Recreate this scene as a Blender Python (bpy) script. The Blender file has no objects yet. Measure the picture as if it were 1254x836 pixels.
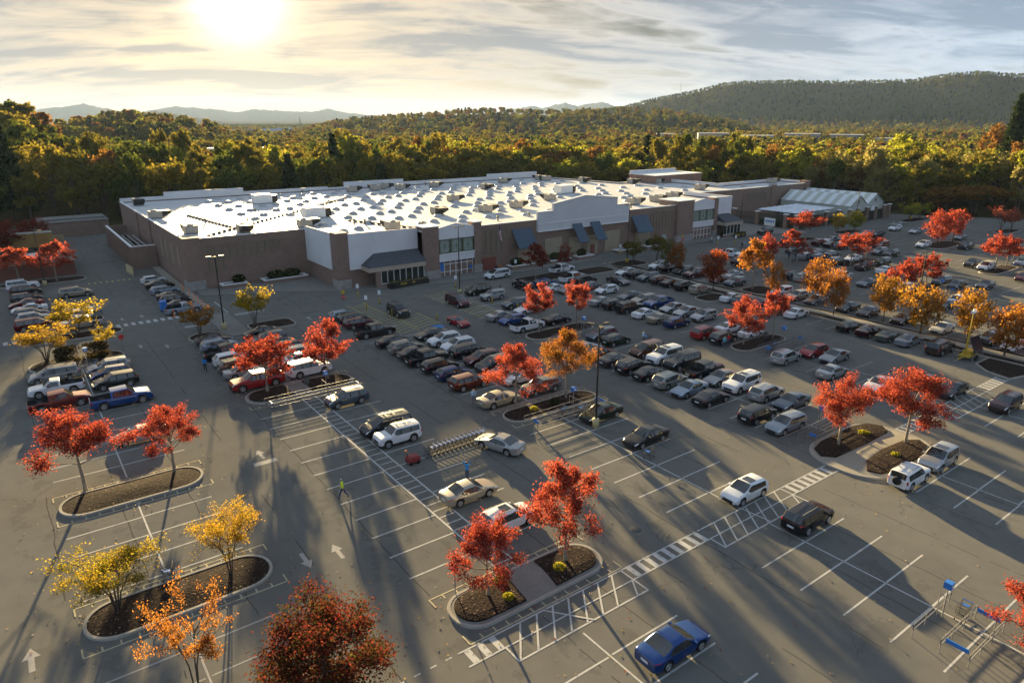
import bpy, bmesh, math, random
import numpy as np
from mathutils import Vector, Matrix
R=math.radians
random.seed(7); rng=np.random.default_rng(7)
sc=bpy.context.scene
COL=sc.collection

# ------------------------------------------------------------------ helpers
def tag(o,label=None,cat=None,group=None,kind=None):
    if label: o['label']=label
    if cat: o['category']=cat
    if group: o['group']=group
    if kind: o['kind']=kind
    return o
def empty(name,loc=(0,0,0),rz=0.0):
    o=bpy.data.objects.new(name,None); COL.objects.link(o)
    o.empty_display_size=.3; o.location=loc; o.rotation_euler=(0,0,rz); return o
class MB:
    """collects verts/faces with a material slot and smooth flag per face"""
    def __init__(s): s.v=[];s.f=[];s.m=[];s.sm=[]
    def add(s,vs,fs,m=0,smooth=False):
        b=len(s.v); s.v.extend(tuple(p) for p in vs)
        for f in fs: s.f.append(tuple(b+i for i in f)); s.m.append(m); s.sm.append(smooth)
        return s
    def box(s,x0,x1,y0,y1,z0,z1,m=0):
        vs=[(x0,y0,z0),(x1,y0,z0),(x1,y1,z0),(x0,y1,z0),(x0,y0,z1),(x1,y0,z1),(x1,y1,z1),(x0,y1,z1)]
        return s.add(vs,[(0,3,2,1),(4,5,6,7),(0,1,5,4),(1,2,6,5),(2,3,7,6),(3,0,4,7)],m)
    def obox(s,c,ux,uy,uz,m=0):
        c=Vector(c);ux=Vector(ux);uy=Vector(uy);uz=Vector(uz)
        vs=[c-ux-uy-uz,c+ux-uy-uz,c+ux+uy-uz,c-ux+uy-uz,c-ux-uy+uz,c+ux-uy+uz,c+ux+uy+uz,c-ux+uy+uz]
        return s.add(vs,[(0,3,2,1),(4,5,6,7),(0,1,5,4),(1,2,6,5),(2,3,7,6),(3,0,4,7)],m)
    def prism(s,poly,z0,z1,m=0,cap=True):
        n=len(poly)
        a=sum(poly[i][0]*poly[(i+1)%n][1]-poly[(i+1)%n][0]*poly[i][1] for i in range(n))
        if a<0: poly=poly[::-1]
        vs=[(x,y,z0) for x,y in poly]+[(x,y,z1) for x,y in poly]
        fs=[(i,(i+1)%n,n+(i+1)%n,n+i) for i in range(n)]
        if cap: fs+=[tuple(range(n,2*n)),tuple(range(n-1,-1,-1))]
        return s.add(vs,fs,m)
    def wallpoly(s,poly,ax,c0,c1,m=0):
        """polygon in (u,z); ax='y': u=x, extruded in y from c0 to c1; ax='x': u=y, extruded in x"""
        n=len(poly)
        f=(lambda u,z,c:(u,c,z)) if ax=='y' else (lambda u,z,c:(c,u,z))
        vs=[f(u,z,c0) for u,z in poly]+[f(u,z,c1) for u,z in poly]
        fs=[(i,(i+1)%n,n+(i+1)%n,n+i) for i in range(n)]+[tuple(range(n-1,-1,-1)),tuple(range(n,2*n))]
        return s.add(vs,fs,m)
    def tube(s,pts,rad,n=6,m=0,cap=True,smooth=True):
        pts=[Vector(p) for p in pts]; k=len(pts)
        if not isinstance(rad,(list,tuple)): rad=[rad]*k
        vs=[];ref=Vector((0,0,1))
        for i,p in enumerate(pts):
            t=(pts[min(i+1,k-1)]-pts[max(i-1,0)])
            t=t.normalized() if t.length>1e-9 else Vector((0,0,1))
            a=t.cross(ref)
            if a.length<.05: a=t.cross(Vector((1,0,0)))
            a.normalize(); b=t.cross(a)
            for j in range(n):
                th=2*math.pi*j/n
                vs.append(p+(a*math.cos(th)+b*math.sin(th))*rad[i])
        fs=[]
        for i in range(k-1):
            for j in range(n):
                j2=(j+1)%n
                fs.append((i*n+j,i*n+j2,(i+1)*n+j2,(i+1)*n+j))
        s.add(vs,fs,m,smooth)
        if cap: s.add([vs[j] for j in range(n)],[tuple(range(n-1,-1,-1))],m); s.add([vs[(k-1)*n+j] for j in range(n)],[tuple(range(n))],m)
        return s
    def lathe(s,prof,c=(0,0,0),n=16,m=0,axis='z',smooth=True):
        vs=[];k=len(prof)
        for r,h in prof:
            for j in range(n):
                th=2*math.pi*j/n; a,b=r*math.cos(th),r*math.sin(th)
                vs.append((c[0]+a,c[1]+b,c[2]+h) if axis=='z' else (c[0]+a,c[1]+h,c[2]+b))
        fs=[]
        for i in range(k-1):
            for j in range(n):
                j2=(j+1)%n; q=(i*n+j,i*n+j2,(i+1)*n+j2,(i+1)*n+j)
                fs.append(q if axis=='z' else q[::-1])
        return s.add(vs,fs,m,smooth)
    def ball(s,c,r,m=0,n=8,k=6,sx=1,sy=1,sz=1):
        prof=[(r*math.sin(math.pi*i/k)*1.0,-r*math.cos(math.pi*i/k)) for i in range(k+1)]
        vs=[]
        for a,h in prof:
            for j in range(n):
                th=2*math.pi*j/n
                vs.append((c[0]+a*math.cos(th)*sx,c[1]+a*math.sin(th)*sy,c[2]+h*sz))
        fs=[]
        for i in range(k):
            for j in range(n): fs.append((i*n+j,i*n+(j+1)%n,(i+1)*n+(j+1)%n,(i+1)*n+j))
        return s.add(vs,fs,m,True)
    def mesh(s,name,mats):
        me=bpy.data.meshes.new(name)
        me.from_pydata(s.v,[],s.f)
        for m in (mats if isinstance(mats,(list,tuple)) else [mats]): me.materials.append(m)
        me.polygons.foreach_set('material_index',s.m)
        me.polygons.foreach_set('use_smooth',s.sm)
        me.update(); return me
    def build(s,name,mats,parent=None,loc=None):
        o=bpy.data.objects.new(name,s.mesh(name,mats)); COL.objects.link(o)
        if parent: o.parent=parent
        if loc: o.location=loc
        return o
def children_of(o,_c={}):
    return list(o.children)
def copy_tree(o,parent=None):
    c=o.copy(); COL.objects.link(c); c.parent=parent
    for ch in o.children: copy_tree(ch,c)
    return c
def link_obj(name,me,parent=None,loc=None,rz=None):
    o=bpy.data.objects.new(name,me); COL.objects.link(o)
    if parent: o.parent=parent
    if loc: o.location=loc
    if rz is not None: o.rotation_euler=(0,0,rz)
    return o

# ------------------------------------------------------------------ materials
def newmat(name):
    m=bpy.data.materials.new(name); m.use_nodes=True
    nt=m.node_tree; nt.nodes.clear()
    out=nt.nodes.new('ShaderNodeOutputMaterial'); return m,nt,out
def N(nt,t,**kw):
    n=nt.nodes.new(t)
    for k,v in kw.items():
        if k in n.inputs: n.inputs[k].default_value=v
        else: setattr(n,k,v)
    return n
def noise(nt,vec,scale,detail=4,rough=.55):
    n=N(nt,'ShaderNodeTexNoise'); n.inputs['Scale'].default_value=scale; n.inputs['Detail'].default_value=detail; n.inputs['Roughness'].default_value=rough
    if vec is not None: nt.links.new(vec,n.inputs['Vector'])
    return n.outputs['Fac']
def ramp(nt,fac,stops):
    r=N(nt,'ShaderNodeValToRGB'); e=r.color_ramp.elements
    while len(e)<len(stops): e.new(.5)
    for el,(p,c) in zip(e,stops): el.position=p; el.color=(*c,1) if len(c)==3 else c
    nt.links.new(fac,r.inputs[0]); return r.outputs[0]
def mixc(nt,fac,a,b,mode='MIX'):
    m=N(nt,'ShaderNodeMix',data_type='RGBA',blend_type=mode)
    for i,v in ((0,fac),(6,a),(7,b)):
        if hasattr(v,'is_linked') : nt.links.new(v,m.inputs[i])
        elif isinstance(v,(int,float)): m.inputs[i].default_value=v
        else: m.inputs[i].default_value=(*v,1)
    return m.outputs[2]
def math_(nt,op,a,b=None,c=None):
    m=N(nt,'ShaderNodeMath',operation=op)
    for i,v in enumerate((a,b,c)):
        if v is None: continue
        if hasattr(v,'is_linked'): nt.links.new(v,m.inputs[i])
        else: m.inputs[i].default_value=v
    return m.outputs[0]
def objvec(nt): return N(nt,'ShaderNodeTexCoord').outputs['Object']
def geovec(nt): return N(nt,'ShaderNodeNewGeometry').outputs['Position']
def bsdf(nt,out,col,rough=.6,spec=.5,metal=0,coat=0,coatr=.05):
    b=N(nt,'ShaderNodeBsdfPrincipled')
    if hasattr(col,'is_linked'): nt.links.new(col,b.inputs['Base Color'])
    else: b.inputs['Base Color'].default_value=(*col,1)
    if hasattr(rough,'is_linked'): nt.links.new(rough,b.inputs['Roughness'])
    else: b.inputs['Roughness'].default_value=rough
    b.inputs['Specular IOR Level'].default_value=spec; b.inputs['Metallic'].default_value=metal
    b.inputs['Coat Weight'].default_value=coat; b.inputs['Coat Roughness'].default_value=coatr
    nt.links.new(b.outputs[0],out.inputs[0]); return b
_pc={}
def plain(name,col,rough=.6,spec=.4,metal=0,var=.12,scale=3.0,coat=0):
    """surface with slight tone variation"""
    if name in _pc: return _pc[name]
    m,nt,out=newmat(name); v=geovec(nt); f=noise(nt,v,scale,5)
    lo=tuple(c*(1-var) for c in col); hi=tuple(min(1,c*(1+var)) for c in col)
    bsdf(nt,out,ramp(nt,f,[(.3,lo),(.7,hi)]),rough,spec,metal,coat)
    _pc[name]=m; return m
def emit(name,col,s):
    m,nt,out=newmat(name); e=N(nt,'ShaderNodeEmission'); e.inputs[0].default_value=(*col,1); e.inputs[1].default_value=s
    nt.links.new(e.outputs[0],out.inputs[0]); return m

def mat_asphalt():
    m,nt,out=newmat('asphalt'); v=geovec(nt)
    big=noise(nt,v,.045,6,.6); mid=noise(nt,v,.5,6,.65); fine=noise(nt,v,9,3,.7)
    c=ramp(nt,big,[(.3,(.126,.120,.103)),(.5,(.155,.147,.126)),(.7,(.182,.172,.146))])
    c=mixc(nt,.45,c,ramp(nt,mid,[(.3,(.115,.113,.108)),(.7,(.185,.182,.17))]),'MIX')
    c=mixc(nt,math_(nt,'MULTIPLY',fine,.32),c,(.085,.084,.08))
    # tyre-polished lanes and paving joints that run along the rows
    sep=N(nt,'ShaderNodeSeparateXYZ'); nt.links.new(v,sep.inputs[0])
    wob=math_(nt,'MULTIPLY',math_(nt,'SUBTRACT',noise(nt,v,.35,3),.5),.5)
    xs=math_(nt,'ADD',sep.outputs[0],wob)
    d=math_(nt,'PINGPONG',math_(nt,'ADD',xs,1.2),2.35)          # joints about every 4.7 m
    line=math_(nt,'LESS_THAN',d,.04)
    gap=math_(nt,'GREATER_THAN',noise(nt,v,.13,3),.47)
    c=mixc(nt,math_(nt,'MULTIPLY',math_(nt,'MULTIPLY',line,gap),.75),c,(.028,.027,.026))
    # cracks
    vo=N(nt,'ShaderNodeTexVoronoi',feature='DISTANCE_TO_EDGE'); vo.inputs['Scale'].default_value=.065
    wv=N(nt,'ShaderNodeVectorMath',operation='ADD'); nz=N(nt,'ShaderNodeTexNoise'); nz.inputs['Scale'].default_value=.4; nz.inputs['Detail'].default_value=5
    nt.links.new(v,nz.inputs['Vector']); sc2=N(nt,'ShaderNodeVectorMath',operation='SCALE'); sc2.inputs['Scale'].default_value=4.0
    nt.links.new(nz.outputs['Color'],sc2.inputs[0]); nt.links.new(v,wv.inputs[0]); nt.links.new(sc2.outputs[0],wv.inputs[1]); nt.links.new(wv.outputs[0],vo.inputs['Vector'])
    cr=math_(nt,'LESS_THAN',vo.outputs['Distance'],.0028)
    cr=math_(nt,'MULTIPLY',cr,math_(nt,'GREATER_THAN',noise(nt,v,.06,2),.52))
    c=mixc(nt,math_(nt,'MULTIPLY',cr,.45),c,(.04,.038,.035))
    # dark oil drips
    oil=math_(nt,'GREATER_THAN',noise(nt,v,.8,5,.6),.70)
    c=mixc(nt,math_(nt,'MULTIPLY',oil,.5),c,(.035,.034,.033))
    # stained bay bands and polished wheel tracks follow the rows
    lane=math_(nt,'PINGPONG',math_(nt,'ADD',sep.outputs[0],-1.6),9.5)
    bay=math_(nt,'MULTIPLY',math_(nt,'GREATER_THAN',noise(nt,v,.45,5,.62),.56),math_(nt,'LESS_THAN',math_(nt,'ABSOLUTE',math_(nt,'SUBTRACT',lane,2.9)),2.3))
    c=mixc(nt,math_(nt,'MULTIPLY',bay,.28),c,(.06,.058,.054))
    patch=N(nt,'ShaderNodeTexVoronoi',distance='CHEBYCHEV'); patch.inputs['Scale'].default_value=.05; nt.links.new(v,patch.inputs['Vector'])
    c=mixc(nt,.22,c,ramp(nt,patch.outputs['Color'],[(.2,(.11,.105,.095)),(.8,(.19,.18,.155))]))
    b=bsdf(nt,out,c,.95,0.0)
    bp=N(nt,'ShaderNodeBump'); bp.inputs['Strength'].default_value=.35; bp.inputs['Distance'].default_value=.02
    nt.links.new(noise(nt,v,22,3),bp.inputs['Height']); nt.links.new(bp.outputs[0],b.inputs['Normal'])
    return m
def mat_paint_line(name,col,wear=.5):
    m,nt,out=newmat(name); v=geovec(nt)
    f=noise(nt,v,2.2,6,.7)
    c=ramp(nt,f,[(.30,(.15,.145,.135)),(.44,col),(.7,tuple(min(1,x*1.08) for x in col))])
    bsdf(nt,out,c,.9,0.02); return m
def mat_concrete(name='concrete',col=(.32,.30,.26),var=.2):
    m,nt,out=newmat(name); v=geovec(nt)
    c=ramp(nt,noise(nt,v,.6,6,.65),[(.3,tuple(x*(1-var) for x in col)),(.7,tuple(x*(1+var) for x in col))])
    c=mixc(nt,.35,c,ramp(nt,noise(nt,v,6,4),[(.35,tuple(x*.7 for x in col)),(.65,tuple(x*1.15 for x in col))]))
    bsdf(nt,out,c,.95,.03); return m
def mat_mulch():
    m,nt,out=newmat('mulch'); v=geovec(nt)
    vo=N(nt,'ShaderNodeTexVoronoi'); vo.inputs['Scale'].default_value=7; nt.links.new(v,vo.inputs['Vector'])
    c=ramp(nt,vo.outputs['Color'],[(.0,(.015,.011,.009)),(.6,(.030,.021,.017)),(1,(.052,.037,.029))])
    # fallen leaves: pale specks
    v2=N(nt,'ShaderNodeTexVoronoi'); v2.inputs['Scale'].default_value=3.4; nt.links.new(v,v2.inputs['Vector'])
    sp=math_(nt,'LESS_THAN',v2.outputs['Distance'],.16)
    dens=math_(nt,'GREATER_THAN',noise(nt,v,.8,3),.42)
    c=mixc(nt,math_(nt,'MULTIPLY',sp,dens),c,ramp(nt,v2.outputs['Color'],[(0,(.20,.10,.06)),(.5,(.22,.15,.11)),(1,(.28,.20,.16))]))
    b=bsdf(nt,out,c,1.0,.05)
    bp=N(nt,'ShaderNodeBump'); bp.inputs['Strength'].default_value=.5; bp.inputs['Distance'].default_value=.04
    nt.links.new(vo.outputs['Distance'],bp.inputs['Height']); nt.links.new(bp.outputs[0],b.inputs['Normal'])
    return m
def mat_brick(name,a,b2,mortar):
    m,nt,out=newmat(name)
    tc=objvec(nt); g=N(nt,'ShaderNodeNewGeometry')
    # brick coordinate: (x+y, z) works for walls along either axis
    sep=N(nt,'ShaderNodeSeparateXYZ'); nt.links.new(g.outputs['Position'],sep.inputs[0])
    cb=N(nt,'ShaderNodeCombineXYZ'); nt.links.new(math_(nt,'ADD',sep.outputs[0],sep.outputs[1]),cb.inputs[0]); nt.links.new(sep.outputs[2],cb.inputs[1])
    br=N(nt,'ShaderNodeTexBrick'); nt.links.new(cb.outputs[0],br.inputs['Vector'])
    br.inputs['Color1'].default_value=(*a,1); br.inputs['Color2'].default_value=(*b2,1); br.inputs['Mortar'].default_value=(*mortar,1)
    br.inputs['Scale'].default_value=1.0; br.inputs['Brick Width'].default_value=.42; br.inputs['Row Height'].default_value=.21; br.inputs['Mortar Size'].default_value=.018
    c=mixc(nt,.3,br.outputs[0],ramp(nt,noise(nt,g.outputs['Position'],.5,5),[(.3,tuple(x*.7 for x in a)),(.7,tuple(x*1.25 for x in a))]))
    bsdf(nt,out,c,.85,.25); return m
def mat_roof():
    m,nt,out=newmat('white_roof_membrane'); v=geovec(nt)
    c=ramp(nt,noise(nt,v,.09,5),[(.3,(.52,.52,.51)),(.7,(.60,.60,.59))])
    c=mixc(nt,.3,c,ramp(nt,noise(nt,v,1.2,5,.7),[(.35,(.40,.39,.38)),(.6,(.58,.58,.57))]))
    # seams every 3 m
    sep=N(nt,'ShaderNodeSeparateXYZ'); nt.links.new(v,sep.inputs[0])
    l=math_(nt,'LESS_THAN',math_(nt,'PINGPONG',sep.outputs[1],1.5),.03)
    c=mixc(nt,math_(nt,'MULTIPLY',l,.35),c,(.4,.4,.4))
    r=ramp(nt,noise(nt,v,.15,4),[(.3,(.50,.50,.50)),(.7,(.56,.56,.56))])
    bsdf(nt,out,c,r,.035); return m
def mat_metal_roof(name,col):
    m,nt,out=newmat(name); o=objvec(nt)
    sep=N(nt,'ShaderNodeSeparateXYZ'); nt.links.new(o,sep.inputs[0])
    l=math_(nt,'LESS_THAN',math_(nt,'PINGPONG',sep.outputs[0],.25),.03)
    c=mixc(nt,math_(nt,'MULTIPLY',l,.6),col,tuple(x*.55 for x in col))
    bsdf(nt,out,c,.45,.4); return m
def mat_leaf(name,cols,trans=.55,sat=1.0):
    """leaf cards: random colour per leaf, light shines through"""
    m,nt,out=newmat(name)
    g=N(nt,'ShaderNodeNewGeometry'); oi=N(nt,'ShaderNodeObjectInfo')
    f=math_(nt,'FRACT',math_(nt,'ADD',g.outputs['Random Per Island'],math_(nt,'MULTIPLY',oi.outputs['Random'],.37)))
    n=len(cols); stops=[((i+.0)/(n-1) if n>1 else 0,c) for i,c in enumerate(cols)]
    big=noise(nt,objvec(nt),.9,3)
    f2=math_(nt,'ADD',math_(nt,'MULTIPLY',f,.55),math_(nt,'MULTIPLY',math_(nt,'SUBTRACT',big,.28),.95))
    c=ramp(nt,f2,stops)
    d=N(nt,'ShaderNodeBsdfDiffuse'); t=N(nt,'ShaderNodeBsdfTranslucent'); mx=N(nt,'ShaderNodeMixShader'); mx.inputs[0].default_value=trans
    gl=N(nt,'ShaderNodeBsdfGlossy'); gl.inputs['Roughness'].default_value=.35; gl.inputs['Color'].default_value=(.9,.9,.9,1)
    mx2=N(nt,'ShaderNodeMixShader'); mx2.inputs[0].default_value=.0
    tc=mixc(nt,1.0,c,(1.1,1.05,.95),'MULTIPLY')
    nt.links.new(c,d.inputs[0]); nt.links.new(tc,t.inputs[0]); nt.links.new(d.outputs[0],mx.inputs[1]); nt.links.new(t.outputs[0],mx.inputs[2])
    nt.links.new(mx.outputs[0],mx2.inputs[1]); nt.links.new(gl.outputs[0],mx2.inputs[2]); nt.links.new(mx2.outputs[0],out.inputs[0])
    return m
def mat_bark(name,col):
    return plain(name,col,.9,.15,0,.35,6)
def mat_carpaint(name,col,metal=.0,rough=.35):
    m,nt,out=newmat('car_paint_'+name.replace(' ','_'))
    v=geovec(nt); c=ramp(nt,noise(nt,v,1.6,4),[(.3,tuple(x*.93 for x in col)),(.7,tuple(min(1,x*1.05) for x in col))])
    bsdf(nt,out,c,rough,.12,metal,.7,.03); return m
def mat_glass():
    m,nt,out=newmat('tinted_glass'); v=geovec(nt)
    c=ramp(nt,noise(nt,v,1.1,3),[(.35,(.010,.012,.013)),(.65,(.035,.038,.036))])
    bsdf(nt,out,c,.03,1.0); return m

M={}
M['asphalt']=mat_asphalt()
M['white_line']=mat_paint_line('white_paint',(.42,.415,.395))
M['faint_line']=mat_paint_line('worn_white_paint',(.30,.29,.275))
M['yellow_line']=mat_paint_line('yellow_paint',(.46,.36,.11))
M['cream_line']=mat_paint_line('cream_paint',(.40,.36,.24))
M['blue_line']=mat_paint_line('blue_paint',(.06,.20,.42))
M['concrete']=mat_concrete()
M['walk']=mat_concrete('pale_concrete',(.30,.275,.225),.15)
M['walkdark']=mat_concrete('grey_concrete',(.20,.19,.17),.2)
M['mulch']=mat_mulch()
M['brick']=mat_brick('brown_brick',(.25,.160,.122),(.19,.120,.092),(.27,.22,.185))
M['brick_red']=mat_brick('red_brick',(.20,.075,.05),(.15,.055,.04),(.2,.14,.12))
M['stone']=plain('grey_block',(.30,.28,.26),.85,.2,0,.2,1.5)
M['stucco']=plain('white_stucco',(.66,.65,.65),.8,.25,0,.06,.3)
M['stucco_lo']=plain('offwhite_stucco',(.58,.565,.565),.8,.25,0,.06,.3)
M['white']=plain('white_trim',(.75,.75,.73),.6,.3,0,.05)
M['tan']=plain('tan_panel',(.34,.28,.19),.8,.25,0,.12,.6)
M['beige']=plain('beige_fascia',(.42,.34,.27),.8,.25,0,.08,.6)
M['roof']=mat_roof()
M['awning']=mat_metal_roof('blue_grey_metal_roof',(.045,.075,.115))
M['shingle']=plain('grey_shingle',(.075,.08,.09),.85,.2,0,.3,3)
M['green_trim']=plain('green_grey_trim',(.17,.23,.17),.6,.3)
M['olive_trellis']=plain('olive_trellis',(.15,.16,.10),.7,.3)
M['glass']=mat_glass()
M['shopglass']=plain('shop_glass',(.02,.025,.024),.08,.5,0,.3,.8)
M['frost']=plain('pale_window',(.36,.40,.36),.25,.5,0,.15,.9)
M['red_door']=plain('red_door',(.20,.055,.04),.5,.4)
M['galv']=plain('galvanised_steel',(.21,.21,.205),.6,.25,.2,.15,4)
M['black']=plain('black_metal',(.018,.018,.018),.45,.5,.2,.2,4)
M['rubber']=plain('tyre_rubber',(.022,.022,.022),.85,.2,0,.2,6)
M['rim']=plain('alloy_rim',(.50,.50,.50),.3,.5,.8,.1)
M['plastic']=plain('black_plastic',(.025,.025,.026),.6,.3)
M['headlight']=plain('headlight_lens',(.72,.74,.76),.08,.7,0,.05,4)
M['taillight']=plain('tail_light_lens',(.36,.012,.01),.12,.6,0,.1,4)
M['plate']=plain('number_plate',(.62,.64,.66),.5,.3)
M['yellow']=plain('yellow_paint_coat',(.46,.31,.03),.5,.4,0,.12)
M['blue']=plain('blue_plastic',(.03,.17,.52),.45,.4,0,.12)
M['orange']=plain('orange_plastic',(.75,.17,.02),.5,.4)
M['redsign']=plain('red_sign_face',(.45,.03,.03),.4,.4)
M['whitesign']=plain('white_sign_face',(.72,.74,.74),.4,.4)
M['cream_base']=plain('cream_painted_concrete',(.52,.44,.24),.7,.3,0,.15,2)
M['wood']=plain('weathered_board',(.30,.22,.12),.8,.2,0,.3,1.2)
M['bark_pale']=mat_bark('pale_bark',(.24,.21,.17))
M['bark_dark']=mat_bark('dark_bark',(.09,.07,.055))
M['solar']=plain('solar_panel',(.012,.014,.022),.35,.5,0,.3,2)
M['panel_white']=plain('white_corrugated_sheet',(.62,.66,.66),.5,.3)
M['panel_green']=plain('pale_green_sheet',(.42,.44,.39),.5,.3)
M['tarp']=plain('translucent_roof_sheet',(.48,.55,.62),.35,.4,0,.2,.6)
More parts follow.
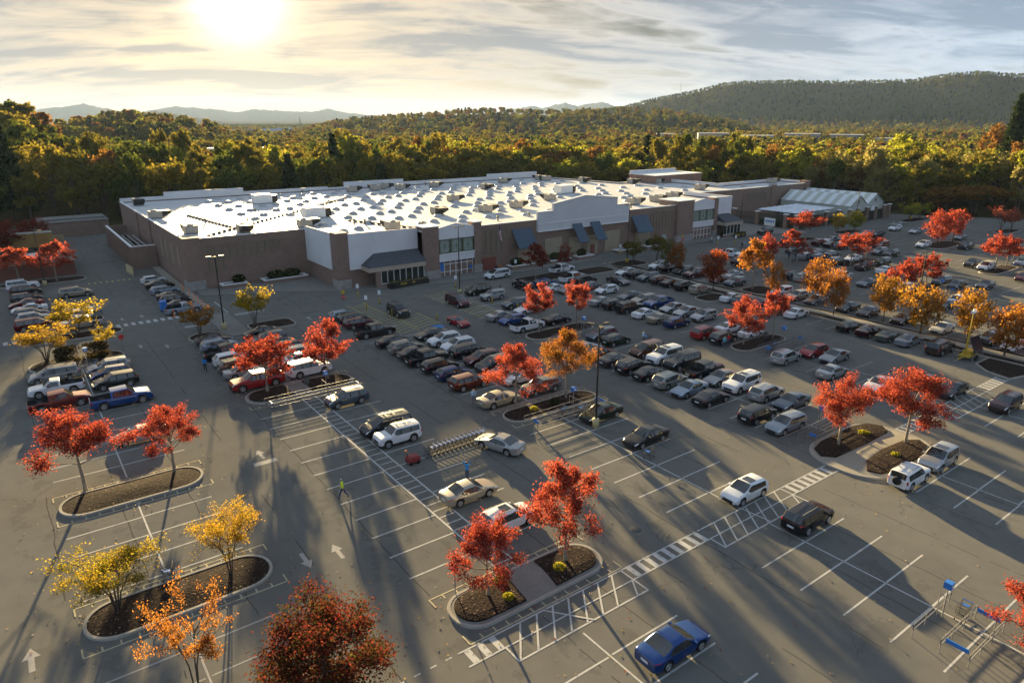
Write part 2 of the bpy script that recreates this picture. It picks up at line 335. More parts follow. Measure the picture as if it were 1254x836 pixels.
CARS=[
('A',0.79,148.24,'bigsuv','white',-1),
('A',0.99,143.19,'suv','black',-1),
('A',0.88,137.09,'suv','dark grey',-0),
('A',0.69,132.92,'sedan','dark red',179),
('A',0.89,129.03,'sedan','white',179),
('A',1.04,125.10,'suv','grey',-0),
('A',1.14,122.04,'suv','silver',1),
('A',0.97,117.91,'minivan','dark red',1),
('A2',6.53,114.66,'pickup','silver',181),
('A2',6.19,120.68,'sedan','white',179),
('A2',7.12,123.68,'sedan','silver',0),
('Adrive',7.78,136.73,'minivan','beige',-1),
('Adrive',4.63,175.35,'van','white',-1),
('B1',1.61,91.81,'minivan','silver grey',179),
('B1',1.43,87.15,'pickup1','white',179),
('B1',1.38,82.36,'pickup','dark red',1),
('B2',7.02,91.71,'wagon','silver',181),
('B2',6.90,89.04,'hatch','navy blue',181),
('B2',7.01,85.56,'suv','black',181),
('B2',6.76,79.44,'pickup','bright blue',-1),
('B2',6.80,68.66,'sedan','silver',179),
('C',20.50,139.81,'hatch','white',0),
('C',20.61,135.03,'sedan','black',1),
('C',20.51,129.86,'wagon','pale blue',1),
('C',20.61,124.91,'sedan','black',1),
('C',20.46,121.24,'suv','black',-1),
('C',20.53,118.08,'sedan','dark grey',0),
('C',20.35,114.50,'pickup1','pale blue',1),
('D1',20.13,95.39,'sedan','dark grey',0),
('D1',20.01,92.10,'suv','pale blue',-1),
('D1',20.04,88.68,'pickup','black',-0),
('D1',19.89,85.34,'suv','white',-1),
('D1',19.80,82.79,'suv','dark tan',1),
('D1',19.80,80.43,'sedan','silver',1),
('D1',19.96,75.97,'pickup','red',180),
('D2',26.31,95.09,'sedan','black',179),
('D2',26.18,91.58,'suv','grey',181),
('D2',26.34,88.81,'sedan','maroon',180),
('D2',26.23,85.80,'suv','black',181),
('D2',26.15,83.23,'suv','cream',181),
('D2',26.13,80.89,'sedan','white',180),
('D2',26.18,76.39,'bigsuv','white',-0),
('E',26.14,65.37,'suv','blue grey',180),
('E',26.45,56.65,'minivan','dark navy',180),
('E',26.28,54.00,'boxy','white',179),
('E',26.17,41.48,'sedan','silver beige',-1),
('E',26.35,36.35,'suv','white',1),
('F1',38.99,96.41,'hatch','pale blue',-1),
('F1',39.32,93.40,'suv','black',-1),
('F1',39.28,91.06,'wagon','maroon',0),
('F1',39.22,85.88,'pickup','black',-1),
('F1',39.24,80.32,'sedan','black',0),
('F1',39.35,76.96,'suv','beige grey',-0),
('F1',39.33,74.42,'sedan','dark grey',-0),
('F1',39.39,71.63,'pickup','black',1),
('F1',39.29,68.17,'suv','black',-1),
('F1',39.34,65.17,'hatch','navy blue',-0),
('F1',39.22,61.58,'suv','red brown',-1),
('F1',39.19,55.67,'sedan','pale gold',0),
('F2',45.05,80.24,'sedan','dark grey',179),
('F2',45.02,76.79,'suv','white',180),
('F2',45.23,73.62,'suv','white',181),
('F2',45.10,70.79,'minivan','black',-1),
('F2',44.88,67.40,'suv','maroon',180),
('F2',44.98,64.63,'minivan','dark grey',181),
('F2',44.88,62.29,'sedan','grey',179),
('F2',44.98,59.61,'sedan','white',179),
('F2',44.96,55.74,'suv','grey',179),
('Fdrive',46.73,93.38,'boxybig','black',-90),
('Fdrive',57.31,93.11,'minivan','maroon',-90),
('Fdrive',51.36,83.24,'coupe','red',-90),
('Fdrive',74.19,105.77,'minivan','white',181),
('Fdrive',72.73,95.86,'suv','black',90),
('Fdrive',89.20,88.52,'sedan','dark grey',-90),
('Fdrive',33.13,47.02,'sedan','silver',110),
('G0',64.15,97.29,'suv','dark green',180),
('G0',64.08,92.76,'boxy','silver',179),
('G0',64.07,86.39,'suv','blue grey',179),
('G0',63.84,82.58,'sedan','white',179),
('G0',63.69,75.53,'sedan','black',-0),
('G1',58.11,82.00,'sedan','silver',-1),
('G1',58.30,79.32,'hatch','bright blue',181),
('G1',58.16,75.41,'pickup1','white',1),
('G2',77.04,94.70,'suv','blue',1),
('G2',76.30,91.07,'sedan','white',1),
('G2',77.75,88.73,'sedan','grey',181),
('G2',82.66,88.46,'sedan','grey',-1),
('G2',82.62,84.66,'hatch','white',179),
('G3',87.52,102.54,'pickup','white',1),
('G3',83.98,95.05,'pickup','white',1),
('G3',84.66,92.41,'suv','dark grey',-0),
('H1',76.59,79.43,'sedan','silver',1),
('H1',76.62,76.49,'suv','black',0),
('H1',76.90,73.62,'boxybig','black',1),
('H1',76.78,70.01,'sedan','white',-1),
('H1',76.65,66.92,'sedan','beige',-1),
('H1',76.72,63.80,'hatch','navy blue',-0),
('H2',82.82,79.23,'sedan','blue grey',179),
('H2',82.80,76.19,'wagon','silver beige',180),
('H2',82.93,72.94,'pickup','blue',181),
('H2',82.67,69.76,'sedan','silver',179),
('H2',82.70,66.98,'sedan','silver',179),
('H2',82.64,63.66,'suv','silver',179),
('I',96.11,93.25,'sedan','white',179),
('I',95.77,90.09,'suv','black',1),
('I',95.70,87.14,'suv','blue grey',180),
('I',95.70,84.12,'suv','black',-1),
('I',95.71,81.50,'sedan','black',-1),
('I',95.73,78.35,'suv','black',1),
('I',95.69,74.99,'suv','beige',-0),
('I',95.62,68.30,'sedan','white',-1),
('I',95.47,65.99,'hatch','teal grey',-1),
('I',95.71,63.65,'sedan','navy blue',-1),
('I',95.87,58.93,'hatch','dark grey',-1),
('I',95.56,56.43,'sedan','white',1),
('I',95.30,47.85,'sedan','black',-1),
('I',95.26,44.99,'sedan','dark maroon',-1),
('I',95.29,42.32,'sedan','grey green',-0),
('I',95.45,39.65,'sedan','silver blue',-1),
('I',95.14,35.63,'bigsuv','black',1),
('J',105.39,93.26,'suv','white',179),
('J',105.27,90.33,'sedan','black',0),
('J',105.47,87.16,'suv','dark grey',181),
('J',105.29,83.86,'pickup','maroon',180),
('J',105.34,78.20,'sedan','maroon',181),
('J',110.28,79.15,'sedan','silver',180),
('J',105.38,74.97,'suv','blue grey',179),
('J',105.68,65.66,'suv','white',180),
('J',105.46,62.54,'wagon','silver beige',179),
('J',105.34,59.06,'sedan','blue grey',180),
('J',105.23,53.56,'sedan','black',179),
('J',105.22,50.28,'sedan','dark brown',181),
('J',105.04,45.08,'sedan','black',181),
('J',105.07,39.57,'sedan','cream',180),
('J',104.70,33.34,'suv','black',179),
('J',104.54,30.55,'sedan','white',179),
('K1',138.26,81.03,'suv','silver',-1),
('K1',139.02,78.60,'suv','navy blue',-1),
('K1',138.50,74.32,'suv','grey brown',-1),
('K1',138.42,68.29,'pickup','dark maroon',181),
('K1',138.06,64.07,'sedan','white',-1),
('K1',124.47,60.57,'sedan','blue grey',179),
('K1b',145.25,82.46,'sedan','grey',1),
('K1b',145.30,79.30,'sedan','blue grey',0),
('K1b',144.76,74.25,'sedan','white',181),
('K1b',144.93,68.13,'boxy','dark green',180),
('K2',119.05,72.30,'suv','black',1),
('K2',118.85,69.69,'suv','silver',0),
('K2',126.58,66.41,'suv','white',1),
('K3',156.89,89.19,'suv','maroon',1),
('K3',156.76,86.23,'sedan','black',-0),
('K3',156.68,83.47,'suv','grey',-1),
('K3b',163.24,90.02,'sedan','silver',179),
('K3b',166.08,87.68,'suv','black',181),
('K3b',163.21,84.22,'sedan','white',181),
('K4',164.46,78.23,'bigsuv','red brown',181),
('K4',156.83,74.74,'suv','grey',180),
('K4',156.39,72.01,'suv','black',180),
('K4',180.48,87.31,'pickup','black',181),
('K4',179.11,89.65,'sedan','silver',180),
('K4',174.17,89.49,'sedan','black',181),
('K5',194.94,89.71,'suv','white',180),
('K5',201.31,92.57,'suv','black',180),
('K5',194.34,84.09,'sedan','silver',181),
('K5',174.20,73.13,'suv','white',179),
('K5',193.01,72.75,'sedan','blue grey',181),
('K5',179.86,66.24,'pickup','black',181),
('K5',158.90,56.69,'suv','dark brown',179),
('K5',158.02,53.75,'minivan','white',181),
('K5',135.85,50.21,'sedan','black',181),
('K5',139.98,47.17,'sedan','dark grey',181),
('K5',136.49,53.10,'suv','dark grey',179),
('K5',124.90,54.45,'suv','white',181),
('K5',119.09,45.01,'sedan','dark green',179),
('K5',123.83,45.36,'hatch','white',181),
('K5',168.13,50.97,'suv','pale blue',181),
('K5',152.53,45.44,'hatch','dark red',179),
('Kdrive',127.72,92.46,'pickup','white',-90),
('Kdrive',120.45,84.41,'suv','maroon',-90),
('Kdrive',160.84,106.78,'boxybig','dark green',179),
('Kdrive',143.20,87.26,'suv','dark grey',180),
('L1',75.81,57.90,'suv','red',0),
('L1',76.03,55.03,'suv','black',1),
('L1',75.75,45.37,'suv','silver',1),
('L1',75.71,39.19,'sedan','silver',-1),
('L2',80.76,57.66,'sedan','white',-1),
('L2',81.20,54.38,'coupe','white',1),
('L2',80.89,44.75,'hatch','red',179),
('L2',81.11,42.03,'sedan','silver grey',181),
('L2',76.11,33.84,'sedan','white',179),
('L2',81.14,33.79,'sedan','dark green',181),
('L2',80.87,31.20,'sedan','black',181),
('L2',81.04,28.32,'sedan','black',181),
('M1',58.17,63.02,'sedan','silver',0),
('M1',58.23,60.39,'sedan','maroon',1),
('M1',58.08,57.44,'sedan','dark grey',-1),
('M1',57.90,54.29,'suv','black',1),
('M1',57.99,51.54,'sedan','black',-1),
('M1',57.92,48.48,'suv','silver green',1),
('M1',57.81,45.61,'sedan','pale blue',181),
('M1',57.65,42.52,'sedan','black',-0),
('M1',57.84,36.93,'suv','black',0),
('M1',58.13,33.89,'wagon','silver blue',179),
('M2',63.70,65.86,'suv','blue grey',179),
('M2',63.79,63.15,'hatch','dark green',0),
('M2',63.84,57.59,'minivan','brown',180),
('M2',63.71,54.50,'bigsuv','white',181),
('M2',63.82,51.76,'bigsuv','black',180),
('M2',63.61,48.33,'pickup','black',-1),
('M2',63.48,45.70,'sedan','silver grey',180),
('M2',63.57,43.00,'bigsuv','white',181),
('M2',63.59,39.79,'suv','silver',0),
('M2',63.68,36.83,'sedan','blue grey',179),
('N',45.48,46.60,'sedan','dark green',181),
('N',45.07,40.07,'sedan','black',181),
('N',44.11,28.47,'hatch','white',179),
('N',44.52,23.22,'suv','black',0),
('N',57.05,21.75,'boxy','white',-0),
('N',62.38,21.73,'suv','silver',181),
('N',26.38,20.41,'sedan','deep blue',-1),
('N',81.12,23.21,'suv','dark maroon',179),
]
LOT_TREES=[
(1.47,61.08,6.6,8.8,0.42,'red','maple','bright red spreading maple at the left end of the two-tree oval island'),
(8.01,60.03,6.3,6.1,0.42,'red','maple','bright red maple at the right end of the two-tree oval island, by a silver car'),
(7.99,42.57,5.7,4.9,0.38,'goldorange','multi','thin gold tree with several stems at the right end of the big mulch island'),
(1.38,43.04,4.7,6.7,0.30,'gold','multi','leaning gold and orange tree at the left end of the big mulch island'),
(3.79,33.21,6.8,5.1,0.25,'orangesparse','sparse','half bare orange tree at the bottom edge beside the big mulch island'),
(8.63,27.41,8.2,8.4,0.18,'darkred','round','big dense dark red and olive tree cut off by the bottom edge'),
(20.48,30.44,6.0,5.9,0.38,'red','maple','bright red maple beside the stop sign on the near concrete path island'),
(26.77,30.32,8.1,5.5,0.38,'redorange','upright','tall red and orange maple at the right end of the near concrete path island'),
(41.63,8.14,5.7,5.3,0.20,'red','maple','red tree cut off by the right edge beside the cart corral'),
(20.19,73.18,6.4,7.4,0.42,'red','maple','red maple in front of the red pickup on the striped walkway island'),
(27.13,73.05,7.3,6.6,0.45,'red','maple','bright red maple beside the big white SUV on the walkway island'),
(39.92,53.64,6.8,5.6,0.42,'redorange','upright','red and orange tree leaning over the pale gold sedan'),
(45.88,52.58,7.7,5.4,0.42,'orangegreen','upright','orange and olive tree beside the tall black light pole'),
(58.44,73.13,7.2,5.7,0.40,'redorange','maple','dull red tree above the old white pickup'),
(65.43,73.04,6.4,4.8,0.45,'redorange','maple','small coral red tree right of the old white pickup'),
(77.08,52.56,6.7,6.4,0.42,'redorange','maple','red tree between a black SUV and a white convertible'),
(82.80,51.93,6.8,5.0,0.45,'redorange','maple','narrower red tree right of the white convertible'),
(58.52,28.72,7.0,7.1,0.38,'redorange','maple','pink red tree left of the sandy concrete path island'),
(64.04,25.29,7.1,7.4,0.40,'redorange','maple','coral red tree on the sandy path island near the zebra crossing'),
(26.76,99.37,6.0,6.0,0.35,'yellow','multi','yellow tree behind the parked black sedan near the side entrance'),
(19.39,99.89,4.7,5.7,0.40,'goldthin','multi','small sparse brown gold tree left of the pole by the side crossing'),
(5.67,110.91,5.0,7.8,0.35,'yellow','multi','yellow tree over the silver pickup on the kerb strip'),
(1.27,99.73,4.5,7.3,0.35,'goldorange','multi','gold tree at the left end of the island with the dark hedge'),
(7.63,98.95,4.3,4.1,0.30,'yellow','sparse','slim yellow tree by the small red sign right of the hedge'),
(6.12,151.75,7.3,7.3,0.35,'redorange','upright','bright red tree in front of the brick bin enclosure, right one'),
(0.44,155.09,6.4,6.3,0.35,'redorange','upright','orange red tree in front of the brick bin enclosure, left one'),
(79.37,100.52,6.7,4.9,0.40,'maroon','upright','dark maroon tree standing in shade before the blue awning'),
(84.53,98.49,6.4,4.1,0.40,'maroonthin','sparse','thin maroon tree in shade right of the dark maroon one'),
(104.38,99.30,5.5,5.2,0.35,'olive','multi','thin olive tree beside the tall pole near the store wall'),
(110.82,98.86,5.6,5.4,0.35,'olive','multi','bare looking olive tree close to the store wall hedges'),
(105.20,90.68,6.2,4.3,0.35,'olivegreen','round','green tree starting to turn, left of the brown orange one'),
(104.16,87.68,6.3,4.3,0.35,'rust','round','brown orange tree touching the green one on the median'),
(98.51,74.42,7.4,5.7,0.35,'redtop','round','round dark red tree with an orange top on the median'),
(105.12,71.07,8.9,5.2,0.40,'orange','upright','tall pale orange tree in the middle of the far median'),
(102.39,65.12,6.4,4.1,0.35,'orange','round','small round orange tree on the median in front of taller ones'),
(122.33,80.04,7.1,5.6,0.40,'red','round','red tree behind the pale orange tree on the median'),
(132.27,80.94,6.9,5.9,0.38,'red','upright','red tree with dark lower leaves behind the small round orange one'),
(161.14,95.39,7.1,9.8,0.35,'red','spread','wide bright red tree before the garden canopy'),
(180.20,97.61,4.8,5.4,0.30,'yellow','round','small yellow tree before the greenhouse'),
(183.73,95.02,5.4,5.9,0.28,'yellowgreen','round','small yellow green tree before the greenhouse, beside the yellow one'),
(139.13,71.71,6.7,6.8,0.38,'red','spread','red tree over the white sedan in the far lot'),
(149.42,73.87,5.8,7.2,0.38,'red','spread','red tree with a pale trunk beside the dark pickup in the far lot'),
(105.54,59.44,7.5,6.4,0.35,'orange','round','pale orange tree over the silver beige wagon'),
(100.10,53.05,7.4,4.9,0.33,'orange','round','deep orange tree right beside the pale orange one on the median'),
(103.57,47.17,7.0,5.5,0.30,'amber','round','gold tree on the median between two dark sedans'),
(100.75,40.62,7.2,7.1,0.30,'amber','round','wide brown gold tree above the yellow pole base on the median'),
(103.15,35.62,7.3,6.4,0.30,'amber','round','gold tree right behind the yellow light tower'),
(99.59,29.84,7.0,6.8,0.30,'orange','round','brown orange tree above the white sedan at the right edge'),
(104.61,28.55,5.3,4.7,0.30,'redorange','round','pinkish tree cut off by the right edge'),
(121.90,52.88,6.5,6.4,0.40,'red','maple','dull red tree above the white SUV, left of the far pole'),
(130.45,53.24,6.2,8.5,0.38,'red','maple','wide dull red tree behind the far lamp pole'),
(179.01,72.16,8.3,8.3,0.35,'red','round','red tree behind the white SUV in the far sunny lot'),
(186.94,72.00,7.9,7.6,0.35,'red','round','red tree beside the dark pickup in the far sunny lot'),
(158.62,52.42,7.2,8.4,0.38,'red','maple','red tree beside the white minivan in the far lot'),
(165.06,52.68,6.1,7.0,0.38,'red','maple','red tree at the right edge behind the minivan island'),
(215.37,71.79,6.7,7.0,0.40,'pinkred','multi','small pinkish tree on the far right island, left one'),
(220.92,71.24,5.9,5.5,0.40,'pinkred','multi','small pinkish tree on the far right island, right one'),
(216.32,96.01,5.3,6.8,0.35,'yellowgreen','multi','small yellow green tree on the far island by the garden gate'),
(224.33,96.63,4.9,7.0,0.35,'yellowgreen','multi','small olive tree right of the far garden gate pole'),
(249.89,102.01,6.9,11.5,0.30,'pinkred','round','dusty red tree at the edge of the woods beyond the lot'),
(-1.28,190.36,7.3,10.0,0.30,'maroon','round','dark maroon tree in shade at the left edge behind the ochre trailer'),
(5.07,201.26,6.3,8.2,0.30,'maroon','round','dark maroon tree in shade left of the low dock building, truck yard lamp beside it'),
]

# ------------------------------------------------------------------ camera
CAMZ=29.0; PITCH=17.904447; YAW=-36.287217; FPX=845.0
def make_camera():
    cd=bpy.data.cameras.new('drone_camera'); cd.sensor_width=36; cd.lens=FPX/1254*36
    cd.clip_start=.5; cd.clip_end=60000
    o=bpy.data.objects.new('drone_camera',cd); COL.objects.link(o)
    o.location=(0,0,CAMZ); o.rotation_euler=(R(90-PITCH),0,R(YAW)); sc.camera=o
make_camera()

# ------------------------------------------------------------------ ground sheets
LOT=[(-110,-60),(360,-60),(300,10),(262,62),(250,78),(237,94),(228.5,109),(226,150),(165,214),(26,208),(22,236),(-110,236)]
def sheet(name,poly,z,mat,label,cat):
    b=MB(); b.add([(x,y,z) for x,y in poly],[tuple(range(len(poly)))])
    return tag(b.build(name,mat),label,cat,kind='structure')
sheet('parking_lot',LOT,0.0,M['asphalt'],'grey asphalt surface of the whole car park','pavement')

def kerbed(name,poly,fill,label,cat='planting island',kh=.15,kw=.22,fillz=.11,kmat=None):
    """raised bed: kerb ring + filling, from a CCW outline"""
    n=len(poly)
    a=sum(poly[i][0]*poly[(i+1)%n][1]-poly[(i+1)%n][0]*poly[i][1] for i in range(n))
    if a<0: poly=poly[::-1]
    P=[Vector((x,y,0)) for x,y in poly]; inn=[]
    for i in range(n):
        p0,p1,p2=P[i-1],P[i],P[(i+1)%n]
        d1=(p1-p0).normalized(); d2=(p2-p1).normalized()
        n1=Vector((-d1.y,d1.x,0)); n2=Vector((-d2.y,d2.x,0)); m=(n1+n2)
        m=m/max(.4,m.dot(n1)) if m.length>1e-6 else n1
        inn.append(p1+m*kw)
    root=empty(name,(P[0].x,P[0].y,0)); off=root.location
    tag(root,label,cat,kind='structure')
    k=MB(); vs=[];
    for p,q in zip(P,inn):
        vs+= [(p.x,p.y,0),(p.x+(q.x-p.x)*.12,p.y+(q.y-p.y)*.12,kh),(q.x,q.y,kh),(q.x,q.y,fillz-.02)]
    fs=[]
    for i in range(n):
        j=(i+1)%n
        for r in range(3): fs.append((i*4+r,j*4+r,j*4+r+1,i*4+r+1))
    k.add([(x-off.x,y-off.y,z) for x,y,z in vs],fs)
    k.build('kerb',kmat or M['concrete'],root)
    f=MB(); cx=sum(q.x for q in inn)/n; cy=sum(q.y for q in inn)/n
    # mounded filling: rings towards the middle
    rings=[(0,fillz),(.35,fillz+.05),(.75,fillz+.12)]
    vs=[];
    for t,z in rings:
        for q in inn: vs.append((q.x+(cx-q.x)*t-off.x,q.y+(cy-q.y)*t-off.y,z))
    vs.append((cx-off.x,cy-off.y,fillz+.13)); fs=[]
    for r in range(2):
        for i in range(n):
            j=(i+1)%n; fs.append((r*n+i,r*n+j,(r+1)*n+j,(r+1)*n+i))
    for i in range(n): fs.append((2*n+i,2*n+(i+1)%n,3*n))
    f.add(vs,fs,0,True); f.build('mulch_bed' if fill is M['mulch'] else 'paving',fill,root)
    return root
def stadium(x0,x1,y0,y1,r=None,n=7):
    r=r or min(x1-x0,y1-y0)/2*.98; pts=[]
    for cx,cy,a0 in ((x1-r,y0+r,-90),(x1-r,y1-r,0),(x0+r,y1-r,90),(x0+r,y0+r,180)):
        for i in range(n+1):
            a=R(a0+90*i/n); pts.append((cx+r*math.cos(a),cy+r*math.sin(a)))
    return pts
ISL=[]
def island(x0,x1,y0,y1,label,r=None,fill=None): 
    ISL.append((x0,x1,y0,y1)); return kerbed('planting_island',stadium(x0,x1,y0,y1,r),fill or M['mulch'],label)
island(-.6,10,56.6,60.6,'long oval mulch island with a pair of bright red maples')
island(-.6,10.6,40.3,44.3,'long oval mulch island with gold trees near the bottom left')
island(37.3,49.3,50.3,53.6,'mulch island under the orange trees beside a cart corral')
island(55.6,67.2,70.2,73.8,'mulch island behind the white pickup with a red tree')
island(74.6,84.8,50.4,53.6,'mulch island beneath red trees beside the white convertible')
island(-.8,9.6,95.2,100.4,'island with the dark clipped hedge at the left')
island(17.6,22.2,97,101.2,'small island beneath the sparse tree by the side crossing')
island(26.0,32.5,97.5,102.0,'dark bed under the yellow tree by the side entrance',1.2)
island(-1.2,11.2,108.4,112.0,'kerb strip with the yellow tree beside the left crossing')
island(-3,11,150.5,155,'planting strip before the brick bin enclosure')
island(75,91,98,103.2,'bed under the maroon trees facing the blue awning',2.2)
island(100,108.4,97.8,103.4,'bed by the tall pole near the store hedges',2)
for a in ((174,188,69,74.5,'far island with two red trees in the sunny lot'),(153,166,50.2,53.8,'far island beside the white minivan'),(212,223,69,73,'small island with pink trees near the woods'),(137,150,70.5,74.5,'island with red trees in the far lot'),(119,133,51.5,55,'island around the far lamp pole'),(213,227,94,98.5,'island by the garden gate pole'),(158,166,94,98,'island with the wide red tree by the canopy'),(177,187,93.5,98,'island with two small yellow trees')):
    island(*a)
# islands with a path through: two beds and a paved strip between
def path_island(x0,x1,y0,y1,px0,px1,label,walk,slant=0):
    r=(y1-y0)/2*.95; full=stadium(x0,x1,y0,y1,r)
    root=kerbed('path_island',full,walk,label,'planting island',fillz=.13)
    off=root.location
    for xa,xb,side in ((x0+.4,px0,-1),(px1,x1-.4,1)):
        pts=[]; n=7; ya,yb=y0+.4,y1-.4; rr=(yb-ya)/2*.95
        arc=[(a,) for a in range(n+1)]
        if side<0:
            pts=[(xb-slant,ya),(xb+slant,yb)]+[(xa+rr+rr*math.cos(R(90+180*i/12)),(ya+yb)/2+rr*math.sin(R(90+180*i/12))) for i in range(13)]
        else:
            pts=[(xa+slant,yb),(xa-slant,ya)]+[(xb-rr+rr*math.cos(R(-90+180*i/12)),(ya+yb)/2+rr*math.sin(R(-90+180*i/12))) for i in range(13)]
        b=MB(); nn=len(pts); cx=sum(p[0] for p in pts)/nn; cy=sum(p[1] for p in pts)/nn
        if sum(pts[i][0]*pts[(i+1)%nn][1]-pts[(i+1)%nn][0]*pts[i][1] for i in range(nn))<0: pts=pts[::-1]
        vs=[(x-off.x,y-off.y,.12) for x,y in pts]+[(x-off.x,y-off.y,.27) for x,y in pts]+[(cx+(x-cx)*.6-off.x,cy+(y-cy)*.6-off.y,.33) for x,y in pts]
        fs=[]
        for rg in (0,1):
            for i in range(nn): j=(i+1)%nn; fs.append((rg*nn+i,rg*nn+j,(rg+1)*nn+j,(rg+1)*nn+i))
        fs.append(tuple(range(2*nn,3*nn)))
        b.add(vs,fs); b.build('mulch_bed',M['mulch'],root)
    return root
path_island(17.6,29.4,28.3,32.0,22.4,24.9,'kerbed island with two mulch beds and a grey path, nearest the camera',M['walkdark'],.2); ISL.append((17.6,29.4,28.3,32.0))
pi_=kerbed('path_island',stadium(54.4,66.6,22.7,30.6,3.4,9),M['walk'],'kerbed island with two mulch beds and a sandy curved path',fillz=.13)
for pts in ([(56.2,27.6),(61,27.3),(65.2,27.5),(66,28.4),(65.4,29.6),(63.8,30.1),(58,30.1),(56.2,29.7),(55.4,28.6)],[(56.4,23.7),(58,23.2),(63,23.2),(65,23.8),(65.7,24.8),(64.6,25.6),(61,25.9),(57.6,25.6),(56,24.7)]):
    b=MB(); nn=len(pts); cx=sum(p[0] for p in pts)/nn; cy=sum(p[1] for p in pts)/nn; o_=pi_.location
    vs=[(x-o_.x,y-o_.y,.12) for x,y in pts]+[(x-o_.x,y-o_.y,.30) for x,y in pts]+[(cx+(x-cx)*.6-o_.x,cy+(y-cy)*.6-o_.y,.36) for x,y in pts]
    fs=[(rg*nn+i,rg*nn+(i+1)%nn,(rg+1)*nn+(i+1)%nn,(rg+1)*nn+i) for rg in (0,1) for i in range(nn)]+[tuple(range(2*nn,3*nn))]
    b.add(vs,fs); b.build('mulch_bed',M['mulch'],pi_)
path_island(17.6,29.8,70.2,74.6,22.3,24.4,'kerbed island at the top of the striped walkway with two red maples',M['walkdark'],0); ISL.append((17.6,29.8,70.2,74.6))
# the long median: mulch, pavement and mulch
md=kerbed('median_strip',[(97.9,24.5),(102.7,24.5),(102.7,92),(104,101),(100,104),(97.9,96)],M['mulch'],'long planted median with a pale footpath between parking rows','median')
b=MB(); b.prism([(99.4,24),(101.0,24),(101.0,97),(99.4,97)],.02,.30); tag(b.build('footpath',M['walk']),'pale concrete footpath along the planted median','path',kind='structure')
kerbed('planting_island',[(91.2,26.2),(97.85,24.6),(97.85,31),(94,31),(92,29)],M['mulch'],'triangular bed at the near end of the median')
kerbed('planting_island',stadium(91.6,97.85,69.6,73.6,1.6),M['mulch'],'bed under the round dark red tree with an orange top')
kerbed('planting_island',stadium(102.75,109,67.4,72.6,1.6),M['mulch'],'bed under the tall pale orange tree')
kerbed('planting_island',stadium(88,97.85,97,102.2,1.6),M['mulch'],'bed at the store end of the median')
# store forecourt and front pavement
ap=MB(); ap.prism([(25.2,124),(38,118.4),(47.5,112),(64,107.6),(100,107.4),(108,109.2),(140,108.6),(158,107.4),(173,101),(173.6,127.8),(153,127.8),(153,112.2),(75,112.4),(62,114.4),(46.2,114.4),(45.9,128.8),(25.2,128.8)],-.02,.13)
tag(ap.build('forecourt',M['walkdark']),'grey concrete pavement along the store front','pavement',kind='structure')
ap=MB(); ap.prism([(22.9,115.5),(24.3,115.5),(24.3,156),(22.9,156)],-.02,.12); tag(ap.build('side_pavement',M['walk']),'narrow pale pavement along the west wall of the store','pavement',kind='structure')
sw=MB(); sw.prism([(22.3,97.2),(25.7,97.2),(25.7,110.5),(22.3,110.5)],-.02,.1); tag(sw.build('crossing_path',M['walkdark']),'concrete path past the pole to the side crossing','path',kind='structure')

# ------------------------------------------------------------------ painted markings
wl=MB(); fl=MB(); yl=MB(); cw=MB()
def rect(b,x0,x1,y0,y1,z=.005): b.add([(x0,y0,z),(x1,y0,z),(x1,y1,z),(x0,y1,z)],[(0,1,2,3)])
def seg(b,p,q,w=.12,z=.005):
    p=Vector((*p,z)); q=Vector((*q,z)); d=(q-p).normalized(); n=Vector((-d.y,d.x,0))*w/2
    b.add([p-n,q-n,q+n,p+n],[(0,1,2,3)])
def row(b,cx,x0,x1,ya,yb,base,centre=True,w=.12,skip=()):
    y=base+math.ceil((ya-base)/2.862)*2.862
    while y<=yb+.01:
        for a,c in ((x0,cx),(cx,x1)):
            if c-a>.5 and not any(s0<y<s1 for s0,s1 in skip):
                j=random.uniform(-.04,.04); rect(b,a+random.uniform(0,.1)+(.07 if a==cx and centre else 0),c-(.07 if c==cx and centre else 0)-random.uniform(0,.1),y-w/2+j,y+w/2+j)
        y+=2.862
    if centre: rect(b,cx-w/2,cx+w/2,ya,yb,.009)
row(wl,4.55,-.6,9.7,61.4,94.8,64.15); row(wl,4.55,-.5,9.6,44.6,56.4,48.2)
row(fl,4.55,-.6,9.7,20,39,37.0)
row(wl,17.4,17.4,22.68,33,69.5,40.93,False); row(wl,24.2,24.2,29.4,33,69.5,41.1,False)
row(wl,17.4,17.4,22.2,75.3,96.5,75.6,False); row(wl,24.2,24.3,29.4,75.3,96.5,75.6,False)
row(wl,23.3,18,29,5,24.6,22.3)
row(wl,42.4,37.2,47.6,29.6,49.4,30.6); row(wl,42.4,37.2,47.6,-2,24.9,22.05); row(wl,42.2,37.2,47.6,54.4,84,54.5)
row(wl,61,55.9,66.1,31.2,69.5,33.0); row(wl,60.6,55.9,66.2,-5,22.4,20.6); row(wl,61,55.9,66.1,75.4,99,76)
row(fl,79.7,74.5,84.9,30.2,49.6,30.4); row(fl,79.7,74.5,84.9,54.5,96,55.6); row(wl,79.7,74.5,84.9,-8,25,22.6)
row(fl,97.7,92.8,97.7,31.5,94,33.0,False); row(fl,102.9,102.9,108,28,94,32.6,False)
for cx in (122,141.6,160.2,179,198): row(fl,cx,cx-5.2,cx+5.2,34,92,35.2)
row(fl,218,212.8,223.2,50,92,35.2)
row(fl,1.2,-1.6,4.0,115,152,117,False); 
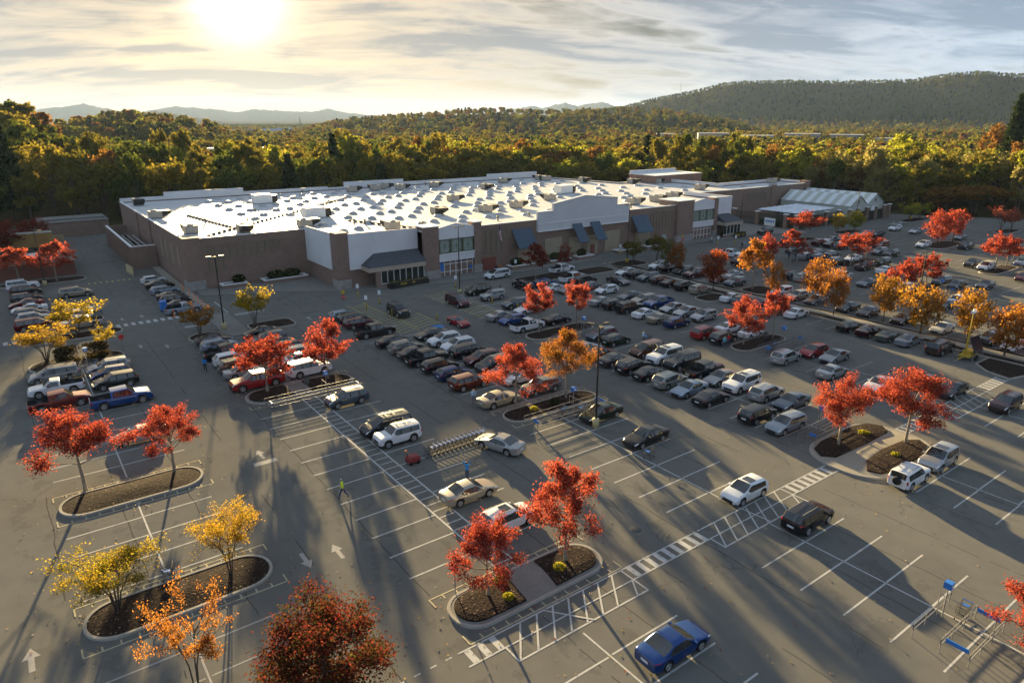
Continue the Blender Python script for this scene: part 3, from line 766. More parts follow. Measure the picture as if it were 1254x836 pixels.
# crosswalk band along x
YU,YL,YH=27.55,26.35,25.05
for x0,x1,z in ((16.4,18.9,0),(29.4,37.0,0),(47.8,54.4,0),(66.4,73.8,0),(85.6,91.2,0)):
    rect(cw,x0,x1,YU-.06,YU+.06,.009); rect(cw,x0,x1,YL-.06,YL+.06,.009)
    x=x0+.35
    while x<x1-.3: rect(cw,x,x+.42,YL+.07,YU-.07); x+=.86
def hatchzone(x0,x1,bulge=1.2,leftopen=False):
    rect(cw,x0,x1,YU-.06,YU+.06,.009); rect(cw,x0-.8,x1+.8,YL-.05,YL+.05,.013)
    rect(cw,x0-.06,x1+.06,YH-.06,YH+.06,.009)
    x=x0+1.9
    while x<x1-.1: seg(cw,(x,YU-.05),(x-1.75,YH+.05),.12,.017); x+=1.27
    rect(cw,x1-.06,x1+.06,YH,YU,.021); rect(cw,x0-.06,x0+.06,YH,YL,.021)
    seg(cw,(x1-.1,YL),(x1-.9,YH+.05),.12,.025)
hatchzone(18.9,29.3); hatchzone(37.2,47.6); hatchzone(74.4,85.0)
seg(cw,(22.6,YU),(24.6,YH),.12,.025); seg(cw,(42.2,YU+2),(42.7,YH),.12,.025)
# striped walkway between the second rows
for x in (22.7,24.2): rect(wl,x-.07,x+.07,32.4,69.8,.009)
y=33.0
while y<69.6: rect(wl,22.8,24.1,y,y+.11,.005); y+=1.04
for x in (22.5,24.3): rect(wl,x-.05,x+.05,74.8,96.8,.009)
y=75.2
while y<80: rect(wl,22.6,24.2,y,y+.11,.005); y+=1.04
# left zebra and its continuation
for x0,x1,y0,y1 in ((10.6,19.2,111.7,113.3),(-12,-1.6,111.2,112.8)):
    x=x0
    while x<x1: rect(cw,x,x+.55,y0,y1); x+=1.0
# side crossing by the lamp
for x in (22.1,25.9): rect(wl,x-.08,x+.08,110.6,119,.009)
for y0,y1 in ((99,104),):
    rect(fl,19.6,22,y0,y0+.8); 
rect(fl,18.6,22,105.6,106.4); rect(fl,26.4,31,108.2,109.2)
# yellow ladder by the truck yard
x=10.6
while x<18: rect(yl,x,x+.25,145.6,146.8); x+=.95
# yellow hatching beside the accessible bays
def yhatch(x0,x1,y0,y1,step=1.15,sl=1.2):
    rect(yl,x0,x0+.1,y0,y1,.009); rect(yl,x1-.1,x1,y0,y1,.009)
    y=y0
    while y<y1-sl: seg(yl,(x0+.12,y),(x1-.12,y+sl),.12); y+=step
yhatch(42.6,45.6,84.5,104); yhatch(45.9,49.8,85.5,93); yhatch(56.4,60.4,85.0,103); yhatch(62.8,66,98.6,104)
il=MB()
# island outlines in cream paint
for (x0,x1,y0,y1) in ISL[:4]+ISL[-2:]:
    o=.55; pts=[(x0-o*.4,y0-o),(x1+o*.4,y0-o),(x1+o*.4,y1+o),(x0-o*.4,y1+o)]
    for i in (0,2):
        seg(il,pts[i],pts[(i+1)%4],.1,.009)
        (xa,ya),(xb,_)=pts[i],pts[(i+1)%4]; n=int(abs(xb-xa)/.9)
        for k in range(n+1):
            x=xa+(xb-xa)*k/n; seg(il,(x,ya),(x,ya+(.45 if i==0 else -.45)),.1,.013)
    for xe in (x0-o*.4,x1+o*.4):
        seg(il,(xe,y0-o),(xe,y0+.3),.1,.021); seg(il,(xe,y1+o),(xe,y1-.3),.1,.025)
# dashes of the crosswalk that runs on to the lower left
for k in range(9):
    rect(wl,15.6-k*1.0,16.0-k*1.0,YU-.05,YU+.05); rect(wl,15.6-k*1.0,16.0-k*1.0,YL-1.25,YL-1.15)
def tagline(b,name,mat,label): tag(b.build(name,mat),label,'road marking',kind='structure')
tagline(wl,'parking_lines',M['white_line'],'white painted bay lines of the near parking rows')
tagline(fl,'worn_parking_lines',M['faint_line'],'worn painted bay lines of the far parking rows')
tagline(cw,'crosswalk_markings',M['white_line'],'white zebra bars and hatching across the car park')
tagline(yl,'yellow_markings',M['yellow_line'],'yellow painted hatching by the accessible bays')
tagline(il,'island_outlines',M['cream_line'],'cream painted ladder outlines round the kerbed islands')
ar=MB()
def arrow(x,y,d,s=1.0):
    for p in ([(-.14,-1),(.14,-1),(.14,.1),(-.14,.1)],[(-.42,.1),(.42,.1),(0,1)]):
        c,sn=math.cos(d),math.sin(d)
        ar.add([(x+(u*c-v*sn)*s,y+(u*sn+v*c)*s,.006) for u,v in p],[tuple(range(len(p)))])
arrow(15.0,59.0,0); arrow(14.8,40.9,0); arrow(12.6,41.2,math.pi); arrow(-3.2,41.4,0,1.1); arrow(11.8,100,0,.9); arrow(14.7,98,0,.9); arrow(11.9,116.3,math.pi,.9); arrow(14.6,116.3,0,.9); arrow(33.4,37,0); arrow(35,100,0)
rect(ar,13.9,15.9,56.9,57.6,.006)
tagline(ar,'arrow_markings',M['faint_line'],'white direction arrows and stop bar painted in the lanes')
bl=MB()
for x,y in ((40,92.6),(40,89),(48.6,84.5),(114,97),(112,94),(190,94)): rect(bl,x-.8,x+.8,y-.8,y+.8,.006)
tagline(bl,'blue_bay_markings',M['blue_line'],'blue squares painted in the accessible bays')
# leaves blown over the ground
lv=MB()
mats=[plain('fallen_leaf_gold',(.36,.24,.07),.8,.2),plain('fallen_leaf_tan',(.30,.22,.15),.8,.2),plain('fallen_leaf_red',(.26,.05,.03),.8,.2)]
def leaf_at(x,y,z=.012,s=.09):
    a=random.uniform(0,6.3); c,sn=math.cos(a)*s,math.sin(a)*s; t=random.uniform(0,.05)
    lv.add([(x-c,y-sn,z),(x+sn*.6,y-c*.6,z+t),(x+c,y+sn,z+.01),(x-sn*.6,y+c*.6,z+t)],[(0,1,2,3)],random.choice((0,0,1,1,1,2)))
for _ in range(1500):
    d=16+120*random.random()**1.6; a=R(53.7+random.uniform(-42,42)); leaf_at(d*math.cos(a),d*math.sin(a),.02,random.uniform(.05,.11))
for (x0,x1,y0,y1) in ISL+[(54.6,66.2,23.8,29.8)]:
    for _ in range(150):
        leaf_at(random.gauss((x0+x1)/2,(x1-x0)/3.0),random.choice((y0,y1))+random.gauss(0,.9),.17 if random.random()<.1 else .02,random.uniform(.06,.11))
tag(lv.build('fallen_leaves',mats),'fallen autumn leaves scattered over the asphalt','fallen leaves',kind='stuff')
# ------------------------------------------------------------------ the store
store=tag(empty('supermarket',(24.5,112,0)),'huge brick supermarket with a flat white roof full of domed skylights','supermarket')
SO=Vector((24.5,112,0))
def off(mb): mb.v=[(x-SO.x,y-SO.y,z) for x,y,z in mb.v]; return mb
def part(name,mb,mats,parent=None):
    o=off(mb).build(name,mats); o.parent=parent or store
    return o
FOOT=[(24.5,129),(46,129),(46,114.6),(62,114.6),(62,112.6),(153,112.6),(153,128),(214,128),(214,139),(181,139),(181,165),(164,165),(158.5,200),(24.5,200)]
def inset(poly,d):
    n=len(poly);o=[]
    for i in range(n):
        p0,p1,p2=[Vector((*poly[k%n],0)) for k in (i-1,i,i+1)]
        d1=(p1-p0).normalized(); d2=(p2-p1).normalized()
        n1=Vector((-d1.y,d1.x,0)); n2=Vector((-d2.y,d2.x,0)); m=n1+n2; m=m/max(.3,m.dot(n1))
        q=p1+m*d; o.append((q.x,q.y))
    return o
def ring(b,outer,inner,z0,z1,m=0):
    n=len(outer); vs=[(x,y,z0) for x,y in outer]+[(x,y,z1) for x,y in outer]+[(x,y,z1) for x,y in inner]+[(x,y,z0) for x,y in inner]
    fs=[]
    for i in range(n):
        j=(i+1)%n
        for r in range(4): fs.append((r*n+i,r*n+j,((r+1)%4)*n+j,((r+1)%4)*n+i))
    b.add(vs,fs,m)
IN=inset(FOOT,.35)
b=MB(); ring(b,FOOT,IN,0,9.0); part('wall',b,M['brick'])
b=MB(); ring(b,inset(FOOT,-.05),inset(FOOT,.42),9.003,9.13); part('coping',b,M['white'])
b=MB(); b.add([(x,y,8.72) for x,y in IN],[tuple(range(len(IN)))]); roof=part('roof',b,M['roof'])
# raised white parapets at the back
b=MB()
for x0,x1,h in ((24.6,34.8,9.75),(34.8,54.8,10.75),(54.8,79,9.75),(79,84,9.4),(84.2,104,10.8),(104,136,9.9),(136,157.5,10.8)):
    b.box(x0,x1,199.55,199.93,9.135,h)
    b.box(x0-.03,x1+.03,199.5,199.98,h+.003,h+.12)
part('parapet',b,M['stucco'])
b=MB(); b.wallpoly([(128.2,9.135),(139,9.135),(139,9.6),(128.2,9.6)],'x',213.5,213.9); b.box(181.1,213.4,138.5,138.9,9.135,9.8); b.box(180.55,180.95,139,165,9.135,9.9); part('parapet',b,M['stucco'])
b=MB(); b.box(173,196,157,169,0,11.2); b.box(172.9,196.1,156.9,169.1,11.203,11.35,1); b.box(173.2,195.8,168.5,168.9,11.36,12.3,2); part('rear_block',b,[M['brick'],M['white'],M['stucco']])
# corner and wall piers
def pier(x0,x1,y0,y1,h,base=True,cap=False):
    b=MB(); b.box(x0,x1,y0,y1,0,h)
    if base: b.box(x0-.12,x1+.12,y0-.12,y1+.1,0,1.7,1)
    if cap: b.box(x0-.15,x1+.15,y0-.15,y1+.15,h+.003,h+.2,2)
    part('pier',b,[M['brick'],M['stone'],M['white']])
pier(24.2,27.0,128.7,131.5,9.3); pier(45.9,48.2,114.3,116.6,10.0); pier(62,65.2,111.9,115,9.8,True,True); pier(73.1,74.7,111.8,114,9.9,True,True)
pier(131.9,137.7,111.8,118,9.9,True,True); pier(145.8,147.1,111.8,114,9.9,True,True); pier(193.5,196,127.7,129,9.4,False); pier(211.8,214.2,127.6,130,9.8,False)
for y in (175,160): pier(24.2,24.5,y,y+1.2,9.05,False)
# white upper panels
def panel(poly,ax,c0,c1,mat='stucco'):
    b=MB(); b.wallpoly(poly,ax,c0,c1); return part('wall_panel',b,M[mat])
panel([(116.6,3.3),(128.7,3.3),(128.7,9.7),(116.6,9.9)],'x',45.75,45.99)
panel([(48.2,3.4),(62,3.4),(62,9.6),(48.2,9.75)],'y',114.35,114.59)
panel([(88.9,6.7),(115.3,6.7),(115.3,10.6),(111.5,10.6),(111.5,12.2),(101.8,13.2),(93,12.0),(93,10.6),(88.9,10.6)],'y',112.0,112.59,'stucco_lo')
b=MB()
for (x0,x1,z) in ((88.8,93,10.6),(111.5,115.4,10.6)): b.box(x0,x1,111.9,112.7,z+.003,z+.15)
for (xa,za,xb,zb) in ((93,12.0,101.8,13.2),(101.8,13.2,111.5,12.2)):
    b.add([(xa,111.9,za+.003),(xb,111.9,zb+.003),(xb,112.7,zb+.003),(xa,112.7,za+.003),(xa,111.9,za+.18),(xb,111.9,zb+.18),(xb,112.7,zb+.18),(xa,112.7,za+.18)],[(0,3,2,1),(4,5,6,7),(0,1,5,4),(1,2,6,5),(2,3,7,6),(3,0,4,7)])
part('moulding',b,M['white']); b=MB(); b.box(88.85,115.35,111.93,111.998,6.55,6.8); part('moulding',b,M['white']); b=MB(); b.box(88.85,115.35,111.94,111.998,8.2,8.36); part('moulding',b,M['white']); b=MB()
b.box(46.0,46.05,114.7,128.6,3.2,3.34); b.box(48.25,62,114.28,114.348,3.3,3.45)
part('moulding',b,M['white'])
# entrances
def entrance(x0,x1,apex,zs):
    b=MB(); b.wallpoly([(x0,7.3),(x1,7.3),(x1,zs-.2),(apex,zs+.6),(x0,zs-.1)],'y',112.0,112.45); b.box(x0,x1,111.9,112.45,3.1,4.4); b.box(x0-.02,x1+.02,111.75,112.0,4.402,4.6,1)
    part('gable',b,[M['stucco'],M['white']])
    w=(x1-x0); mx=w/3
    for k in range(3):
        a=x0+k*mx+.25; c=a+mx-.5
        f=MB(); z0,z1=4.72,7.1; y=112.1
        f.box(a-.25,a,112.0,112.4,4.603,7.297,1) if k else None
        for (p,q) in (((a,z0),(c,z1)),((a,z1),(c,z0)),(((a+c)/2,z0),((a+c)/2,z1)),((a,(z0+z1)/2),(c,(z0+z1)/2))):
            d=Vector((q[0]-p[0],0,q[1]-p[1])); L_=d.length; d.normalize(); n=Vector((-d.z,0,d.x))
            f.obox(((p[0]+q[0])/2,y,(p[1]+q[1])/2),d*L_/2,Vector((0,.02,0)),n*.05)
        for (xa,xb,za,zb) in ((a,a+.12,z0,z1),(c-.12,c,z0,z1),(a,c,z0,z0+.12),(a,c,z1-.12,z1)): f.box(xa,xb,112.02,112.14,za,zb)
        wo=part('window',f,[M['green_trim'],M['olive_trellis']])
        g=MB(); g.box(a,c,112.2,112.24,z0,z1); part('pane',g,M['frost'],wo)
    d=MB()
    n=int(w/1.3)
    for k in range(n+1):
        x=x0+.1+(w-.2)*k/n; d.box(x-.06,x+.06,112.5,112.62,0.13,3.0)
    d.box(x0,x1,112.49,112.63,2.35,2.5); d.box(x0,x1,112.49,112.63,2.95,3.09); d.box(x0,x1,112.49,112.63,.9,1.0)
    do=part('entrance_doors',d,M['white'])
    g=MB(); g.box(x0,x1,112.64,112.7,.13,3.09); part('glass',g,M['shopglass'],do)
entrance(65.2,73.1,69,9.6); entrance(137.7,145.8,142,9.5)
b=MB(); b.box(65.5,66.3,112.35,112.45,1.2,2.8); part('poster',b,M['blue'])
b=MB(); b.box(72.2,72.7,112.3,112.4,1.0,1.7); part('poster',b,M['blue'])
b=MB(); b.box(147.1,153,112.2,112.58,4.7,10.0); b.box(152.7,153.05,112.6,127.9,4.7,9.9); part('wall_panel',b,M['stucco'])
# hipped canopies over glazed lobbies
def lobby(x0,x1,y0,yw,ze,zt,hipl,hipr):
    b=MB(); a=x0+(2.8 if hipl else 0); c=x1-(2.8 if hipr else 0)
    b.add([(x0,y0,ze),(x1,y0,ze),(x1,yw,ze),(x0,yw,ze),(a,yw,zt),(c,yw,zt)],[(0,1,5,4),(0,4,3),(1,2,5),(0,3,2,1)])
    part('canopy_roof',b,M['shingle'])
    b=MB(); b.box(x0+.1,x1-.1,y0+.1,y0+.4,ze-.85,ze-.02); b.box(x0+.1,x0+.4,y0+.4,yw,ze-.85,ze-.02); b.box(x1-.4,x1-.1,y0+.4,yw,ze-.85,ze-.02); part('fascia',b,M['beige'])
    b=MB(); xs=x0+2.5 if hipl else x0
    b.box(xs,x1-.2,y0+.5,y0+.75,.13,.62,0); b.box(x0+1.6 if hipl else x0,xs,y0+.45,y0+1.0,.13,ze-.86,0)
    n=int((x1-xs)/1.25)
    for k in range(n+1):
        x=xs+.1+(x1-.4-xs)*k/n; b.box(x-.05,x+.05,y0+.55,y0+.65,.625,ze-.86,1)
    b.box(xs,x1-.2,y0+.5,y0+.7,.622,.72,1)
    w=part('lobby_window',b,[M['brick'],M['white']])
    g=MB(); g.box(xs,x1-.2,y0+.68,y0+.72,.73,ze-.86); part('glass',g,M['shopglass'],w)
lobby(50.3,61.9,111.0,114.58,3.9,5.9,True,False); lobby(147.2,154.6,109.2,112.55,3.9,5.9,False,True)
# awnings
def awning(x0,x1,zt=7.6,zb=4.1,proj=2.6,y=112.58):
    b=MB(); t=.12
    vs=[(x0,y,zt),(x1,y,zt),(x1,y-proj,zb),(x0,y-proj,zb)]; vs+=[(a,bb,z-t) for a,bb,z in vs]
    b.add(vs,[(0,3,2,1)[::-1],(4,5,6,7)[::-1],(0,1,5,4)[::-1],(1,2,6,5)[::-1],(2,3,7,6)[::-1],(3,0,4,7)[::-1]])
    for x in (x0+.1,x1-.1): b.tube([(x,y,zb+.2),(x,y-proj+.1,zb-.02)],.05,5,1)
    part('awning',b,[M['awning'],M['black']])
awning(82.6,87.5); awning(98.2,100.9,7.5,3.9,2.8,111.99); awning(103.4,106.2,7.5,3.9,2.8,111.99); awning(116.7,121.8)
for x0,x1,h in ((84.2,89.2,3.9),(91.2,95.9,4.9),(98,101.2,4.4),(103.2,106.4,4.4),(108.5,113.1,4.9),(118.4,123.2,3.9)): b=MB(); b.box(x0,x1,112.42,112.59,.13,h); part('infill_panel',b,M['tan'])
b=MB(); b.box(104.2,105.3,112.3,112.415,.13,2.4); part('door',b,M['red_door'])
b=MB(); b.box(75.3,78.6,112.45,112.59,.13,2.6); part('door',b,M['red_door'])
b=MB(); b.box(127.6,129,112.5,112.59,.13,2.3,0); part('door',b,M['frost'])
b=MB(); b.box(46.02,46.08,117.4,119.6,.13,2.0); part('door',b,M['black'])
# trellis grids fixed to the brick
def trellis(x0,x1,y,steps,sx=1.25,sz=1.1):
    b=MB()
    for (xa,xb,z0,z1) in steps:
        k=0
        x=xa
        while x<=xb+.01: b.box(x-.06,x+.06,y-.12,y-.02,z0,z1); x+=sx
        z=z0
        while z<=z1+.01: b.box(xa-.06,xb+.06,y-.14,y-.121,z-.06,z+.06); z+=sz
    part('trellis',b,M['olive_trellis'])
trellis(28,42,129,[(28.1,38.1,5.4,7.6),(38.3,42,6.5,7.6),(28.1,30.6,3.2,5.3)]); trellis(74.6,82,112.6,[(75,80,3.4,8.0),(80.2,82,5.7,8)],1.25,1.15); trellis(123,131,112.6,[(123.2,130.7,3.6,7.9)],1.05,2.1); trellis(180,192,128,[(181,191,5.2,7.6)],1.25,1.1)
# tall narrow blind windows on the west wall
for y in (128.9+.2,133.4,138.6,144.3,148.9):
    y=y+1.6
    b=MB(); b.box(24.42,24.49,y-.45,y+.45,3.2,7.0); part('blind_window',b,M['tan'])
# brick pen for cooling plant on the west wall
b=MB(); xs,xe,ya,yb=19.6,24.1,155.4,191; z=4.5
b.box(xs,xs+.3,ya,yb,0,z); b.box(xs+.31,xe,ya,ya+.3,0,z); b.box(xs+.31,xe,yb-.3,yb,0,z)
y=ya+1
while y<yb: b.box(xs-.25,xs-.01,y,y+.55,0,z-.02); y+=2.4
b.box(xs-.08,xs+.38,ya-.05,yb+.05,z+.003,z+.14,1); b.box(xs+.39,xe,ya-.05,ya+.36,z+.003,z+.14,1)
pen=part('plant_enclosure',b,[M['brick'],M['white']])
b=MB()
for y,x in ((160,21),(164,22),(168,21.2),(172,22.4),(177,21.2),(182,22.2)):
    b.box(x-.5,x+.6,y,y+3,.1,3.2)
for x in (21,22,23): b.tube([(x,158,3.9),(x,176,3.9)],.22,6,1)
part('cooling_unit',b,[M['plastic'],M['galv']],pen)
# roof gear: domed skylights and rooftop units (parts of the roof)
dm=MB(); prof=[(1.05,0),(1.05,.14),(.98,.16)]+[(.95*math.cos(R(a)),.16+.42*math.sin(R(a))) for a in (0,18,36,54,72,90)]
dm.lathe(prof,n=14); dome=dm.mesh('skylight',plain('skylight_dome',(.36,.37,.38),.3,.4,0,.05))
hvm=MB(); hvm.box(-1.5,.6,-1,1,.25,1.45); hvm.add([(.6,-1,.25),(.6,1,.25),(2.1,1,.95),(2.1,-1,.95),(.6,-1,1.45),(.6,1,1.45),(2.1,1,1.45),(2.1,-1,1.45)],[(0,1,2,3)[::-1],(4,5,6,7),(2,3,7,6)[::-1],(0,3,7,4),(1,5,6,2)],1); hvm.box(-1.4,.5,-.9,.9,0,.249,2); hvm.lathe([(.5,1.452),(.5,1.6),(.1,1.62)],(-.6,0,0),10,2)
hv=hvm.mesh('rooftop_unit',[plain('unit_beige',(.36,.33,.28),.6,.3),M['plastic'],M['galv']])
hvpos=[(27.6,192.3),(26.9,164.3),(27.7,138.6),(36.1,133.6),(48,133.4),(83.2,190.7),(90.2,191.4),(95,194.1),(97.8,188.9),(109.8,189.7),(135.2,188.7),(152.4,191.8),(115.4,141),(94.7,153.9),(78.3,134.3),(89.5,131.4),(99.6,133.3),(119,175),(152.2,187.9),(158.5,175.4),(168,162),(127,121.4),(119.2,127.1),(136,122.4),(145,125),(175,158),(169.8,136),(206,136),(60,121)]
free=[]
def ok_roof(x,y):
    # inside the footprint with a margin
    if not (26.5<x<151 and 116<y<198 or 165>y>=141 and x<178 and x>151 or 151<=x<158 and y>165 or 155<x<211 and 130.2<y<136.8 ): return False
    if x<48 and y<131.5: return False
    if y<117.5 and x<64: return False
    return all((x-a)**2+(y-c)**2>9 for a,c in hvpos) and not(52<x<58 and 128<y<149) and not(129<x<136 and 150<y<155)
n=0
for i in range(18):
    for j in range(9):
        x=43+8.35*i+(2.0 if j%2 else 0)*0; y=121.5+9.6*j+(i%2)*2.2
        if x<62 and y<150 and x<50: continue
        if ok_roof(x,y) and n<92:
            o=link_obj('skylight',dome,roof,(x-SO.x+random.uniform(-.15,.15),y-SO.y+random.uniform(-.15,.15),8.722)); n+=1
rest=MB()
for i in range(18):
    for j in range(9):
        x=43+8.35*i+3.6; y=121.5+9.6*j+((i+1)%2)*2.2+3.4
        if x<62 and y<150 and x<50: continue
        if ok_roof(x,y): rest.lathe(prof,(x,y,8.722),10)
rs=part('skylight_rows',rest,plain('skylight_dome',(.36,.37,.38),.3,.4,0,.05),roof); rs['kind']='stuff'
for x,y in hvpos:
    o=link_obj('rooftop_unit',hv,roof,(x-SO.x,y-SO.y,8.722),random.choice((0,math.pi/2,-math.pi/2,.0))); o.scale=(1.15,1.15,1.1)
for x,y in ((54.2,178.5),(54.9,145.5),(131,152.5)): b=MB(); b.box(x-3,x+1.2,y-1.6,y+1.6,8.9,11.0,0); b.box(x+1.22,x+2.6,y-1.3,y+1.3,9.0,10.7,1); b.box(x-2.9,x+2.5,y-1.2,y+1.2,8.722,8.898,2); part('air_handler',b,[M['white'],M['black'],M['galv']],roof)
b=MB()
for pts in ([(32.8,164.3),(35.8,139.6)],[(29.5,133),(74.7,176.7)],[(58,136),(64,118)]):
    p,q=Vector((*pts[0],9.02)),Vector((*pts[1],9.02)); b.tube([p,q],.09,6,0)
    d=q-p; k=int(d.length/1.7)
    for i in range(k+1): c=p+d*i/k; b.box(c.x-.28,c.x+.28,c.y-.28,c.y+.28,8.722,8.95,1)
part('pipe_run',b,[M['galv'],M['plastic']],roof)
b=MB()
for x,y in ((57,131.4),(58.6,129.8),(62,124),(66,119.5),(92,119),(83,118),(101,118),(139,118.5),(121,117),(46,160),(70,196),(110,196),(33,150),(40,145)):
    b.lathe([(.18,8.722),(.18,9.5),(.35,9.52),(.3,9.75),(.02,9.8)],(x,y,0),8)
part('roof_vent',b,M['galv'],roof)

# greenhouse and garden yard
gh=tag(empty('greenhouse',(198,105,0)),'twin gabled garden greenhouse with white and pale green striped roof','greenhouse')
def gpart(name,mb,mats,par=gh,o=(198,105)):
    mb.v=[(x-o[0],y-o[1],z) for x,y,z in mb.v]; ob=mb.build(name,mats); ob.parent=par; return ob
for k in (0,1):
    x0,x1=198+9.6*k+.02*k,207.6+9.6*k; xm=(x0+x1)/2; b=MB(); nst=14; y0,y1=104.5,127.2
    for i in range(nst):
        ya,yb=y0+(y1-y0)*i/nst,y0+(y1-y0)*(i+1)/nst
        for (xa,za,xb,zb) in ((x0-.2,4.85,xm,7.7),(xm,7.7,x1+(.2 if k else -.01),4.85)):
            b.add([(xa,ya,za),(xb,ya,zb),(xb,yb,zb),(xa,yb,za)],[(0,1,2,3)],i%2)
    gpart('roof',b,[M['panel_white'],M['panel_green']])
    b=MB(); b.wallpoly([(x0,0.6),(x1-.02,.6),(x1-.02,4.8),(xm,7.6),(x0,4.8)],'y',104.8,104.95,1); b.box(xm-.5,xm+.5,104.75,104.798,5.2,6.3,2)
    gpart('gable_wall',b,[M['panel_white'],M['panel_green'],M['galv']])
b=MB(); b.box(197.9,198.0,104.9,127,1.2,4.75); b.box(217.25,217.35,104.9,127,0,4.75); b.box(198.1,217.2,126.9,127,0,4.7); gpart('side_wall',b,M['panel_green'])
for x in (197.6,202.4,207.3,212.2,217.4,220.5): b=MB(); b.box(x-.45,x+.45,103.9,104.74,0,3.9,0); b.box(x-.55,x+.55,103.8,104.745,3.903,4.1,1); gpart('pier',b,[M['brick'],M['white']])
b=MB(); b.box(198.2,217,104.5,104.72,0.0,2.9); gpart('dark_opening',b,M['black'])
b=MB(); b.box(208.6,210.6,103.8,103.88,2.9,4.3); gpart('sign_board',b,M['whitesign'])
gc=tag(empty('garden_yard',(174,106,0)),'fenced garden yard beside the store under a pale flat shade roof','garden yard')
b=MB()
for i in range(7):
    xa=174.6+2.72*i
    for j in range(4):
        ya=106.8+3.1*j; b.add([(xa,ya,4.35),(xa+2.6,ya,4.6),(xa+2.6,ya+3.0,4.6),(xa,ya+3.0,4.35),(xa,ya,4.29),(xa+2.6,ya,4.54),(xa+2.6,ya+3.0,4.54),(xa,ya+3.0,4.29)],[(0,1,2,3),(7,6,5,4),(0,4,5,1),(1,5,6,2),(2,6,7,3),(3,7,4,0)])
gpart('shade_roof',b,M['tarp'],gc,(174,106))
for y in (126.5,118.5,109.5,106.2): b=MB(); b.box(173.5,174.5,y-.5,y+.5,0,3.8,0); b.box(173.35,174.65,y-.65,y+.65,3.803,4.0,1); gpart('pier',b,[M['brick'],M['white']],gc,(174,106))
for x in (181,188.5,194.8): b=MB(); b.box(x-.45,x+.45,105.7,106.6,0,3.8,0); b.box(x-.6,x+.6,105.6,106.7,3.803,4.0,1); gpart('pier',b,[M['brick'],M['white']],gc,(174,106))
b=MB()
y=106.9
while y<126: b.box(173.95,174.02,y,y+.06,0,3.4); y+=.32
for z in (.3,1.8,3.3): b.box(173.93,174.04,106.8,126,z,z+.08)
x=174.8
while x<197: b.box(x,x+.06,106.1,106.17,0,3.4); x+=.32
for z in (.3,1.8,3.3): b.box(174.6,197,106.08,106.19,z,z+.08)
b.box(176,196,108,120,0,1.3,1)
gpart('fence',b,[M['black'],plain('plant_tables',(.05,.07,.035),.9,.2,0,.6,1.5)],gc,(174,106))
# banner by the yard entrance
b=MB(); b.box(-.03,.03,-1.7,1.7,.35,2.5,0); b.box(-.05,.05,-1.78,-1.702,0,2.6,1); b.box(-.05,.05,1.702,1.78,0,2.6,1)
for k in range(5): b.box(-.045,-.032,-1.4+k*.58,-1.0+k*.58,1.3,1.9,2)
o=b.build('banner',[M['whitesign'],M['galv'],M['blue']]); o.location=(172.2,113.2,.13); tag(o,'white and blue banner on the garden yard fence','banner')
# loading dock building and enclosures at the left
ld=tag(empty('loading_dock',(-2,210,0)),'low brown dock building with a pale roof behind the truck yard','dock building')
b=MB(); b.box(7,22.5,211,224,0,3.6); b.box(9.5,20,210.3,210.99,0,3.2); gpart('wall',b,M['brick'],ld,(-2,210))
b=MB(); b.box(6.8,22.7,210.8,224.2,3.603,3.8,0); b.box(8,22,214,218,3.803,4.25,0); gpart('roof',b,M['walkdark'],ld,(-2,210))
be=tag(empty('bin_enclosure',(-2,157.5,0)),'low red brick bin enclosure with pale coping behind the left trees','bin enclosure')
b=MB(); b.box(-3,9.8,157.5,157.85,0,2.7); b.box(9.45,9.8,157.86,176,0,2.7); b.box(-3,-2.65,157.86,176,0,2.7); gpart('wall',b,M['brick_red'],be,(-2,157.5))
b=MB(); b.box(-3.1,9.9,157.4,157.95,2.703,2.85); b.box(9.4,9.9,157.96,176,2.703,2.85); b.box(-3.1,-2.6,157.96,176,2.703,2.85); gpart('coping',b,M['walk'],be,(-2,157.5))
tr=tag(empty('storage_trailer',(-12,190,0)),'long ochre storage trailer beyond the brick bin enclosure','trailer')
b=MB(); b.box(-16,8.6,191,194,.9,4.0); b.box(-16.05,8.65,190.95,194.05,4.003,4.12,1)
for x in (-14,-8,0,6.5): b.box(x,x+.12,190.9,190.99,.9,4.0)
gpart('box_body',b,[plain('ochre_panel',(.30,.17,.055),.6,.3,0,.15,.6),M['walk']],tr,(-12,190))
b=MB()
for x in (-13,-11.6,5,6.4):
    b.lathe([(.05,0),(.45,.02),(.48,.12),(.45,.28),(.05,.3)],(x,191.2,.48),12,axis='y'); b.lathe([(.05,0),(.45,.02),(.48,.12),(.45,.28),(.05,.3)],(x,193.5,.48),12,axis='y')
b.box(-15.8,8.4,191.6,193.4,.6,.898); gpart('wheels',b,M['rubber'],tr,(-12,190))
lb=MB()
for k in range(7): lb.box(-16,11.5,203+k*.5,203.45+k*.5,0,1.0+.18*(k%3))
tag(lb.build('timber_stack',M['wood']),'stacked weathered timber boards behind the ochre trailer','timber stack')
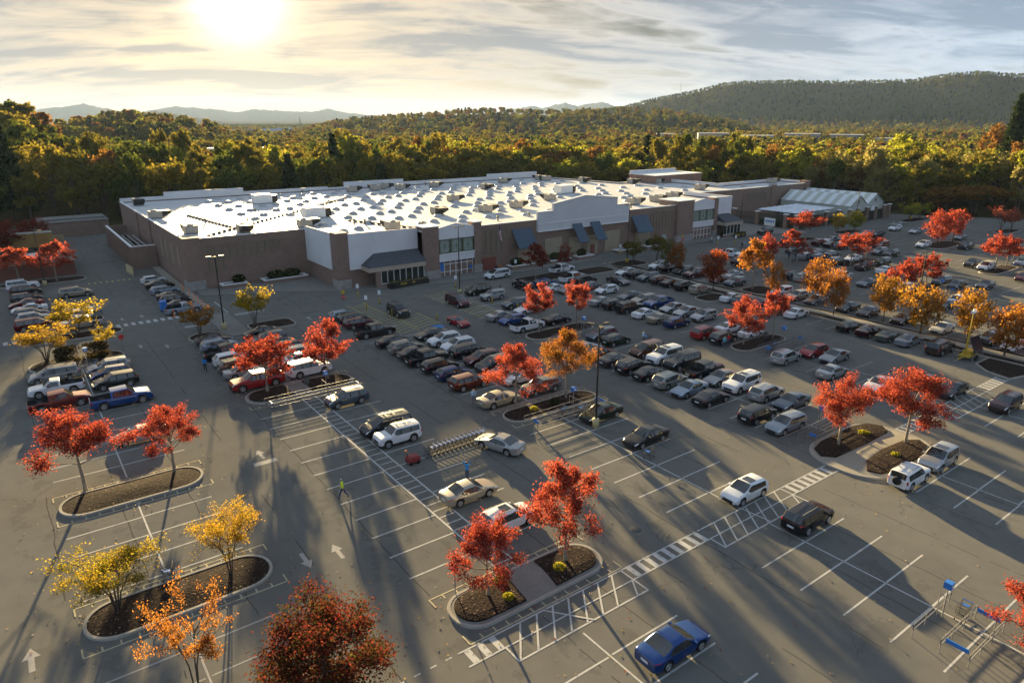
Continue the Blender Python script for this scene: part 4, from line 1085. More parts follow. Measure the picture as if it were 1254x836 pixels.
# ------------------------------------------------------------------ cars
# kind: length,width,height, wheel radius, axle front x, axle rear x, hood list; profile points (x,z,tag of the span that follows), front = +x
KINDS={
'sedan':dict(L=4.75,W=1.83,H=1.44,r=.33,fa=1.42,ra=-1.34,belt=.90,prof=[(-2.375,.95,'tail'),(-2.25,1.02,'trunk'),(-1.62,1.07,'rw'),(-.80,1.39,'roof'),(.15,1.43,'ws'),(1.02,.97,'hood'),(2.05,.76,'nose'),(2.375,.60,'end')],pil=[-.15],last=-1.15),
'coupe':dict(L=4.2,W=1.78,H=1.30,r=.33,fa=1.25,ra=-1.2,belt=.86,prof=[(-2.1,.90,'tail'),(-2.0,.98,'trunk'),(-1.45,1.0,'rw'),(-.85,1.25,'roof'),(-.05,1.28,'ws'),(.75,.92,'hood'),(1.85,.72,'nose'),(2.1,.56,'end')],pil=[],last=-.9),
'hatch':dict(L=4.35,W=1.79,H=1.48,r=.33,fa=1.32,ra=-1.28,belt=.93,prof=[(-2.17,.95,'tail'),(-2.08,1.08,'rw'),(-1.62,1.40,'roof'),(.25,1.47,'ws'),(1.08,1.0,'hood'),(1.9,.80,'nose'),(2.17,.60,'end')],pil=[-.1,-1.05],last=-1.55),
'wagon':dict(L=4.8,W=1.83,H=1.55,r=.34,fa=1.42,ra=-1.36,belt=.95,prof=[(-2.4,.98,'tail'),(-2.32,1.10,'rw'),(-2.0,1.46,'roof'),(.25,1.53,'ws'),(1.12,1.03,'hood'),(2.1,.82,'nose'),(2.4,.62,'end')],pil=[-.1,-1.1],last=-1.9),
'suv':dict(L=4.65,W=1.86,H=1.66,r=.36,fa=1.38,ra=-1.32,belt=1.04,prof=[(-2.32,1.0,'tail'),(-2.26,1.16,'rw'),(-1.88,1.58,'roof'),(.25,1.65,'ws'),(1.12,1.14,'hood'),(2.02,.96,'nose'),(2.32,.70,'end')],pil=[-.1,-1.15],last=-1.8,clad=1),
'bigsuv':dict(L=5.15,W=2.0,H=1.88,r=.40,fa=1.55,ra=-1.5,belt=1.18,prof=[(-2.57,1.08,'tail'),(-2.53,1.24,'rw'),(-2.36,1.80,'roof'),(.35,1.87,'ws'),(1.12,1.30,'hood'),(2.35,1.14,'nose'),(2.57,.80,'end')],pil=[-.05,-1.1],last=-2.25),
'boxy':dict(L=4.3,W=1.82,H=1.70,r=.36,fa=1.33,ra=-1.24,belt=1.06,prof=[(-2.15,1.02,'tail'),(-2.11,1.15,'rw'),(-2.0,1.63,'roof'),(.40,1.69,'ws'),(.95,1.17,'hood'),(1.98,1.06,'nose'),(2.15,.80,'end')],pil=[.0,-1.0],last=-1.9,clad=1),
'boxybig':dict(L=4.9,W=1.92,H=1.84,r=.40,fa=1.5,ra=-1.45,belt=1.14,prof=[(-2.45,1.08,'tail'),(-2.42,1.22,'rw'),(-2.32,1.78,'roof'),(.42,1.83,'ws'),(.95,1.26,'hood'),(2.3,1.15,'nose'),(2.45,.85,'end')],pil=[.0,-1.05],last=-2.2,clad=1),
'minivan':dict(L=5.1,W=1.98,H=1.74,r=.35,fa=1.68,ra=-1.4,belt=1.04,prof=[(-2.55,1.0,'tail'),(-2.50,1.16,'rw'),(-2.22,1.66,'roof'),(.55,1.73,'ws'),(1.68,1.12,'hood'),(2.32,.92,'nose'),(2.55,.66,'end')],pil=[.0,-1.2],last=-2.15),
'van':dict(L=5.4,W=2.0,H=2.1,r=.36,fa=1.75,ra=-1.6,belt=1.25,prof=[(-2.7,1.1,'tail'),(-2.66,1.3,'rw'),(-2.52,2.02,'roof'),(.95,2.09,'ws'),(1.75,1.32,'hood'),(2.45,1.1,'nose'),(2.7,.7,'end')],pil=[.6],last=.1),
'pickup':dict(L=5.75,W=2.0,H=1.88,r=.41,fa=1.85,ra=-1.72,belt=1.15,bed=-.98,prof=[(-2.87,1.15,'bed'),(-.98,1.15,'cab'),(-.93,1.80,'roof'),(.60,1.86,'ws'),(1.32,1.28,'hood'),(2.68,1.12,'nose'),(2.87,.85,'end')],pil=[-.12],last=-.80),
'pickup1':dict(L=5.3,W=1.9,H=1.74,r=.38,fa=1.68,ra=-1.55,belt=1.07,bed=-.42,prof=[(-2.65,1.07,'bed'),(-.42,1.07,'cab'),(-.37,1.66,'roof'),(.48,1.72,'ws'),(1.15,1.18,'hood'),(2.48,1.0,'nose'),(2.65,.75,'end')],pil=[],last=-.25),
}
NAMES={'sedan':('sedan','car'),'coupe':('convertible','car'),'hatch':('hatchback','car'),'wagon':('station_wagon','car'),'suv':('crossover','car'),'bigsuv':('large_suv','car'),'boxy':('boxy_suv','car'),'boxybig':('boxy_suv','car'),'minivan':('minivan','minivan'),'van':('van','van'),'pickup':('pickup_truck','pickup'),'pickup1':('pickup_truck','pickup')}
WORD={'sedan':'sedan','coupe':'convertible','hatch':'hatchback','wagon':'station wagon','suv':'crossover','bigsuv':'large SUV','boxy':'boxy SUV','boxybig':'big boxy SUV','minivan':'minivan','van':'van','pickup':'pickup truck','pickup1':'two-seat pickup'}
PAINT={'white':(.62,.63,.64),'black':(.012,.012,.014),'dark grey':(.045,.047,.052),'grey':(.13,.135,.14),'silver':(.34,.35,.36),'silver grey':(.24,.245,.25),'silver green':(.27,.28,.25),'silver beige':(.36,.33,.28),'silver blue':(.23,.27,.31),'silver beige':(.34,.31,.26),'beige':(.30,.265,.20),'beige grey':(.23,.22,.19),'dark tan':(.12,.10,.075),'pale gold':(.40,.35,.25),'cream':(.52,.48,.36),'dark red':(.12,.010,.012),'maroon':(.075,.010,.016),'dark maroon':(.035,.010,.013),'red':(.26,.012,.015),'red brown':(.11,.022,.014),'brown':(.085,.032,.018),'dark brown':(.045,.026,.018),'grey brown':(.09,.075,.06),'navy blue':(.010,.028,.11),'deep blue':(.006,.045,.19),'bright blue':(.012,.06,.24),'blue':(.014,.045,.17),'blue grey':(.085,.11,.14),'pale blue':(.23,.29,.36),'dark navy':(.015,.019,.032),'teal grey':(.12,.16,.17),'dark green':(.014,.026,.017),'grey green':(.10,.115,.10)}
PM={k:mat_carpaint(k,v,0.0 if k in('white','cream','red','black') else .45,.32) for k,v in PAINT.items()}
def smooth01(t): t=max(0,min(1,t)); return t*t*(3-2*t)
def car_meshes(kind):
    K=KINDS[kind]; L,W,H,belt,r=K['L'],K['W'],K['H'],K['belt'],K['r']; prof=K['prof']
    hl=L/2
    def zt(x):
        for (a,za,t),(b,zb,_) in zip(prof,prof[1:]):
            if a<=x<=b+1e-6: return za+(zb-za)*(x-a)/(b-a),t
        return prof[-1][1],'end'
    xs=set()
    for (a,_,t),(b,_,t2) in zip(prof,prof[1:]):
        n=max(1,int((b-a)/.22))
        for i in range(n+1): xs.add(round(a+(b-a)*i/n,4))
    for ax in (K['fa'],K['ra']):
        R_=r+.07
        for i in range(11): xs.add(round(ax+R_*math.cos(math.pi*i/10),4))
    for p in K['pil']: xs.add(round(p-.06,4)); xs.add(round(p+.06,4))
    xs.add(round(K['last'],4)); 
    ws0=[p for p in prof if p[2]=='ws'][0][0]; xs.add(round(ws0+.12,4)); xs.add(round(ws0+.42,4))
    for d in (.04,.14,.45): xs.add(round(hl-d,4)); xs.add(round(-hl+d,4))
    xs=sorted(xs); 
    # drop near duplicates
    out=[xs[0]]
    for x in xs[1:]:
        if x-out[-1]>.018: out.append(x)
        elif abs(x-K['last'])<1e-3 or any(abs(x-p[0])<1e-4 for p in prof): out[-1]=x
    xs=out
    gc=.21 if kind in('sedan','coupe','hatch','wagon') else .26
    bed=K.get('bed')
    stations=[]
    for x in xs:
        z,t=zt(x); stations.append((x,z,t))
    if bed is not None:
        st=[]
        for x,z,t in stations:
            if x<=-hl+.02: st+= [(x,belt,'gate')]; 
            elif x<bed-.01:
                if st[-1][2]=='gate' and len(st)==1: st+=[(x if x<-hl+.12 else -hl+.09,belt,'gate')]; st+=[(st[-1][0]+.01,belt,'bed')]
                if x>st[-1][0]+.012: st.append((x,belt,'bed'))
            else:
                if st[-1][2]=='bed': st+=[(bed-.012,belt,'bed')]
                st.append((x,z if x>bed+.03 else prof[2][1]-.04,'cab' if x<bed+.06 else t))
        stations=st
    NP=10; rows=[]
    for x,z,t in stations:
        u=abs(x)/hl
        e=max(0,(u-.80)/.20); w=W/2*(1-.16*e**2.2)*(1-.03*max(0,x/hl))
        zb=gc+.10*max(0,(u-.9)/.1)
        for ax in (K['fa'],K['ra']):
            d=abs(x-ax)
            if d<r+.07: zb=max(zb,r+math.sqrt(max(0,(r+.07)**2-d*d)))
        bl=min(belt+.05*(-x/hl)*.6, z-.03)
        zb=min(zb,bl-.05)
        g=max(0,min(1,(z-bl)/(H-belt)))
        s=smooth01(g*1.25)
        wr=w*(1-.235*g)
        low=[(0,zb),(w*.86,zb),(w*.975,zb+min(.09,(bl-zb)*.3)),(w,zb+(bl-zb)*.6),(w*.985,bl-.04*min(1,(bl-zb)/.3)),(w*.965,bl)]
        if t=='bed':
            fl=.72; up=[(w*.965-.07,belt),(w*.965-.09,fl),(w*.4,fl),(0,fl)]
        else:
            h=[(w*.90,bl+(z-bl)*.55),(w*.76,bl+(z-bl)*.86),(w*.42,z),(0,z+.012)]
            gg=[(w*.965+(wr-w*.965)*.86,bl+(z-bl)*.84),(wr-.055,z-.022),(wr*.55,z+.012),(0,z+.025)]
            up=[(h[i][0]+(gg[i][0]-h[i][0])*s,h[i][1]+(gg[i][1]-h[i][1])*s) for i in range(4)]
        rows.append([(x,y,zz) for y,zz in low+up])
    body=MB(); glass=MB(); hls=[MB(),MB()]; tls=[MB(),MB()]
    n=len(rows)
    vs=[]; 
    for rw in rows:
        vs+=rw+[(x,-y,z) for x,y,z in rw[1:-1]]
    PER=2*NP-2
    def idx(i,j,side):   # j 0..9
        if side==0 or j in(0,NP-1): return i*PER+j
        return i*PER+NP+(j-1)
    cl=K.get('clad')
    bf=[];gf=[];hf=[[],[]];tf=[[],[]]
    last=K['last']; pil=K['pil']
    for i in range(n-1):
        xa,xb=stations[i][0],stations[i+1][0]; xm=(xa+xb)/2; t=stations[i][2]
        if t not in('bed','gate','cab'): t=zt(xm)[1]
        if bed is not None and t in('bed','gate','cab'): tt='body'
        else: tt=t
        zm=(stations[i][1]+stations[i+1][1])/2
        for j in range(NP-1):
            for side in (0,1):
                q=(idx(i,j,side),idx(i,j+1,side),idx(i+1,j+1,side),idx(i+1,j,side))
                if side==0: q=q[::-1]
                q=tuple(dict.fromkeys(q))
                if len(q)<3: continue
                kind_='b'; m=0
                if tt in('ws','rw') and j>=7: kind_='g'
                if j==5 and tt in('ws','roof','rw'):
                    if xm>last and (xm<ws0+.55*( [p for p in prof if p[2]=='hood'][0][0]-ws0)) and not any(abs(xm-p)<.061 for p in pil): kind_='g'
                if tt=='ws' and j in(5,6) and kind_=='b': m=0
                if j==5 and any(abs(xm-p)<.061 for p in pil) and tt=='roof': m=1
                if j<=1 or (cl and j==2 and False): m=1
                if cl and j in(1,): m=1
                if t=='bed' and j>=6: m=1
                if j==4 and xm>hl-.50 and xm<hl-.03: kind_='h'
                if j==5 and xm>hl-.32 and xm<hl-.03: kind_='h'
                if kind not in('pickup','pickup1','boxy','boxybig','bigsuv','van') and j in(4,) and xm<-hl+.40: kind_='t'
                if kind in('pickup','pickup1','boxy','boxybig','bigsuv','van') and j in(3,4) and xm<-hl+.14: kind_='t'
                if kind in('suv','minivan','hatch','wagon') and j==5 and xm<-hl+.22: kind_='t'
                {'b':lambda:bf.append((q,m)),'g':lambda:gf.append(q),'h':lambda:hf[side].append(q),'t':lambda:tf[side].append(q)}[kind_]()
    # end caps
    for i,rev in ((0,True),(n-1,False)):
        loop=[idx(i,j,0) for j in range(NP)]+[idx(i,j,1) for j in range(NP-2,0,-1)]
        bf.append((tuple(loop if not rev else loop[::-1]),0))
    body.v=vs; body.f=[f for f,_ in bf]; body.m=[m for _,m in bf]; body.sm=[len(f)<5 for f in body.f]
    def sub(faces,name,mat):
        used=sorted({k for f in faces for k in f}); mp={k:i for i,k in enumerate(used)}
        b=MB(); b.v=[vs[k] for k in used]; b.f=[tuple(mp[k] for k in f) for f in faces]; b.m=[0]*len(faces); b.sm=[True]*len(faces)
        return b.mesh(name,mat) if faces else None
    out={}
    def sharp(me,a=32):
        bm=bmesh.new(); bm.from_mesh(me); bmesh.ops.recalc_face_normals(bm,faces=bm.faces)
        for e in bm.edges:
            if len(e.link_faces)==2 and e.calc_face_angle(0)>R(a): e.smooth=False
        bm.to_mesh(me); bm.free()
    # a few extra bits on the body: bumpers' dark inserts, door seams, handles
    hb=belt
    for sgn in (1,-1):
        y=W/2*.992
    me=body.mesh('body',[PM['white'],M['plastic']]); sharp(me); out['body']=me
    if bed is not None:
        w=W/2*.72; b=MB(); zb,ztop=belt+.12,H-.13; x=bed+.012
        b.v=list(vs)
        pass
    gm=sub(gf,'windows',M['glass'])
    if bed is not None:
        bm=bmesh.new(); bm.from_mesh(gm); w=W/2*.70
        q=[bm.verts.new(p) for p in ((bed-.03,-w,belt+.12),(bed-.03,w,belt+.12),(bed-.005,w*.9,H-.14),(bed-.005,-w*.9,H-.14))]; bm.faces.new(q[::-1]); bm.to_mesh(gm); bm.free()
    out['windows']=gm
    out['hl']=[sub(f,'headlight',M['headlight']) for f in hf]; out['tl']=[sub(f,'tail_light',M['taillight']) for f in tf]
    # grille, plate, mirrors
    fx=hl; wf=W/2*.84
    zg=prof[-1][1]; b=MB(); b.box(fx-.03,fx+.018,-wf*.62,wf*.62,max(.30,zg-.30),zg-.05); b.box(fx-.03,fx+.024,-wf*.80,wf*.80,.25,max(.31,zg-.36)); out['grille']=b.mesh('grille',M['plastic'])
    b=MB(); zz=prof[0][1]; b.box(-hl-.016,-hl+.01,-.26,.26,(zz+gc)/2+.02,(zz+gc)/2+.17); out['plate']=b.mesh('number_plate',M['plate'])
    mz=belt+.08; mx=[p for p in prof if p[2]=='hood'][0][0]-.28
    for s,nm in ((1,'ml'),(-1,'mr')):
        b=MB(); b.box(mx-.06,mx+.08,s*(W/2*.95) if s>0 else -W/2*.95-.20,s*(W/2*.95)+(.20 if s>0 else 0),mz-.05,mz+.09); out[nm]=b.mesh('side_mirror',[PM['white']])
    for ax,nm in ((K['fa'],'f'),(K['ra'],'r')): pass
    out['trackpos']=[(K['fa'],W/2-.125,1),(K['fa'],-W/2+.125,-1),(K['ra'],W/2-.125,1),(K['ra'],-W/2+.125,-1)]
    b=MB()
    for s in (1,-1):
        y=s*W/2*.60; x1=ws0-.15; x0=max(last,-hl+.5); b.tube([(x0,y,H+.02),(x0+.15,y,H+.065),(x1-.15,y,H+.07),(x1,y,H+.03)],.022,5)
    out['rack']=b.mesh('roof_rail',M['galv'])
    b=MB(); 
    for x in (ws0-.45,ws0-1.25): b.box(x-.04,x+.04,-W/2*.62,W/2*.62,H+.07,H+.10)
    out['bars']=b.mesh('roof_bars',M['black'])
    b=MB(); b.box(ws0-.95,ws0-.22,-W*.24,W*.24,H-.02,H+.022); out['sunroof']=b.mesh('sunroof',M['glass'])
    return out
def wheel_mesh(r,wd=.22):
    t=MB(); t.lathe([(r*.64,-wd/2+.02),(r*.93,-wd/2),(r,-wd/2+.04),(r,wd/2-.04),(r*.93,wd/2),(r*.64,wd/2-.02)],n=20,axis='y'); t.lathe([(r*.64,-wd/2+.02),(.01,-wd/2+.05)],n=20,axis='y'); t.lathe([(.01,wd/2-.06),(r*.64,wd/2-.02)],n=20,axis='y')
    tm=t.mesh('wheel',M['rubber'])
    a=MB(); y=wd/2
    a.lathe([(r*.66,y-.03),(r*.68,y+.002),(r*.58,y+.004),(r*.56,y-.03)],n=20,axis='y')
    for k in range(5):
        th=2*math.pi*k/5; c,s=math.cos(th),math.sin(th); n=(-s,c)
        p=[(c*r*.06+n[0]*.045,s*r*.06+n[1]*.045),(c*r*.60+n[0]*.06,s*r*.60+n[1]*.06),(c*r*.60-n[0]*.06,s*r*.60-n[1]*.06),(c*r*.06-n[0]*.045,s*r*.06-n[1]*.045)]
        a.add([(x,y-.004,z) for x,z in p],[(0,1,2,3)])
    a.lathe([(.0,y+.006),(r*.14,y+.004),(r*.15,y-.02)],n=10,axis='y')
    return tm,a.mesh('rim',M['rim'])
WM={}
def wheels_for(r):
    k=round(r,2)
    if k not in WM: WM[k]=wheel_mesh(r)
    return WM[k]
PROTO={}
NEARCAR=95
def build_car(kind,near,opts):
    key=(kind,near,opts)
    if key in PROTO: return PROTO[key]
    mk=('mesh',kind)
    if mk not in PROTO: PROTO[mk]=car_meshes(kind)
    m=PROTO[mk]; K=KINDS[kind]
    root=empty(NAMES[kind][0])
    def add(nm,me,par=root,loc=None,rz=None):
        return link_obj(nm,me,par,loc,rz)
    add('body',m['body']).material_slots[0].link='OBJECT'
    add('windows',m['windows'])
    for s in (0,1):
        if m['hl'][s]: add('headlight',m['hl'][s])
        if m['tl'][s]: add('tail_light',m['tl'][s])
    wm,rm=wheels_for(K['r'])
    for x,y,s in m['trackpos']:
        w=add('wheel',wm,root,(x,y,K['r']),0 if s>0 else math.pi)
        add('rim',rm,w)
    add('grille',m['grille'])
    for nm in ('ml','mr'):
        o=add('side_mirror',m[nm]); o.material_slots[0].link='OBJECT'
    if near: add('number_plate',m['plate'])
    if 'k' in opts: add('roof_rail',m['rack'])
    if 'b' in opts: add('roof_bars',m['bars'])
    if 's' in opts: add('sunroof',m['sunroof'])
    if 'w' in opts:
        b=MB(); r=K['r']; b.lathe([(.02,-.10),(r*.9,-.10),(r,-.05),(r,.05),(r*.9,.10),(.02,.11)],n=18,axis='y'); o=b.build('spare_wheel',M['rubber'],root); o.location=(-K['L']/2-.13,0,.95); o.rotation_euler=(0,0,math.pi/2)
    PROTO[key]=root
    return root
def paint(root,mat,roofmat=None):
    for o in root.children:
        if o.name.split('.')[0] in('body','side_mirror'):
            o.material_slots[0].link='OBJECT'; o.material_slots[0].material=mat
ROWTXT={'A':'in the far left row by the bin enclosure','A2':'beside the yellow tree on the kerb strip','Adrive':'at the top left near the bin enclosure','B1':'in the small block left of the hedge island','B2':'facing the lane below the hedge island','C':'against the west wall of the store','D1':'in the row left of the striped path','D2':'in the row right of the path, behind red maples','E':'beside the long striped walkway','F1':'in the row facing the red convertible lane','F2':'in the second row right of the walkway lane','Fdrive':'','G0':'in the block below the main entrance','G1':'at the front of the block before the white pickup island','G2':'in the block behind the small red trees','G3':'near the maroon trees before the blue awning','H1':'in the left half of the central double row','H2':'in the right half of the central double row','I':'nosed up to the near side of the long median','J':'parked along the far side of the long median','K1':'in the far lot beyond the median','K1b':'in the far lot under the wide red trees','K2':'just beyond the pale orange trees','K3':'before the garden canopy','K3b':'behind the wide red tree by the canopy','K4':'in the far lot past the red trees','K5':'out in the sunny far lot','Kdrive':'in the lane by the second entrance','L1':'near the striped island of the white convertible','L2':'in the row short of the median','M1':'in the long row right of the black light pole','M2':'in the second row right of the light pole','N':''}
SPECIAL={ # drives and lone cars: (row, colour, kind) -> label
('Fdrive','black','boxybig'):'big black boxy SUV standing in the lane by the yellow hatching',
('Fdrive','maroon','minivan'):'maroon minivan pulled up by yellow hatching below the main entrance',
('Fdrive','red','coupe'):'small red convertible with a black top and headlights on, driving in the lane',
('Fdrive','white','minivan'):'white minivan driving past the main store entrance',
('Fdrive','black','suv'):'black crossover with brake lights driving towards the store',
('Fdrive','dark grey','sedan'):'dark grey sedan driving down the lane beside the median start',
('Fdrive','silver','sedan'):'silver sedan driving through the sunlit lane near the cart corral',
('N','dark green','sedan'):'dark green sedan parked at the foot of the tall black light pole',
('N','black','sedan'):'black sedan alone in the bays right of the tall light pole',
('N','white','hatch'):'white hatchback with a dark sunroof beside the zebra crossing',
('N','black','suv'):'black crossover with silver roof rails standing on the hatched zone',
('N','white','boxy'):'white boxy SUV with a spare wheel on its tail',
('N','silver','suv'):'silver crossover with sunroof nose to nose with the white boxy SUV',
('N','deep blue','sedan'):'deep blue sedan alone at the bottom of the picture',
('N','dark maroon','suv'):'dark maroon crossover with a lit headlight beside the right zebra crossing',
('E','blue grey','suv'):'small blue grey crossover glinting beside the striped walkway',
('E','dark navy','minivan'):'dark navy minivan with roof bars beside the striped walkway',
('E','white','boxy'):'white boxy SUV with black roof bars beside the striped walkway',
('E','silver beige','sedan'):'silver beige sedan in front of the person in blue',
('E','white','suv'):'white crossover with a sunroof half hidden by the red maple',
('Adrive','beige','minivan'):'beige minivan crossing the lane at the top left',
('Adrive','white','van'):'white van behind the brick bin enclosure',
('Kdrive','white','pickup'):'white pickup truck driving past the second entrance',
('Kdrive','maroon','suv'):'maroon crossover behind the pale orange median tree',
('Kdrive','dark green','boxybig'):'dark green off-roader with an orange beacon before the garden yard banner',
('Kdrive','dark grey','suv'):'dark grey crossover half hidden by the red trees in the far lot',
('D1','red','pickup'):'red pickup truck behind the red maple at the striped path',
('D2','white','bigsuv'):'big white SUV between two red maples at the striped path',
('B2','bright blue','pickup'):'bright blue pickup truck in the left lot',
('B2','silver','sedan'):'silver sedan half hidden by a bright red maple on the left',
('L2','white','coupe'):'white convertible under the red trees',
}
OPTS={('E','dark navy','minivan'):'kb',('E','white','boxy'):'kb',('E','white','suv'):'ks',('N','black','suv'):'k',('N','white','boxy'):'kw',('N','silver','suv'):'s',('N','white','hatch'):'s',('M2','white','bigsuv'):'ks',('M2','black','bigsuv'):'kb',('M2','silver','suv'):'k',('H1','black','boxybig'):'kb',('F2','white','suv'):'k',('D1','pale blue','suv'):'k',('D2','white','bigsuv'):'k',('L1','silver','suv'):'k',('B1','silver grey','minivan'):'k',('C','pale blue','wagon'):'k',('M1','silver blue','wagon'):'k',('H2','silver beige','wagon'):'k',('F2','black','minivan'):'k',('L1','black','suv'):'k'}
def place_cars():
    rows={}
    for c in CARS: rows.setdefault(c[0],[]).append(c)
    labels={}; desc=lambda c:c[4]+' '+WORD[c[3]]
    allbase={}
    for c in CARS: 
        b=SPECIAL.get((c[0],c[4],c[3])) or '%s parked %s'%(desc(c),ROWTXT[c[0]]); allbase.setdefault(b,[]).append(c)
    ordw=['first','second','third','fourth','fifth','sixth','seventh','eighth','ninth','tenth','eleventh','twelfth','thirteenth','fourteenth','fifteenth','sixteenth','seventeenth']
    for b,l in allbase.items():
        if len(l)==1: labels[l[0]]=b; continue
        for c in l:
            row=sorted(rows[c[0]],key=lambda q:-q[2]); i=row.index(c)
            nb=[]
            for k in (i-1,i+1):
                nb.append(desc(row[k]) if 0<=k<len(row) else None)
            if nb[0] and nb[1]: ph='%s between a %s and a %s %s'%(desc(c),nb[0],nb[1],ROWTXT[c[0]])
            elif nb[1]: ph='%s first from the store, beside a %s, %s'%(desc(c),nb[1],ROWTXT[c[0]])
            else: ph='%s last from the store, beside a %s, %s'%(desc(c),nb[0],ROWTXT[c[0]])
            if len(ph.split())>16: ph='%s %s from the store %s'%(desc(c),ordw[i],ROWTXT[c[0]])
            if len(ph.split())>16: ph=ph.replace(' of the row by the light pole',' near the pole').replace(' from the store','')
            labels[c]=ph
    # anything still shared becomes an ordinal
    inv={}
    for c,l in labels.items(): inv.setdefault(l,[]).append(c)
    for l,cs in inv.items():
        if len(cs)>1:
            for c in cs:
                row=sorted(rows[c[0]],key=lambda q:-q[2]); labels[c]='%s %s from the store %s'%(desc(c),ordw[row.index(c)],ROWTXT[c[0]])
    used=set()
    for c in CARS:
        rowk,x,y,kind,col,ang=c
        near=math.hypot(x,y)<NEARCAR
        o=OPTS.get((rowk,col,kind),'')
        if not o and kind in('suv','bigsuv','wagon') and random.random()<.45: o='k'
        key=(kind,near,o); proto=build_car(kind,near,o)
        if key in used: root=copy_tree(proto)
        else: root=proto; used.add(key)
        root.location=(x,y,.004); root.rotation_euler=(0,0,R(ang)); s=random.uniform(.975,1.02); root.scale=(s,s,s*random.uniform(.985,1.015))
        paint(root,PM[col])
        l=labels[c].strip()
        if rowk=='L1' and col=='red': l='red crossover at the sunlit lane edge near two shoppers'
        tag(root,l,NAMES[kind][1],'cars in the car park')
        if kind=='coupe' and col=='red': pass
place_cars()
# ------------------------------------------------------------------ trees
PAL={
'red':[(.15,.024,.018),(.27,.042,.030),(.35,.075,.045),(.35,.125,.055)],
'redorange':[(.15,.03,.022),(.29,.05,.034),(.37,.085,.05),(.33,.12,.05)],
'orangegreen':[(.10,.085,.02),(.22,.12,.02),(.32,.11,.03),(.33,.065,.03)],
'gold':[(.12,.13,.018),(.23,.20,.02),(.38,.27,.03),(.36,.17,.025)],
'goldorange':[(.14,.13,.018),(.28,.20,.02),(.41,.25,.03),(.36,.13,.022)],
'goldthin':[(.16,.09,.02),(.30,.14,.025),(.45,.22,.03)],
'orange':[(.19,.065,.018),(.31,.115,.025),(.37,.18,.03),(.28,.08,.025)],
'orangesparse':[(.24,.09,.025),(.34,.14,.03),(.40,.21,.04)],
'darkred':[(.09,.08,.016),(.045,.04,.012),(.08,.026,.015),(.14,.024,.02),(.25,.04,.03)],
'yellow':[(.16,.13,.015),(.30,.23,.02),(.40,.29,.03),(.28,.15,.02)],
'yellowgreen':[(.13,.15,.02),(.25,.25,.025),(.42,.34,.03)],
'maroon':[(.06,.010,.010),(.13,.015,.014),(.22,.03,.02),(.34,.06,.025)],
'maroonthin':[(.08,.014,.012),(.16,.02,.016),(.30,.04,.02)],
'olive':[(.075,.07,.018),(.14,.12,.025),(.20,.16,.03)],
'olivegreen':[(.06,.08,.018),(.12,.13,.025),(.22,.15,.03)],
'rust':[(.16,.06,.015),(.28,.10,.02),(.34,.14,.03)],
'redtop':[(.10,.016,.012),(.20,.03,.018),(.36,.09,.02),(.48,.20,.03)],
'amber':[(.16,.085,.016),(.28,.135,.02),(.36,.19,.028),(.24,.15,.022)],
'pinkred':[(.22,.06,.045),(.34,.09,.06),(.42,.15,.08)],
}
LEAF={k:mat_leaf('leaves_'+k,v) for k,v in PAL.items()}
def leaf_cards(pts,size,seed=0,flat=.35,asp=.62):
    """one rhombic card per point"""
    r=np.random.default_rng(seed); n=len(pts); P=np.asarray(pts)
    nr=r.normal(size=(n,3)); nr[:,2]+=flat*1.5; nr/=np.linalg.norm(nr,axis=1)[:,None]
    t=r.normal(size=(n,3)); t-=nr*np.sum(t*nr,axis=1)[:,None]; t/=np.linalg.norm(t,axis=1)[:,None]; b=np.cross(nr,t)
    s=(size*(.6+.8*r.random(n)))[:,None]
    bend=nr*s*.18
    V=np.stack([P-t*s-bend,P+b*s*asp+bend*.4,P+t*s-bend,P-b*s*asp+bend*.4],axis=1).reshape(-1,3)
    return V
def quads_mesh(name,V,mat):
    n=len(V)//4; me=bpy.data.meshes.new(name)
    me.vertices.add(len(V)); me.vertices.foreach_set('co',V.astype(np.float32).ravel())
    me.loops.add(len(V)); me.loops.foreach_set('vertex_index',np.arange(len(V),dtype=np.int32))
    me.polygons.add(n); me.polygons.foreach_set('loop_start',np.arange(0,4*n,4,dtype=np.int32))
    me.materials.append(mat); me.update(calc_edges=True); me.validate(); return me
